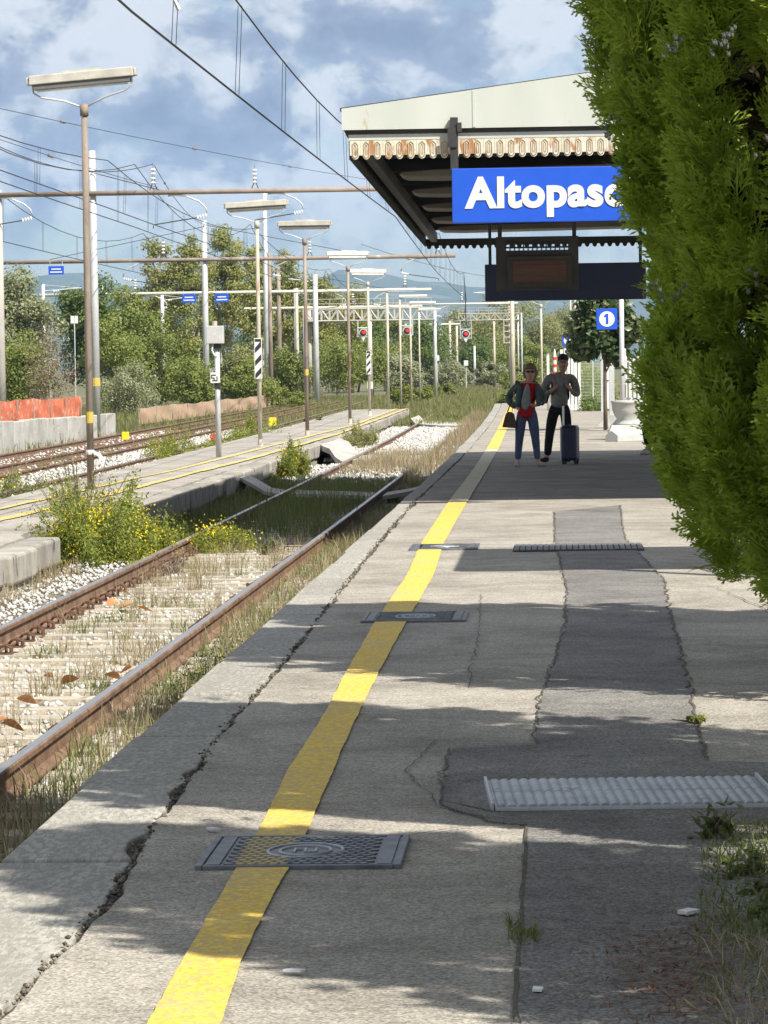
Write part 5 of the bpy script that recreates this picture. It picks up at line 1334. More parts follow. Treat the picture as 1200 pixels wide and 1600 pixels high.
skin_obj('sweatshirt', {'z': ((0.0, 0, 0.86), (0.15, 0.125)), 'a': ((0.0, 0, 0.93), (0.185, 0.15)), 'b': ((0.01, 0, 1.06), (0.19, 0.15)), 'c': ((0.02, 0, 1.24), (0.20, 0.145)), 'd': ((0.03, 0.01, 1.37), (0.125, 0.10)), 'e': ((0.055, 0.0, 1.435), (0.066, 0.06)),
                        's1': ((-0.175, 0.01, 1.355), 0.082), 'm1': ((-0.22, 0.01, 1.22), 0.074), 'e1': ((-0.25, 0.0, 1.075), 0.066), 'w1': ((-0.125, -0.145, 1.15), 0.048),
                        's2': ((0.225, 0.01, 1.345), 0.082), 'm2': ((0.265, 0.01, 1.22), 0.074), 'e2': ((0.29, 0.0, 1.075), 0.066), 'w2': ((0.195, -0.145, 1.165), 0.048)},
         chain('z', 'a', 'b', 'c', 'd', 'e') + chain('d', 's1', 'm1', 'e1', 'w1') + chain('d', 's2', 'm2', 'e2', 'w2'), M['greysweat'], ma, 'c')
ellip(MB(), (0.055, -0.095, 1.36), (0.035, 0.03, 0.075), 12, 8).build('tee_shirt', M['tee'], ma, smooth=True)
def crop_hair(q, p):
    if p.y < -0.25 and p.z < 0.15: q = Vector((q.x * 0.9, q.y * 0.62, q.z))
    if p.z < -0.1 and p.y >= -0.25: q.z *= 1.2
    return q
ellip(MB(), (0.07, 0.024, 1.668), (0.092, 0.104, 0.082), 18, 12, crop_hair).build('hair', M['hairblack'], ma, smooth=True)
face(ma, 0.07, -0.025, 1.595, 0.11, M['hairblack'], False)
for (ax, tx, ty) in ((-0.20, -0.305, -0.11), (0.12, 0.142, -0.14)):
    skin_obj('shoe', {'h': ((ax, 0.05, 0.05), (0.050, 0.050)), 'm': ((ax * 0.5 + tx * 0.5, ty * 0.4, 0.046), (0.054, 0.044)), 't': ((tx, ty, 0.036), (0.048, 0.034))}, chain('h', 'm', 't'), M['blackcloth'], ma, 'h')
bk = tag(empty('backpack', (0.02, 57.5, 1.0)), 'dark backpack worn by the person in the grey sweatshirt', 'backpack')
MB().box((0, 0.02, 0.20), (0.30, 0.16, 0.42)).build('bag', M['blackcloth'], bk, bevel=0.05)
MB().tube([(-0.17, -0.10, 0.20), (-0.20, -0.05, 0.05), (-0.235, -0.02, -0.05)], 0.022, 6).build('strap', M['blackcloth'], bk)

# --- suitcase ----------------------------------------------------------------
sc_ = tag(empty('suitcase', (0.165, 56.15, 0.0), R(-8)), 'upright navy blue suitcase with its pale handle pulled out', 'suitcase')
MB().box((0, 0, 0.335), (0.255, 0.36, 0.56)).build('shell', M['navyshell'], sc_, bevel=0.045)
for k in range(4): MB().box((-0.075 + 0.05 * k, -0.181, 0.335), (0.018, 0.012, 0.46)).build('rib', M['navyshell'], sc_, bevel=0.004)
for sx in (-1, 1):
    for sy in (-1, 1):
        MB().tube([(sx * 0.095 - 0.014, sy * 0.13, 0.028), (sx * 0.095 + 0.014, sy * 0.13, 0.028)], 0.028, 12).build('wheel', M['black'], sc_)
        MB().box((sx * 0.095, sy * 0.13, 0.052), (0.05, 0.05, 0.03)).build('wheel_mount', M['black'], sc_)
for d in (-0.055, 0.055): MB().tube([(-0.105, d, 0.05), (-0.105, d, 0.93)], 0.011, 6).build('handle_rod', M['chrome'], sc_)
MB().tube([(-0.105, -0.07, 0.935), (-0.105, 0.07, 0.935)], 0.018, 8).build('grip', M['black'], sc_)
MB().box((-0.136, 0, 0.32), (0.03, 0.16, 0.54)).build('handle_panel', M['chrome'], sc_, bevel=0.01)

# --- bench and the seated traveller behind the cypress -------------------------
bn = tag(empty('bench', (1.93, 61.3, 0)), 'dark metal bench mostly hidden behind the cypress', 'bench')
for k in range(4): MB().box((-0.15 + 0.1 * k, 0, 0.44), (0.08, 1.4, 0.03)).build('seat_slat', M['darksteel'], bn)
for k in range(3): MB().box((0.23, 0, 0.58 + 0.12 * k), (0.03, 1.4, 0.08)).build('back_slat', M['darksteel'], bn)
for sy in (-1, 1):
    for sx in (-0.15, 0.2): MB().box((sx, sy * 0.6, 0.21), (0.05, 0.05, 0.42)).build('leg', M['darksteel'], bn)
    MB().box((0.255, sy * 0.6, 0.6), (0.03, 0.05, 0.55)).build('back_post', M['darksteel'], bn)
se = tag(empty('person', (1.86, 61.2, 0)), 'person seated behind the cypress, only dark trouser leg and white shoe showing', 'person')
J = {'pel': ((0, 0, 0.55), (0.12, 0.12)), 'waist': ((0.02, 0, 0.72), (0.10, 0.12)), 'chest': ((0.03, 0, 0.92), (0.11, 0.15)), 'upper': ((0.02, 0, 1.05), (0.08, 0.11)),
     'sh_a': ((0.02, -0.18, 1.02), 0.056), 'el_a': ((-0.02, -0.23, 0.78), 0.044), 'wrist_a': ((-0.2, -0.15, 0.68), 0.03), 'sh_b': ((0.02, 0.18, 1.02), 0.056), 'el_b': ((-0.02, 0.23, 0.78), 0.044), 'wrist_b': ((-0.2, 0.15, 0.68), 0.03),
     'hip_a': ((-0.05, -0.09, 0.53), 0.085), 'kn_a': ((-0.40, -0.10, 0.50), 0.060), 'an_a': ((-0.34, -0.10, 0.10), 0.04), 'toe_a': ((-0.48, -0.10, 0.035), (0.03, 0.03)),
     'hip_b': ((-0.05, 0.09, 0.53), 0.085), 'kn_b': ((-0.40, 0.12, 0.50), 0.060), 'an_b': ((-0.30, 0.12, 0.10), 0.04), 'toe_b': ((-0.44, 0.12, 0.035), (0.03, 0.03)),
     'neck': ((0.0, 0, 1.12), 0.055), 'face': ((-0.03, 0, 1.24), (0.088, 0.078)), 'skull': ((-0.02, 0, 1.31), (0.085, 0.075)), 'nose': ((-0.135, 0, 1.22), 0.012)}
E = chain('pel', 'waist', 'chest', 'upper', 'neck', 'face', 'skull') + [('face', 'nose')] + chain('upper', 'sh_a', 'el_a', 'wrist_a') + chain('upper', 'sh_b', 'el_b', 'wrist_b') + chain('pel', 'hip_a', 'kn_a', 'an_a', 'toe_a') + chain('pel', 'hip_b', 'kn_b', 'an_b', 'toe_b')
hand(J, E, (-0.2, -0.15, 0.68), (-0.24, -0.13, 0.655), (-0.31, -0.10, 0.63), (-0.26, -0.08, 0.66), '_a')
hand(J, E, (-0.2, 0.15, 0.68), (-0.24, 0.13, 0.655), (-0.31, 0.10, 0.63), (-0.26, 0.08, 0.66), '_b')
skin_obj('body', J, E, M['skin'], se, 'pel')
skin_obj('trousers', {'pel': ((0, 0, 0.56), (0.14, 0.15)), 'ha': ((-0.05, -0.09, 0.53), 0.10), 'ka': ((-0.40, -0.10, 0.50), 0.08), 'aa': ((-0.34, -0.10, 0.14), 0.062), 'hb': ((-0.05, 0.09, 0.53), 0.10), 'kb': ((-0.40, 0.12, 0.50), 0.08), 'ab': ((-0.30, 0.12, 0.14), 0.062)}, chain('pel', 'ha', 'ka', 'aa') + chain('pel', 'hb', 'kb', 'ab'), M['blackcloth'], se, 'pel')
skin_obj('pullover', {'b': ((0.0, 0, 0.62), (0.13, 0.16)), 'c': ((0.03, 0, 0.90), (0.13, 0.17)), 'd': ((0.02, 0, 1.05), (0.10, 0.13)), 'sa': ((0.02, -0.18, 1.02), 0.075), 'ea': ((-0.02, -0.235, 0.78), 0.062), 'wa': ((-0.18, -0.16, 0.69), 0.045), 'sb': ((0.02, 0.18, 1.02), 0.075), 'eb': ((-0.02, 0.235, 0.78), 0.062), 'wb': ((-0.18, 0.16, 0.69), 0.045)}, chain('b', 'c', 'd') + chain('d', 'sa', 'ea', 'wa') + chain('d', 'sb', 'eb', 'wb'), M['blackcloth'], se, 'c')
ellip(MB(), (0.005, 0, 1.31), (0.105, 0.095, 0.085), 14, 10).build('hair', M['hairblack'], se, smooth=True)
for (ax, yy) in ((-0.34, -0.10), (-0.30, 0.12)):
    skin_obj('shoe', {'h': ((ax + 0.03, yy, 0.05), (0.048, 0.05)), 'm': ((ax - 0.07, yy, 0.048), (0.05, 0.045)), 't': ((ax - 0.16, yy, 0.036), (0.042, 0.034))}, chain('h', 'm', 't'), M['tee'], se, 'h')

# ================================================================== VEGETATION
def unit(v): return v / np.maximum(np.linalg.norm(v, axis=1, keepdims=True), 1e-9)
def leaf_cards(name, P, size, mat, parent, r, aspect=0.5, up=0.0, fold=True, out_dir=None):
    """small pointed leaves, each folded a little along its middle"""
    n = len(P); s = (np.asarray(size) * np.ones(n))[:, None]
    d = r.normal(0, 1, (n, 3)); d[:, 2] += up
    if out_dir is not None:                       # leaf faces turn outward and up toward the light
        nn = unit(out_dir * 0.9 + np.array([0, 0, 0.45]) + r.normal(0, 0.5, (n, 3)))
        d = unit(np.cross(nn, d)); q = np.cross(nn, d)
    else:
        d = unit(d); q = unit(np.cross(d, r.normal(0, 1, (n, 3)))); nn = np.cross(d, q)
    a = P - d * s * 0.5; b = P + d * s * 0.5; w = s * aspect * 0.5
    l = P + q * w + nn * w * 0.25 - d * s * 0.08; rr = P - q * w + nn * w * 0.25 - d * s * 0.08
    V = np.stack([a, l, b, rr], 1).reshape(-1, 3)
    i = (np.arange(n) * 4)[:, None]
    F = np.concatenate([i + np.array([[0, 2, 1]]), i + np.array([[0, 3, 2]])], 0) if fold else i + np.array([[0, 3, 2, 1]])
    return mesh_np(name, V, F, mat, parent)
def blob_points(r, n, C, rad, shell=0.55, flat=0.8):
    """points gathered in clumps with centres C and radii rad, denser toward each clump's skin"""
    k = r.integers(0, len(C), n); d = unit(r.normal(0, 1, (n, 3)))
    rr = rad[k] * (shell + (1 - shell) * r.random(n)) * np.where(r.random(n) < 0.12, r.uniform(1.0, 1.35, n), 1.0)
    d2 = d * rr[:, None]; d2[:, 2] *= flat
    return C[k] + d2, d
LM = {
 'poplar': leafmat('poplar_leaves', [(0.15, 0.18, 0.035), (0.24, 0.27, 0.06), (0.34, 0.35, 0.10), (0.44, 0.42, 0.18)], 0.48, clump=0.6, clump_scale=0.5),
 'dark': leafmat('dark_leaves', [(0.05, 0.085, 0.022), (0.09, 0.14, 0.032), (0.145, 0.20, 0.05), (0.21, 0.26, 0.08)], 0.4, clump_scale=0.5),
 'mid': leafmat('hedge_leaves', [(0.10, 0.15, 0.03), (0.17, 0.22, 0.045), (0.25, 0.295, 0.07), (0.34, 0.36, 0.12)], 0.45, clump_scale=0.6),
 'pale': leafmat('pale_leaves', [(0.15, 0.18, 0.08), (0.23, 0.26, 0.12), (0.32, 0.34, 0.19), (0.42, 0.42, 0.28)], 0.4, clump_scale=0.7),
 'olive': leafmat('olive_leaves', [(0.15, 0.17, 0.055), (0.22, 0.245, 0.08), (0.30, 0.31, 0.115), (0.38, 0.37, 0.165)], 0.45, clump_scale=0.5),
 'bright': leafmat('bright_leaves', [(0.09, 0.14, 0.02), (0.15, 0.20, 0.03), (0.22, 0.26, 0.045), (0.30, 0.31, 0.08)], 0.4, clump_scale=1.5),
 'brown': leafmat('dry_leaves', [(0.13, 0.075, 0.05), (0.19, 0.12, 0.085), (0.25, 0.18, 0.13), (0.30, 0.25, 0.19)], 0.3, clump_scale=1.0),
 'gloss': leafmat('glossy_leaves', [(0.02, 0.045, 0.018), (0.035, 0.07, 0.025), (0.06, 0.10, 0.035), (0.20, 0.22, 0.11)], 0.25, 0.35, clump_scale=1.5),
 'yflower': leafmat('yellow_flowers', [(0.62, 0.48, 0.01), (0.74, 0.60, 0.015), (0.80, 0.68, 0.03)], 0.3, clump=0.3),
 'weed': leafmat('weed_leaves', [(0.05, 0.085, 0.025), (0.085, 0.125, 0.035), (0.13, 0.165, 0.05), (0.20, 0.20, 0.09)], 0.35, clump_scale=2.0),
 'grass': leafmat('green_grass', [(0.06, 0.10, 0.02), (0.10, 0.145, 0.03), (0.15, 0.185, 0.05), (0.26, 0.25, 0.11)], 0.4, clump_scale=1.6),
 'straw': leafmat('dry_grass', [(0.14, 0.14, 0.05), (0.26, 0.215, 0.11), (0.36, 0.29, 0.17), (0.48, 0.40, 0.27)], 0.35, clump_scale=1.4),
 'fargrass': leafmat('dull_grass', [(0.09, 0.125, 0.032), (0.14, 0.17, 0.05), (0.20, 0.205, 0.075), (0.28, 0.25, 0.12)], 0.35, clump_scale=0.25),
 'thuja': leafmat('thuja_sprays', [(0.10, 0.19, 0.012), (0.20, 0.32, 0.022), (0.31, 0.43, 0.04), (0.42, 0.52, 0.09)], 0.5, 0.55, clump=0.9, clump_scale=3.0),
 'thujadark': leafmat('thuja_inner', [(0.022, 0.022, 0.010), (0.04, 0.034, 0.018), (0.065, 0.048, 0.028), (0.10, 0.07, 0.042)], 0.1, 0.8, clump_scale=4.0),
}
def tree(name, label, cat, x, y, h, w, mat, n, seed, base=0.18, leaf=0.17, clumps=34, bark='bark', group=None, zg=-0.7, lean=0.0, depth=None, trunk=None, shell=0.5, multi=1, tall=1.0):
    r = np.random.default_rng(seed)
    t = tag(empty(name, (x, y, zg)), label, cat, group)
    tr = trunk or max(0.06, h * 0.016); dp = depth or w
    zc = h * (base + (1 - base) / 2); hz = h * (1 - base) / 2
    C = unit(r.normal(0, 1, (clumps, 3))) * (r.random(clumps)[:, None] ** 0.45)
    C = C * np.array([w / 2, dp / 2, hz]) * 0.80
    top = 1.0 - 0.35 * np.clip(C[:, 2] / hz, 0, 1)
    C[:, 0] *= top; C[:, 1] *= top
    C += np.array([lean * w, 0, zc])
    rad = r.uniform(0.11, 0.23, clumps) * min(w, hz * 2) * (1.15 if w < 3 else 1.0)
    mb = MB()
    for k in range(multi):
        ox = (k - (multi - 1) / 2) * w * 0.13; tt = tr * (1.0 if multi == 1 else 0.6)
        p1 = (ox * 1.5 + r.normal(0, 0.03) * w, r.normal(0, 0.05), h * (base + 0.25)); p2 = (ox * 2.2 + lean * w + r.normal(0, 0.05) * w, r.normal(0, 0.1), h * 0.8)
        mb.tube([(ox, 0, -0.1), (ox * 1.1 + r.normal(0, 0.02) * w, 0, h * base * 0.6), p1, p2], [tt, tt * 0.85, tt * 0.6, tt * 0.12], 7)
    tk = mb.build('trunk', M[bark], t, smooth=True)
    lm = MB()
    for k in r.choice(clumps, min(clumps, 14), replace=False):
        c = C[k]; st = np.array([lean * w * 0.3, 0, min(c[2] * 0.75, h * 0.7)]); md = st * 0.45 + c * 0.55 + np.array([0, 0, 0.04 * h])
        lm.tube([tuple(st), tuple(md), tuple(c)], [tr * 0.38, tr * 0.22, tr * 0.08], 5)
    lm.build('limb', M[bark], tk)
    P, d = blob_points(r, n, C, rad, shell)
    P[:, 2] = np.maximum(P[:, 2], 0.05)
    leaf_cards('crown', P, r.uniform(0.7, 1.38, n) * leaf, mat, t, r, 0.64, 0.0, out_dir=d)
    return t
GB = 'trees and shrubs beyond the tracks'
def U(px, py, y):     # picture point (1200 wide survey) to world x, z at distance y: used only to lay out the far tree line
    return ((px - 873 + 0.012 * (565 - py)) / 5547 * y, CAMH + ((565 - py) + 0.012 * (873 - px)) / 5547 * y)
def far_tree(label, px, top, wpx, y, mat, n, seed, **k):
    x, zt = U(px, top, y); w = wpx / 5547 * y
    nm = k.pop('nm', 'leafy_tree'); cat = k.pop('cat', 'tree')
    return tree(nm, label, cat, x, y, zt + 0.7, w * 1.12, LM[mat], int(n * 1.1), seed, group=GB, **k)
far_tree('greyish pale tree at the left edge behind the concrete mast', 25, 398, 130, 150, 'pale', 15000, 101, leaf=0.13, base=0.1, clumps=46)
far_tree('dark green rounded tree left of the first lamp pole top', 145, 404, 135, 205, 'dark', 16000, 102, leaf=0.17, base=0.05, clumps=44)
far_tree('mid green tree behind the silver mast', 205, 425, 110, 200, 'mid', 11000, 103, leaf=0.16, base=0.05, clumps=40)
PO = dict(bark='palebark', leaf=0.19, base=0.22, clumps=60, shell=0.25)
far_tree('leftmost poplar with airy yellowish crown', 243, 352, 85, 262, 'poplar', 9000, 104, multi=2, **PO)
far_tree('second poplar from the left, crown split by sky', 298, 346, 80, 255, 'poplar', 9000, 105, multi=2, **PO)
far_tree('tallest poplar, standing left of the second lamp', 350, 330, 95, 258, 'poplar', 12000, 106, multi=2, **PO)
far_tree('poplar behind the second lamp pole', 400, 345, 70, 266, 'poplar', 8000, 107, multi=2, **PO)
far_tree('shorter poplar between the second and third lamps', 445, 375, 75, 268, 'poplar', 8000, 108, **PO)
far_tree('poplar right of the third lamp, sloping crown', 498, 405, 85, 275, 'poplar', 9000, 109, **PO)
far_tree('smaller leafy tree right of the poplars', 548, 430, 90, 285, 'poplar', 8000, 110, leaf=0.17, base=0.1, clumps=40)
far_tree('olive tree at the end of the poplar row', 600, 455, 90, 300, 'olive', 8000, 111, leaf=0.17, base=0.05, clumps=36)
far_tree('dense dark tree behind the left red signal', 560, 470, 150, 292, 'dark', 13000, 112, leaf=0.19, base=0.02, clumps=44)
far_tree('dark thicket tree behind the middle red signal', 650, 490, 120, 310, 'dark', 11000, 113, leaf=0.19, base=0.02, clumps=44)
far_tree('dark tree in the gap under the poplars', 300, 450, 170, 275, 'dark', 14000, 114, leaf=0.19, base=0.02, clumps=50)
far_tree('dark tree under the shorter poplars', 430, 455, 150, 280, 'dark', 12000, 115, leaf=0.19, base=0.02, clumps=46)
far_tree('olive coloured tree left of the short gantry', 735, 462, 110, 390, 'olive', 9000, 116, leaf=0.22, base=0.02, clumps=40)
far_tree('sunlit rounded tree above the short gantry', 775, 450, 90, 400, 'olive', 9000, 117, leaf=0.22, base=0.05, clumps=40)
far_tree('broad pale tree right of the sturdy beige mast', 830, 462, 120, 410, 'olive', 11000, 118, leaf=0.22, base=0.02, clumps=44)
far_tree('hazy tree behind the slim pale lamp', 880, 466, 90, 420, 'olive', 8000, 119, leaf=0.22, base=0.02, clumps=36)
far_tree('green tree behind the far signal ladder', 820, 515, 110, 340, 'mid', 9000, 120, leaf=0.19, base=0.02, clumps=40)
far_tree('dark tree at the end of the track', 750, 525, 110, 370, 'dark', 10000, 121, leaf=0.2, base=0.02, clumps=40)
SH = dict(nm='shrub', cat='shrub', base=0.0, trunk=0.04)
far_tree('leafy shrub at the far left above the netting', 30, 500, 120, 140, 'mid', 9000, 130, leaf=0.11, clumps=40, **SH)
far_tree('hedge shrub just right of the netting', 175, 480, 115, 165, 'mid', 9000, 131, leaf=0.12, clumps=40, **SH)
far_tree('hedge shrub behind the short pale mast', 235, 490, 110, 178, 'mid', 9000, 132, leaf=0.12, clumps=40, **SH)
far_tree('low pale leafed shrub in front of the hedge', 200, 560, 110, 158, 'pale', 6500, 133, leaf=0.09, clumps=36, **SH)
far_tree('round green shrub beside the square box', 295, 545, 90, 172, 'mid', 7000, 134, leaf=0.12, clumps=36, **SH)
far_tree('bright young shrub between two masts', 287, 520, 70, 178, 'bright', 4500, 135, leaf=0.13, clumps=26, **SH)
far_tree('brownish green shrub right of the square box', 370, 525, 85, 180, 'olive', 7000, 136, leaf=0.12, clumps=36, **SH)
far_tree('wide green shrub behind the striped board', 385, 555, 100, 176, 'mid', 7500, 137, leaf=0.12, clumps=38, **SH)
far_tree('green shrub between the masts and third lamp', 455, 530, 110, 215, 'mid', 8000, 138, leaf=0.14, clumps=38, **SH)
far_tree('tall green shrub left of the fourth lamp', 525, 510, 105, 230, 'mid', 8500, 139, leaf=0.14, clumps=38, **SH)
far_tree('green shrub between the fourth and sixth lamps', 585, 520, 100, 240, 'mid', 8500, 140, leaf=0.15, clumps=38, **SH)
far_tree('reedy pale shrub behind the seventh lamp', 630, 545, 75, 235, 'pale', 6500, 141, leaf=0.15, clumps=34, **SH)
far_tree('pale shrub at the foot of the far thicket', 700, 560, 90, 300, 'pale', 6000, 142, leaf=0.16, clumps=34, **SH)
far_tree('silvery shrub by the end of the grassy track', 760, 560, 95, 310, 'pale', 7000, 143, leaf=0.16, clumps=34, **SH)
far_tree('green shrub beside the platform end', 815, 570, 85, 260, 'mid', 7000, 144, leaf=0.14, clumps=34, **SH)
far_tree('low bright shrub left of the track end', 690, 596, 60, 230, 'bright', 3500, 145, leaf=0.12, clumps=24, **SH)
far_tree('yellow green shrub under the fifth lamp heads', 640, 598, 70, 190, 'bright', 4000, 146, leaf=0.11, clumps=24, **SH)
far_tree('small bush at the far platform corner', 800, 606, 60, 160, 'mid', 3500, 147, leaf=0.09, clumps=24, **SH)
far_tree('low weedy shrub along the siding', 430, 600, 150, 180, 'bright', 5500, 148, leaf=0.10, clumps=36, **SH)
far_tree('shadowy shrub behind the man and suitcase', 930, 612, 90, 116, 'dark', 5000, 149, leaf=0.07, clumps=30, **SH)
far_tree('sunlit shrub behind the wire mesh fence', 925, 565, 90, 135, 'bright', 6000, 150, leaf=0.09, clumps=30, **SH)
far_tree('hazy shrub mass behind the white posts', 900, 545, 80, 200, 'olive', 6000, 151, leaf=0.13, clumps=30, **SH)
far_tree('bare reddish brown shrub left of the first lamp pole', 75, 488, 90, 132, 'brown', 2600, 152, leaf=0.075, clumps=60, bark='palebark', **SH)

# small glossy tree beside the number sign
tree('small_tree', 'small glossy leaved tree behind the planter and number 1 sign', 'tree', 1.08, 83.5, 3.55, 1.85, LM['gloss'], 5200, 160, base=0.36, leaf=0.17, clumps=34, zg=0.0, trunk=0.055)

# ------------------------------------------------------------------ grasses
def blades(name, label, X, Y, Z, h, w, mat, seed, lean=0.35, cat='grass'):
    r = np.random.default_rng(seed); n = len(X)
    a = r.uniform(0, 6.28, n); dx, dy = np.cos(a), np.sin(a)
    l = np.abs(r.normal(0, lean, n)) * h; b = r.uniform(0, 6.28, n); lx, ly = np.cos(b) * l, np.sin(b) * l
    w2 = w * r.uniform(0.5, 1.2, n) * 0.5
    V = np.stack([np.stack([X - dx * w2, Y - dy * w2, Z], 1), np.stack([X + dx * w2, Y + dy * w2, Z], 1),
                  np.stack([X + lx * 0.35 + dx * w2 * 0.7, Y + ly * 0.35 + dy * w2 * 0.7, Z + h * 0.6], 1), np.stack([X + lx * 0.35 - dx * w2 * 0.7, Y + ly * 0.35 - dy * w2 * 0.7, Z + h * 0.6], 1),
                  np.stack([X + lx, Y + ly, Z + h * (1 - 0.3 * np.minimum(1, l / np.maximum(h, 1e-3)))], 1)], 1).reshape(-1, 3)
    i = (np.arange(n) * 5)[:, None]
    F = np.concatenate([i + np.array([[0, 1, 2]]), i + np.array([[0, 2, 3]]), i + np.array([[3, 2, 4]])], 0)
    return stuff(mesh_np(name, V, F, mat), label, cat)
rg = np.random.default_rng(77)
B = np.vectorize(bend)
def clumped(n, x0, x1, y0, y1, k, s, yp=1.0, r=rg):
    cx = r.uniform(x0, x1, k); cy = y0 + (y1 - y0) * r.random(k) ** yp; j = r.integers(0, k, n)
    X = np.clip(cx[j] + r.normal(0, s, n), x0, x1); Y = np.clip(cy[j] + r.normal(0, s * 2.2, n), y0, y1)
    return X, Y
n = 9500; X, Y = clumped(n, -2.70, -1.97, 9, 50, 300, 0.10, 1.1)
blades('dry_grass', 'dry straw coloured grass between the near rail and the platform edge', X, Y, np.full(n, -0.55), rg.uniform(0.06, 0.29, n) * np.clip(1.25 - np.abs(X + 2.25), 0.5, 1.2), 0.007, LM['straw'], 1, 0.45)
n = 11000; X, Y = clumped(n, -2.68, -1.96, 9, 66, 240, 0.10)
blades('green_grass', 'green weeds among the dry grass along the platform edge', X, Y, np.full(n, -0.55), rg.uniform(0.05, 0.24, n), 0.008, LM['grass'], 2, 0.6)
n = 9000; X, Y = clumped(n, -2.75, -1.9, 62, 140, 260, 0.14)
blades('dry_grass', 'dry grass along the far stretch of the platform edge', X + B(Y), Y, np.full(n, -0.55), rg.uniform(0.15, 0.48, n), 0.014, LM['straw'], 3, 0.4)
n = 6500; X, Y = clumped(n, -4.2, -2.85, 43.5, 62, 150, 0.16)
blades('green_grass', 'tall green grass between the rails under the canopy shadow', X, Y, np.full(n, -0.56), rg.uniform(0.10, 0.42, n), 0.010, LM['grass'], 4, 0.35)
n = 4500; X, Y = clumped(n, -5.2, -4.42, 43, 66, 90, 0.15)
blades('green_grass', 'shaded green grass at the foot of the island platform', X, Y, np.full(n, -0.56), rg.uniform(0.08, 0.32, n), 0.010, LM['grass'], 5, 0.4)
n = 2600; X, Y = clumped(n, -4.15, -2.9, 19, 43, 46, 0.08)
blades('dry_grass', 'dry wispy tufts growing between the sunlit sleepers', X, Y, np.full(n, -0.56), rg.uniform(0.08, 0.34, n), 0.006, LM['straw'], 6, 0.5)
n = 1500; X, Y = clumped(n, -4.15, -2.9, 19, 43, 24, 0.08)
blades('green_grass', 'small green weed tufts between the sunlit sleepers', X, Y, np.full(n, -0.56), rg.uniform(0.06, 0.2, n), 0.008, LM['grass'], 16, 0.6)
n = 2600; X, Y = clumped(n, -5.6, -4.95, 29, 36.5, 26, 0.16)
blades('dry_grass', 'dry grass at the broken end of the island kerb', X, Y, np.full(n, -0.54), rg.uniform(0.08, 0.30, n), 0.008, LM['straw'], 7, 0.5)
n = 3200; X, Y = clumped(n, -4.1, -2.8, 66, 80, 60, 0.2)
blades('dry_grass', 'dry grass around the sunlit concrete crossing', X, Y, np.full(n, -0.5), rg.uniform(0.12, 0.40, n), 0.012, LM['straw'], 8, 0.4)
n = 34000; X = rg.uniform(-6.3, -1.85, n); Y = 117 + (320 - 117) * rg.random(n) ** 1.4; 
X = np.where(rg.random(n) < 0.35, rg.uniform(-9, 0.5, n), X)
ok = (X + 0 > -5.2) | (Y > 138); ok &= (X < -2.0) | (Y > 142); X, Y = X[ok], Y[ok]
blades('dull_grass', 'dull yellow green grass that has taken over the far track', X + B(Y), Y, np.full(len(X), -0.66), rg.uniform(0.18, 0.55, len(X)), 0.035, LM['fargrass'], 9, 0.4)
n = 26000; X = rg.uniform(-15.5, -7.7, n); Y = 70 + 170 * rg.random(n) ** 0.9
ok = ((np.abs(X + 9.95) > 1.0) | (Y > 105)) & ((np.abs(X + 12.3) > 0.95) | (Y > 118)) & ((X > -13.4) | (Y > 96)); X, Y = X[ok], Y[ok]
blades('dull_grass', 'dull green grass over the tracks beyond the island platform', X + B(Y), Y, np.full(len(X), -0.66), rg.uniform(0.12, 0.42, len(X)), 0.026, LM['fargrass'], 10, 0.4)
n = 16000; X = rg.uniform(-34, -14, n); Y = rg.uniform(112, 190, n)
ok = X > -Y * 0.165; X, Y = X[ok], Y[ok]
blades('green_grass', 'rough grass at the foot of the far hedge', X, Y, np.full(len(X), -0.7), rg.uniform(0.2, 0.7, len(X)), 0.035, LM['fargrass'], 11, 0.4)
n = 6500; X, Y = clumped(n, 0.22, 1.25, 7.6, 12.3, 60, 0.09)
keep = X > 0.30 + 0.10 * (Y - 8.6) * 0.5; X, Y = X[keep], Y[keep]
blades('green_grass', 'green grass clump at the lower right on the platform', X, Y, np.full(len(X), 0.0), rg.uniform(0.015, 0.06, len(X)), 0.006, LM['grass'], 12, 1.2)
n = 700; X, Y = clumped(n, 0.40, 1.1, 7.8, 9.8, 22, 0.08)
blades('dry_grass', 'dry blades in the grass at the lower right corner', X, Y, np.full(n, 0.0), rg.uniform(0.04, 0.10, n), 0.004, LM['straw'], 13, 1.5)
n = 260; X, Y = clumped(n, -0.16, -0.08, 9.8, 10.2, 6, 0.02)
blades('green_grass', 'tiny weed tuft in the joint at the lower right', X, Y, np.full(n, 0.0), rg.uniform(0.01, 0.05, n), 0.004, LM['grass'], 14, 0.9)
# fallen needles by the grass
n = 1500; X = rg.normal(0.30, 0.12, n); Y = rg.normal(9.3, 0.55, n)
V = []; 
a = rg.uniform(0, 6.28, n); l = rg.uniform(0.008, 0.03, n)
Pn = np.stack([X, Y, np.full(n, 0.012)], 1); dv = np.stack([np.cos(a) * l, np.sin(a) * l, rg.uniform(0, 0.006, n)], 1); pv = np.stack([-np.sin(a), np.cos(a), np.zeros(n)], 1) * 0.0018
V = np.stack([Pn - dv - pv, Pn - dv + pv, Pn + dv + pv, Pn + dv - pv], 1).reshape(-1, 3)
M['needle'] = leafmat('fallen_needles', [(0.09, 0.035, 0.02), (0.16, 0.07, 0.04), (0.24, 0.14, 0.08)], 0.1)
stuff(mesh_np('fallen_needle_litter', V, (np.arange(n) * 4)[:, None] + np.array([[0, 1, 2, 3]]), M['needle']), 'reddish fallen needles on the asphalt beside the grass', 'litter')

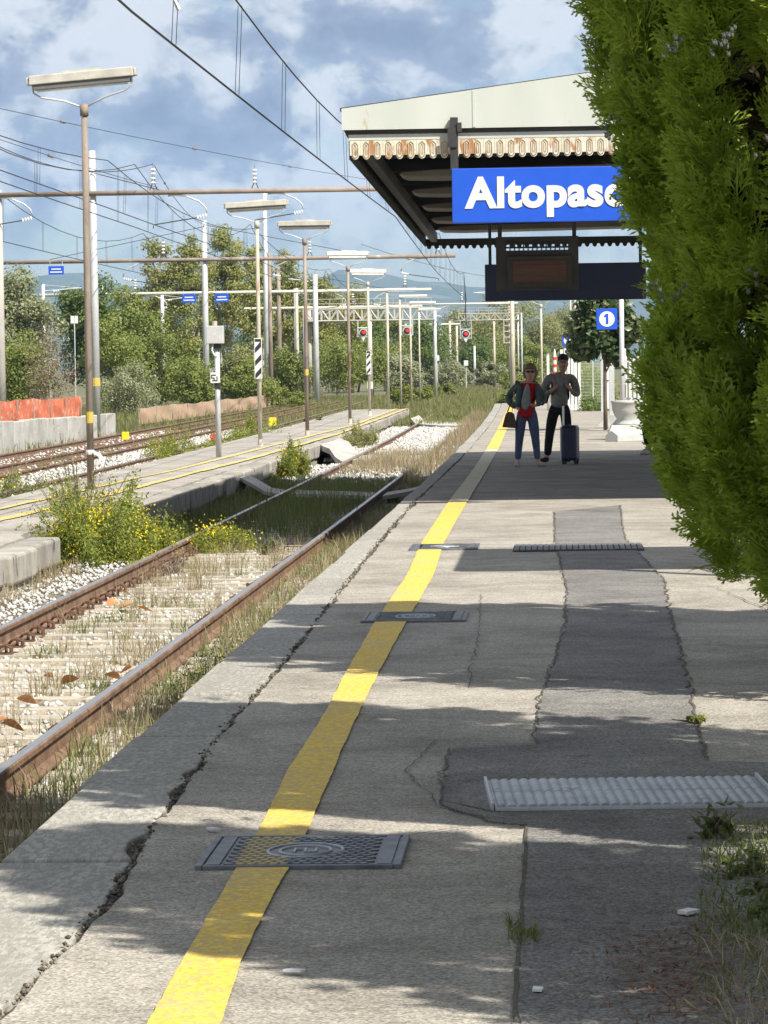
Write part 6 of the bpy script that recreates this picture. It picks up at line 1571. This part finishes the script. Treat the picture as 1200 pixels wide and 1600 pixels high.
# ------------------------------------------------------------------ bushes and plants
def bush(label, x, y, z, rx, ry, h, n, mat, seed, flowers=0, leaf=0.05, clumps=26, name='bush', stems=18, wild=0.0, cat='bush', fl=0.03, boxy=False):
    r = np.random.default_rng(seed)
    t = tag(empty(name, (x, y, z)), label, cat)
    C = unit(r.normal(0, 1, (clumps, 3))) * (r.random(clumps)[:, None] ** 0.5); C[:, 2] = np.abs(C[:, 2])
    if boxy: C = np.stack([r.uniform(-1, 1, clumps), r.uniform(-1, 1, clumps), r.uniform(0.1, 0.85, clumps)], 1)
    C *= np.array([rx, ry, h * 0.82]) * (1 - 0.12)
    rad = r.uniform(0.16, 0.30, clumps) * min(rx, ry, h) * (1.1 if not flowers else 1.45)
    sm = MB()
    for k in range(stems):
        c = C[k % clumps]; e = c * (1.0 + wild * r.random()) + np.array([r.normal(0, 0.04), r.normal(0, 0.04), rad[k % clumps] * (0.9 + wild)])
        sm.tube([(c[0] * 0.15, c[1] * 0.15, -0.02), tuple(c * 0.6), tuple(e)], [0.008, 0.006, 0.003], 4)
    sm.build('stem', M['bark'], t)
    P, d = blob_points(r, n, C, rad, 0.35, 1.1)
    if wild:
        k = r.integers(0, clumps, n // 4); q = C[k] * (1 + wild * r.random(len(k)))[:, None]; q[:, 2] += rad[k] * (0.9 + wild) * r.random(len(k)); q += r.normal(0, 0.025, q.shape); P = np.concatenate([P, q])
    P[:, 2] = np.maximum(P[:, 2], 0.01)
    leaf_cards('foliage', P, r.uniform(0.6, 1.3, len(P)) * leaf, LM[mat], t, r, 0.4, 0.5)
    if flowers:
        k = r.integers(0, max(3, clumps // 2), flowers); q = C[r.permutation(clumps)[:max(3, clumps // 2)]][k] + r.normal(0, 1, (flowers, 3)) * rad.mean() * 0.75; q[:, 2] = np.maximum(q[:, 2], 0.05)
        leaf_cards('blossom', q, r.uniform(0.7, 1.3, flowers) * fl, LM['yflower'], t, r, 0.8, 0.3)
    return t
bush('big yellow flowering bush at the gap in the island kerb', -5.16, 39.2, -0.56, 0.66, 2.3, 0.98, 19000, 'bright', 201, 5600, 0.05, 50, wild=0.6, fl=0.024, stems=60)
bush('lower sprawl of yellow flowering weeds beside the left rail', -4.72, 40.2, -0.56, 0.40, 2.6, 0.56, 11000, 'bright', 202, 2600, 0.046, 36, wild=0.5, fl=0.022)
bush('tall wispy yellow tips rising in front of the first lamp pole', -5.75, 42.2, -0.35, 0.55, 1.2, 0.78, 4200, 'olive', 203, 1200, 0.036, 30, wild=0.9, fl=0.020, stems=60)
bush('low boxy yellow green bush covering the left rail', -3.93, 41.0, -0.56, 0.33, 0.9, 0.38, 6000, 'bright', 204, 900, 0.036, 30, fl=0.03, boxy=True)
bush('grey green weed between the rails beside the boxy bush', -3.32, 40.5, -0.56, 0.16, 0.7, 0.36, 2200, 'weed', 205, 0, 0.035, 16, wild=0.3)
bush('half shaded bush on the broken kerb beside the crossing', -5.0, 66.0, -0.5, 0.42, 2.2, 0.85, 6000, 'bright', 206, 700, 0.05, 26, wild=0.3)
bush('grassy bush on the sunlit kerb between two crossings', -5.0, 89.0, -0.5, 0.45, 3.0, 0.80, 5000, 'olive', 207, 0, 0.06, 26, wild=0.5)
bush('dark green fig bush by the track behind the fourth lamp', -7.9, 112.0, -0.6, 0.50, 1.3, 0.86, 4500, 'gloss', 208, 0, 0.09, 24, wild=0.2)
bush('yellow flowering weeds on the ballast left of the equipment post', -9.0, 83.0, -0.6, 0.75, 2.6, 0.75, 7000, 'bright', 209, 1300, 0.05, 30, wild=0.4)
bush('second clump of flowering weeds nearer the equipment post', -8.2, 86.5, -0.6, 0.5, 2.4, 0.6, 5000, 'bright', 210, 700, 0.05, 26, wild=0.4)
bush('tall yellow green weeds right of the equipment post', -8.0, 92.5, -0.6, 0.65, 3.2, 1.05, 7500, 'bright', 211, 600, 0.055, 30, wild=0.5)
bush('green weeds at the foot of the equipment post', -7.9, 75.5, -0.6, 0.45, 2.2, 0.50, 4500, 'weed', 212, 0, 0.05, 24, wild=0.4)
bush('dark green weeds on the far edge of the island platform', -7.85, 64.0, -0.6, 0.24, 1.0, 0.52, 2600, 'weed', 213, 0, 0.045, 20, wild=0.3)
bush('green weeds at the left picture edge behind the island platform', -7.95, 52.5, -0.6, 0.50, 4.0, 0.60, 7000, 'weed', 214, 250, 0.045, 34, wild=0.4)
bush('tall yellowish weeds at the left edge by the wall', -9.6, 60.0, -0.6, 0.35, 2.6, 0.85, 3500, 'olive', 215, 300, 0.05, 24, wild=0.6)
bush('green weeds right of the third lamp foot', -8.0, 100.0, -0.6, 0.45, 2.4, 0.75, 4500, 'mid', 216, 0, 0.055, 24, wild=0.4)
bush('leafy weeds in the lower left corner by the rail', -2.35, 13.6, -0.56, 0.26, 1.6, 0.40, 5200, 'weed', 217, 60, 0.026, 30, wild=0.5, fl=0.018)
bush('small yellow flowering weeds along the near rail', -2.3, 23.0, -0.56, 0.22, 2.6, 0.34, 3200, 'weed', 218, 60, 0.026, 26, wild=0.5, fl=0.026)
bush('reddish dry weed leaning on the left rail', -4.02, 36.8, -0.56, 0.16, 0.9, 0.34, 1600, 'brown', 219, 0, 0.03, 16, wild=0.5)
bush('green leafy weed on the platform at the lower right', 0.64, 10.7, 0.0, 0.24, 1.0, 0.085, 4200, 'weed', 220, 0, 0.022, 40, wild=0.3, stems=10)
bush('small bright green rosette on the pale paving', 0.585, 15.75, 0.005, 0.05, 0.12, 0.05, 260, 'bright', 221, 0, 0.03, 8, name='weed', stems=4, cat='weed')
bush('tall weed stalk beside the ribbed plate', 0.52, 11.95, 0.0, 0.06, 0.12, 0.12, 160, 'weed', 222, 0, 0.05, 6, name='weed', stems=6, wild=0.6, cat='weed')

# fallen leaves on the sleepers
def fallen(x, y, z, s, rz, tx):
    mb = MB(); n = 6
    for j in range(n + 1):
        u = j / n; w = s * 0.34 * math.sin(math.pi * min(1, u * 1.02)) ** 0.8 + 0.002
        for k, q in enumerate((-1, -0.5, 0, 0.5, 1)):
            mb.v.append(((u - 0.5) * s, q * w, abs(q) ** 1.5 * w * 0.45 + math.cos(u * 3.1) * s * 0.06))
    for j in range(n):
        for k in range(4): mb.f.append((j * 5 + k, j * 5 + k + 1, (j + 1) * 5 + k + 1, (j + 1) * 5 + k))
    o = mb.build('fallen_leaf', M['drleaf'], None, smooth=True, loc=(x, y, z)); o.rotation_euler = (tx, 0.2, rz)
    return tag(o, 'dry orange brown leaf lying between the near rails', 'leaf', 'fallen leaves on the track')
M['drleaf'] = worn('dry_leaf', (0.36, 0.15, 0.05), (0.56, 0.28, 0.11), 9.0, 0.7, island=0.35, fine=90)
from_px = [(-4.05, 27.6, .17), (-4.0, 31.4, .20), (-3.82, 31.0, .22), (-3.62, 30.6, .22), (-4.1, 33.0, .2), (-3.38, 22.2, .20), (-3.30, 23.6, .22), (-3.05, 23.9, .2), (-3.02, 24.4, .18), (-3.35, 20.9, .19), (-3.22, 20.6, .22), (-3.35, 18.9, .17), (-3.5, 24.0, .13), (-2.95, 33.5, .2)]
for i, (x, y, s) in enumerate(from_px): fallen(x, y, -0.475, s * 0.68, random.uniform(0, 6.28), random.uniform(-0.7, 0.7))
# scraps of paper on the paving
for i, (x, y, lab) in enumerate(((-0.075, 9.05, 'white scrap of paper beside the slab joint at the bottom'), (-0.72, 9.35, 'tiny white scrap on the sunlit paving right of the yellow line'), (0.36, 10.3, 'crumpled white scrap lying in the grass at the lower right'), (-1.22, 12.25, 'tiny pale chip beside the nearest manhole cover'))):
    s = MB().prism([(-0.02, -0.02), (0.02, -0.025), (0.028, 0.015), (-0.015, 0.03)], 0, 0.006).build('paper_scrap', M['white'], None, loc=(x, y, 0.011)); s.rotation_euler.z = i * 1.3
    s.scale = (0.6, 1.0, 1.0) if i != 2 else (1.0, 1.3, 1.8)
    tag(s, lab, 'paper')

# ------------------------------------------------------------------ cypresses (thuja) on the right
def spray_template(r, L=0.10):
    V, F = [], []
    def strip(a, b, w):
        a, b = np.array(a), np.array(b); d = b - a; n = np.array([-d[1], d[0]]); n = n / (np.linalg.norm(n) + 1e-9) * w
        i = len(V); m = a * 0.45 + b * 0.55
        V.extend([tuple(a), tuple(m + n), tuple(b), tuple(m - n)]); F.append((i, i + 1, i + 2, i + 3))
    k = 9
    strip((0, 0), (0, L), 0.0030)
    for j in range(k):
        u = 0.08 + 0.84 * j / k; s = 1 if j % 2 else -1
        a = np.array((0, u * L)); an = math.radians(36 + r.normal(0, 6)); l = L * (0.55 * (1 - u) ** 0.75 + 0.16)
        d = np.array((s * math.sin(an), math.cos(an))); b = a + d * l
        strip(a, b, 0.0028)
        for q in range(3):
            v = 0.26 + 0.24 * q; s2 = 1 if q % 2 else -1; a2 = a + d * l * v; an2 = math.atan2(d[0], d[1]) + s2 * math.radians(36)
            strip(a2, a2 + np.array((math.sin(an2), math.cos(an2))) * l * 0.46 * (1.1 - v * 0.5), 0.0030)
    return np.array(V), np.array(F)
rt = np.random.default_rng(500)
def spray_plain(r, L=0.10):
    V, F = [], []
    def strip(a, b, w):
        a, b = np.array(a), np.array(b); d = b - a; n = np.array([-d[1], d[0]]); n = n / (np.linalg.norm(n) + 1e-9) * w
        i = len(V); m = a * 0.45 + b * 0.55
        V.extend([tuple(a), tuple(m + n), tuple(b), tuple(m - n)]); F.append((i, i + 1, i + 2, i + 3))
    strip((0, 0), (0, L), 0.006)
    for j in range(7):
        u = 0.06 + 0.8 * j / 7; s = 1 if j % 2 else -1; an = math.radians(36 + r.normal(0, 6)); l = L * (0.6 * (1 - u) ** 0.75 + 0.18)
        strip((0, u * L), (s * math.sin(an) * l, u * L + math.cos(an) * l), 0.0075)
    return np.array(V), np.array(F)
SPR = [spray_template(rt) for _ in range(4)]
SPR_PLAIN = [spray_plain(rt) for _ in range(4)]
def thuja_foliage(name, C, D, S, mat, parent, r, Q=None, tpl=None):
    """sprays at points C pointing along D, scale S; Q = preferred facing of the flat spray"""
    Vs, Fs = [], []; off = 0
    for k in range(4):
        idx = np.arange(len(C)) % 4 == k
        c, d, s = C[idx], unit(D[idx]), S[idx]; n = len(c)
        if n == 0: continue
        rv = r.normal(0, 1, (n, 3))
        if Q is not None: rv = rv * 0.55 + Q[idx]
        q = unit(np.cross(d, rv)); nn = np.cross(d, q)
        T, Fq = (tpl or SPR)[k]; m = len(T)
        bow = (T[:, 1] / 0.10) ** 2
        V = c[:, None, :] + (q[:, None, :] * T[None, :, 0, None] + d[:, None, :] * T[None, :, 1, None]) * s[:, None, None] + nn[:, None, :] * (bow * 0.02)[None, :, None] * r.normal(0, 1, (n, 1, 1)) * s[:, None, None]
        Vs.append(V.reshape(-1, 3)); Fs.append((Fq[None] + (np.arange(n) * m)[:, None, None]).reshape(-1, 4) + off); off += n * m
    return mesh_np(name, np.concatenate(Vs), np.concatenate(Fs), mat, parent)
PROF = [(0.84, 0.15), (0.89, 0.60), (0.97, 0.95), (1.15, 1.15), (1.5, 1.22), (1.76, 1.13), (2.0, 1.21), (2.5, 1.33), (2.9, 1.42), (3.2, 1.50), (4.0, 1.45), (5.2, 1.10), (6.2, 0.62), (7.0, 0.1)]
def plumes(r, zz, a, per, t, smin, smax, width, name='foliage', mat='thuja'):
    n0 = len(zz)
    rad = np.array([lerp_tab(PROF, v) for v in zz]) * (1.0 + r.normal(0, 0.05 if smax > 1.2 else 0.10, n0)) + 0.05 * np.sin(a * 5 + zz * 4)
    PC = np.stack([np.cos(a) * rad, np.sin(a) * rad, zz], 1)
    L = r.uniform(0.22, 0.40, n0) * (1.0 if smax > 1.2 else 1.45)
    out_ = np.stack([np.cos(a), np.sin(a), np.zeros(n0)], 1)
    PD = unit(out_ * r.uniform(0.15, 0.5, (n0, 1)) + np.array([0, 0, 1.0]) + r.normal(0, 0.14, (n0, 3)))
    k = np.repeat(np.arange(n0), per); n = len(k); u = r.random(n)
    w = width * (1 - 0.8 * u) * (0.55 + L[k])
    C = PC[k] + PD[k] * (L[k] * (u - 0.55))[:, None] + r.normal(0, 1, (n, 3)) * w[:, None]
    D = PD[k] + out_[k] * 0.25 + r.normal(0, 0.28, (n, 3))
    return thuja_foliage(name, C, D, r.uniform(smin, smax, n), LM[mat], t, r, out_[k], SPR_PLAIN)
HOLLOW = [(3.58, 2.40, 0.11, 0.40), (3.74, 1.50, 0.10, 0.16), (3.40, 2.78, 0.05, 0.20), (3.92, 2.45, 0.09, 0.30), (3.52, 1.74, 0.08, 0.13), (3.84, 1.95, 0.07, 0.18)]
def tufts(r, zz, a, per, t):
    """upright egg-shaped tufts: sprays on each tuft's skin, dark hollows between them"""
    rad = np.array([lerp_tab(PROF, v) for v in zz]) * (1.0 + np.clip(r.normal(0, 0.05, len(zz)), -0.10, 0.05)) - 0.05
    keep = np.ones(len(zz), bool)                      # hollows where the brown inside shows
    for (ha, hz, ra, rz_) in HOLLOW: keep &= ((a - ha) / ra) ** 2 + ((zz - hz) / rz_) ** 2 > 1
    zz, a, rad = zz[keep], a[keep], rad[keep]; n0 = len(zz)
    out_ = np.stack([np.cos(a), np.sin(a), np.zeros(n0)], 1)
    PC = out_ * rad[:, None] + np.stack([np.zeros(n0), np.zeros(n0), zz], 1)
    H = r.uniform(0.18, 0.40, n0); Wd = r.uniform(0.06, 0.125, n0)
    AX = unit(out_ * r.uniform(0.05, 0.45, (n0, 1)) + np.array([0, 0, 1.0]) + r.normal(0, 0.12, (n0, 3)))
    k = np.repeat(np.arange(n0), per); n = len(k)
    u = r.uniform(-1, 1, n); sd = unit(r.normal(0, 1, (n, 3)) + out_[k] * 0.9); sd = unit(sd - AX[k] * np.sum(sd * AX[k], 1, keepdims=True))
    pr_ = np.sqrt(np.clip(1 - np.maximum(u, -0.6) ** 2, 0.02, 1)) * r.uniform(0.55, 1.05, n)
    C = PC[k] + AX[k] * (H[k] * u)[:, None] + sd * (Wd[k] * pr_)[:, None]
    D = AX[k] * 0.9 + sd * (0.30 + 0.25 * (1 - u))[:, None] + r.normal(0, 0.20, (n, 3))
    return thuja_foliage('foliage', C - unit(D) * 0.05, D, r.uniform(0.85, 1.65, n), LM['thuja'], t, r, sd)
def thuja(label, x, y, seed, fine=True):
    r = np.random.default_rng(seed)
    t = tag(empty('thuja_tree', (x, y, 0)), label, 'tree', 'evergreen thujas along the right of the platform')
    MB().tube([(0, 0, -0.05), (0.03, 0, 0.8), (-0.02, 0.02, 3.0), (0, 0, 6.0)], [0.13, 0.11, 0.08, 0.02], 10).build('trunk', M['bark'], t, smooth=True)
    n1 = 300 if fine else 420
    plumes(r, 3.45 + 3.4 * r.random(n1) if fine else 0.85 + 6.0 * r.random(n1) ** 1.1, r.uniform(0, 6.283, n1), 18, t, 1.3, 2.3, 0.13)
    if fine:
        n2 = 88
        ez = np.array([2.2, 2.42, 2.05, 1.4, 1.2, 1.08, 1.38, 1.04, 1.25, 2.3, 1.75, 1.1, 1.3, 2.3, 2.48, 2.14]); ea = np.array([3.18, 3.24, 3.25, 3.28, 3.86, 3.74, 3.92, 3.58, 3.68, 3.3, 3.45, 3.95, 3.5, 3.08, 3.10, 3.14])
        tufts(r, np.concatenate([0.95 + 2.78 * r.random(n2) ** 0.95, ez]), np.concatenate([3.5 + r.uniform(-0.95, 0.95, n2), ea]), 118, t)
        n3 = 260
        plumes(r, 0.85 + 2.3 * r.random(n3), 3.5 + math.pi + r.uniform(-2.25, 2.25, n3), 14, t, 1.2, 2.2, 0.12)
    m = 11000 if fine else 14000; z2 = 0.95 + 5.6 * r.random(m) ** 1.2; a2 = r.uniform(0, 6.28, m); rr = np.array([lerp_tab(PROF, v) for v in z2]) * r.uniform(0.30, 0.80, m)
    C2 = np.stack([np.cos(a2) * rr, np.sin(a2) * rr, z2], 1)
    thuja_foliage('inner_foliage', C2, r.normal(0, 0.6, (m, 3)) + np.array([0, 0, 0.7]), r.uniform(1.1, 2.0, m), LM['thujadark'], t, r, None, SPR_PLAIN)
    br = MB()
    for q in range(60):
        z = r.uniform(0.8, 5.5); an = r.uniform(0, 6.28); R_ = lerp_tab(PROF, z + 0.3) * 0.85
        br.tube([(0, 0, max(0.4, z - 0.5)), (math.cos(an) * R_ * 0.5, math.sin(an) * R_ * 0.5, z - 0.1), (math.cos(an) * R_, math.sin(an) * R_, z + 0.35)], [0.03, 0.016, 0.005], 5)
    br.build('branch', M['bark'], t)
    return t
TH = thuja('large evergreen thuja filling the right side of the picture', 1.62, 12.3, 600)
# cone clusters on its left flank
M['cone'] = plain('grey_cones', (0.085, 0.095, 0.08), 0.9)
cn = MB(); ellip(cn, (0, 0, 0), (0.0065, 0.0065, 0.0085), 7, 5)
for q in range(4): cn.tube([(0, 0, 0.004), (0.008 * math.cos(q * 1.57), 0.008 * math.sin(q * 1.57), 0.011)], [0.003, 0.001], 4)
CONE = cn.mesh('cone', M['cone'])
rc = np.random.default_rng(9)
for (px, py, n) in ((955, 195, 6), (1055, 75, 8), (1130, 60, 12), (1118, 92, 4), (1195, 235, 3), (1022, 455, 6), (1055, 455, 3), (1165, 425, 4)):
    yy = 12.3 - 1.34 + 0.95 * max(0, (1050 - px)) / 170
    x, z = U(px, py, yy)
    for k in range(n):
        put(CONE, 'cone', (x - 1.62 + rc.normal(0, 0.022), yy - 12.3 + rc.normal(0, 0.02), z + rc.normal(0, 0.024)), TH, rc.uniform(0, 6))
T2_ = thuja('evergreen thuja out of frame to the right that shades the foreground', 2.5, 7.95, 611, False)
T2_.scale = (0.80, 0.80, 0.95)
def thuja_copy(label, x, y, rot, s):
    c = copy_tree(T2_); c.location = (x, y, 0); c.rotation_euler = (0, 0, rot); c.scale = (s, s, s); c['label'] = label
    return c
thuja_copy('second evergreen thuja, hidden behind the large one', 2.35, 17.2, 4.0, 0.97)
thuja_copy('third evergreen thuja, hidden farther behind the large one', 2.75, 19.3, 1.2, 0.97)

# ------------------------------------------------------------------ air
hz = MB(); hz.box((0, 3300, 190), (7600, 7400, 390))
hm = bpy.data.materials.new('haze'); hm.use_nodes = True
ht = hm.node_tree
for nd in list(ht.nodes):
    if nd.type != 'OUTPUT_MATERIAL': ht.nodes.remove(nd)
pv = ht.nodes.new('ShaderNodeVolumePrincipled')
pv.inputs['Color'].default_value = (0.36, 0.62, 1.0, 1); pv.inputs['Density'].default_value = 0.00009; pv.inputs['Anisotropy'].default_value = 0.0
ht.links.new(pv.outputs[0], ht.nodes['Material Output'].inputs['Volume'])
stuff(hz.build('haze', hm), 'thin blue air haze over the distance', 'haze')
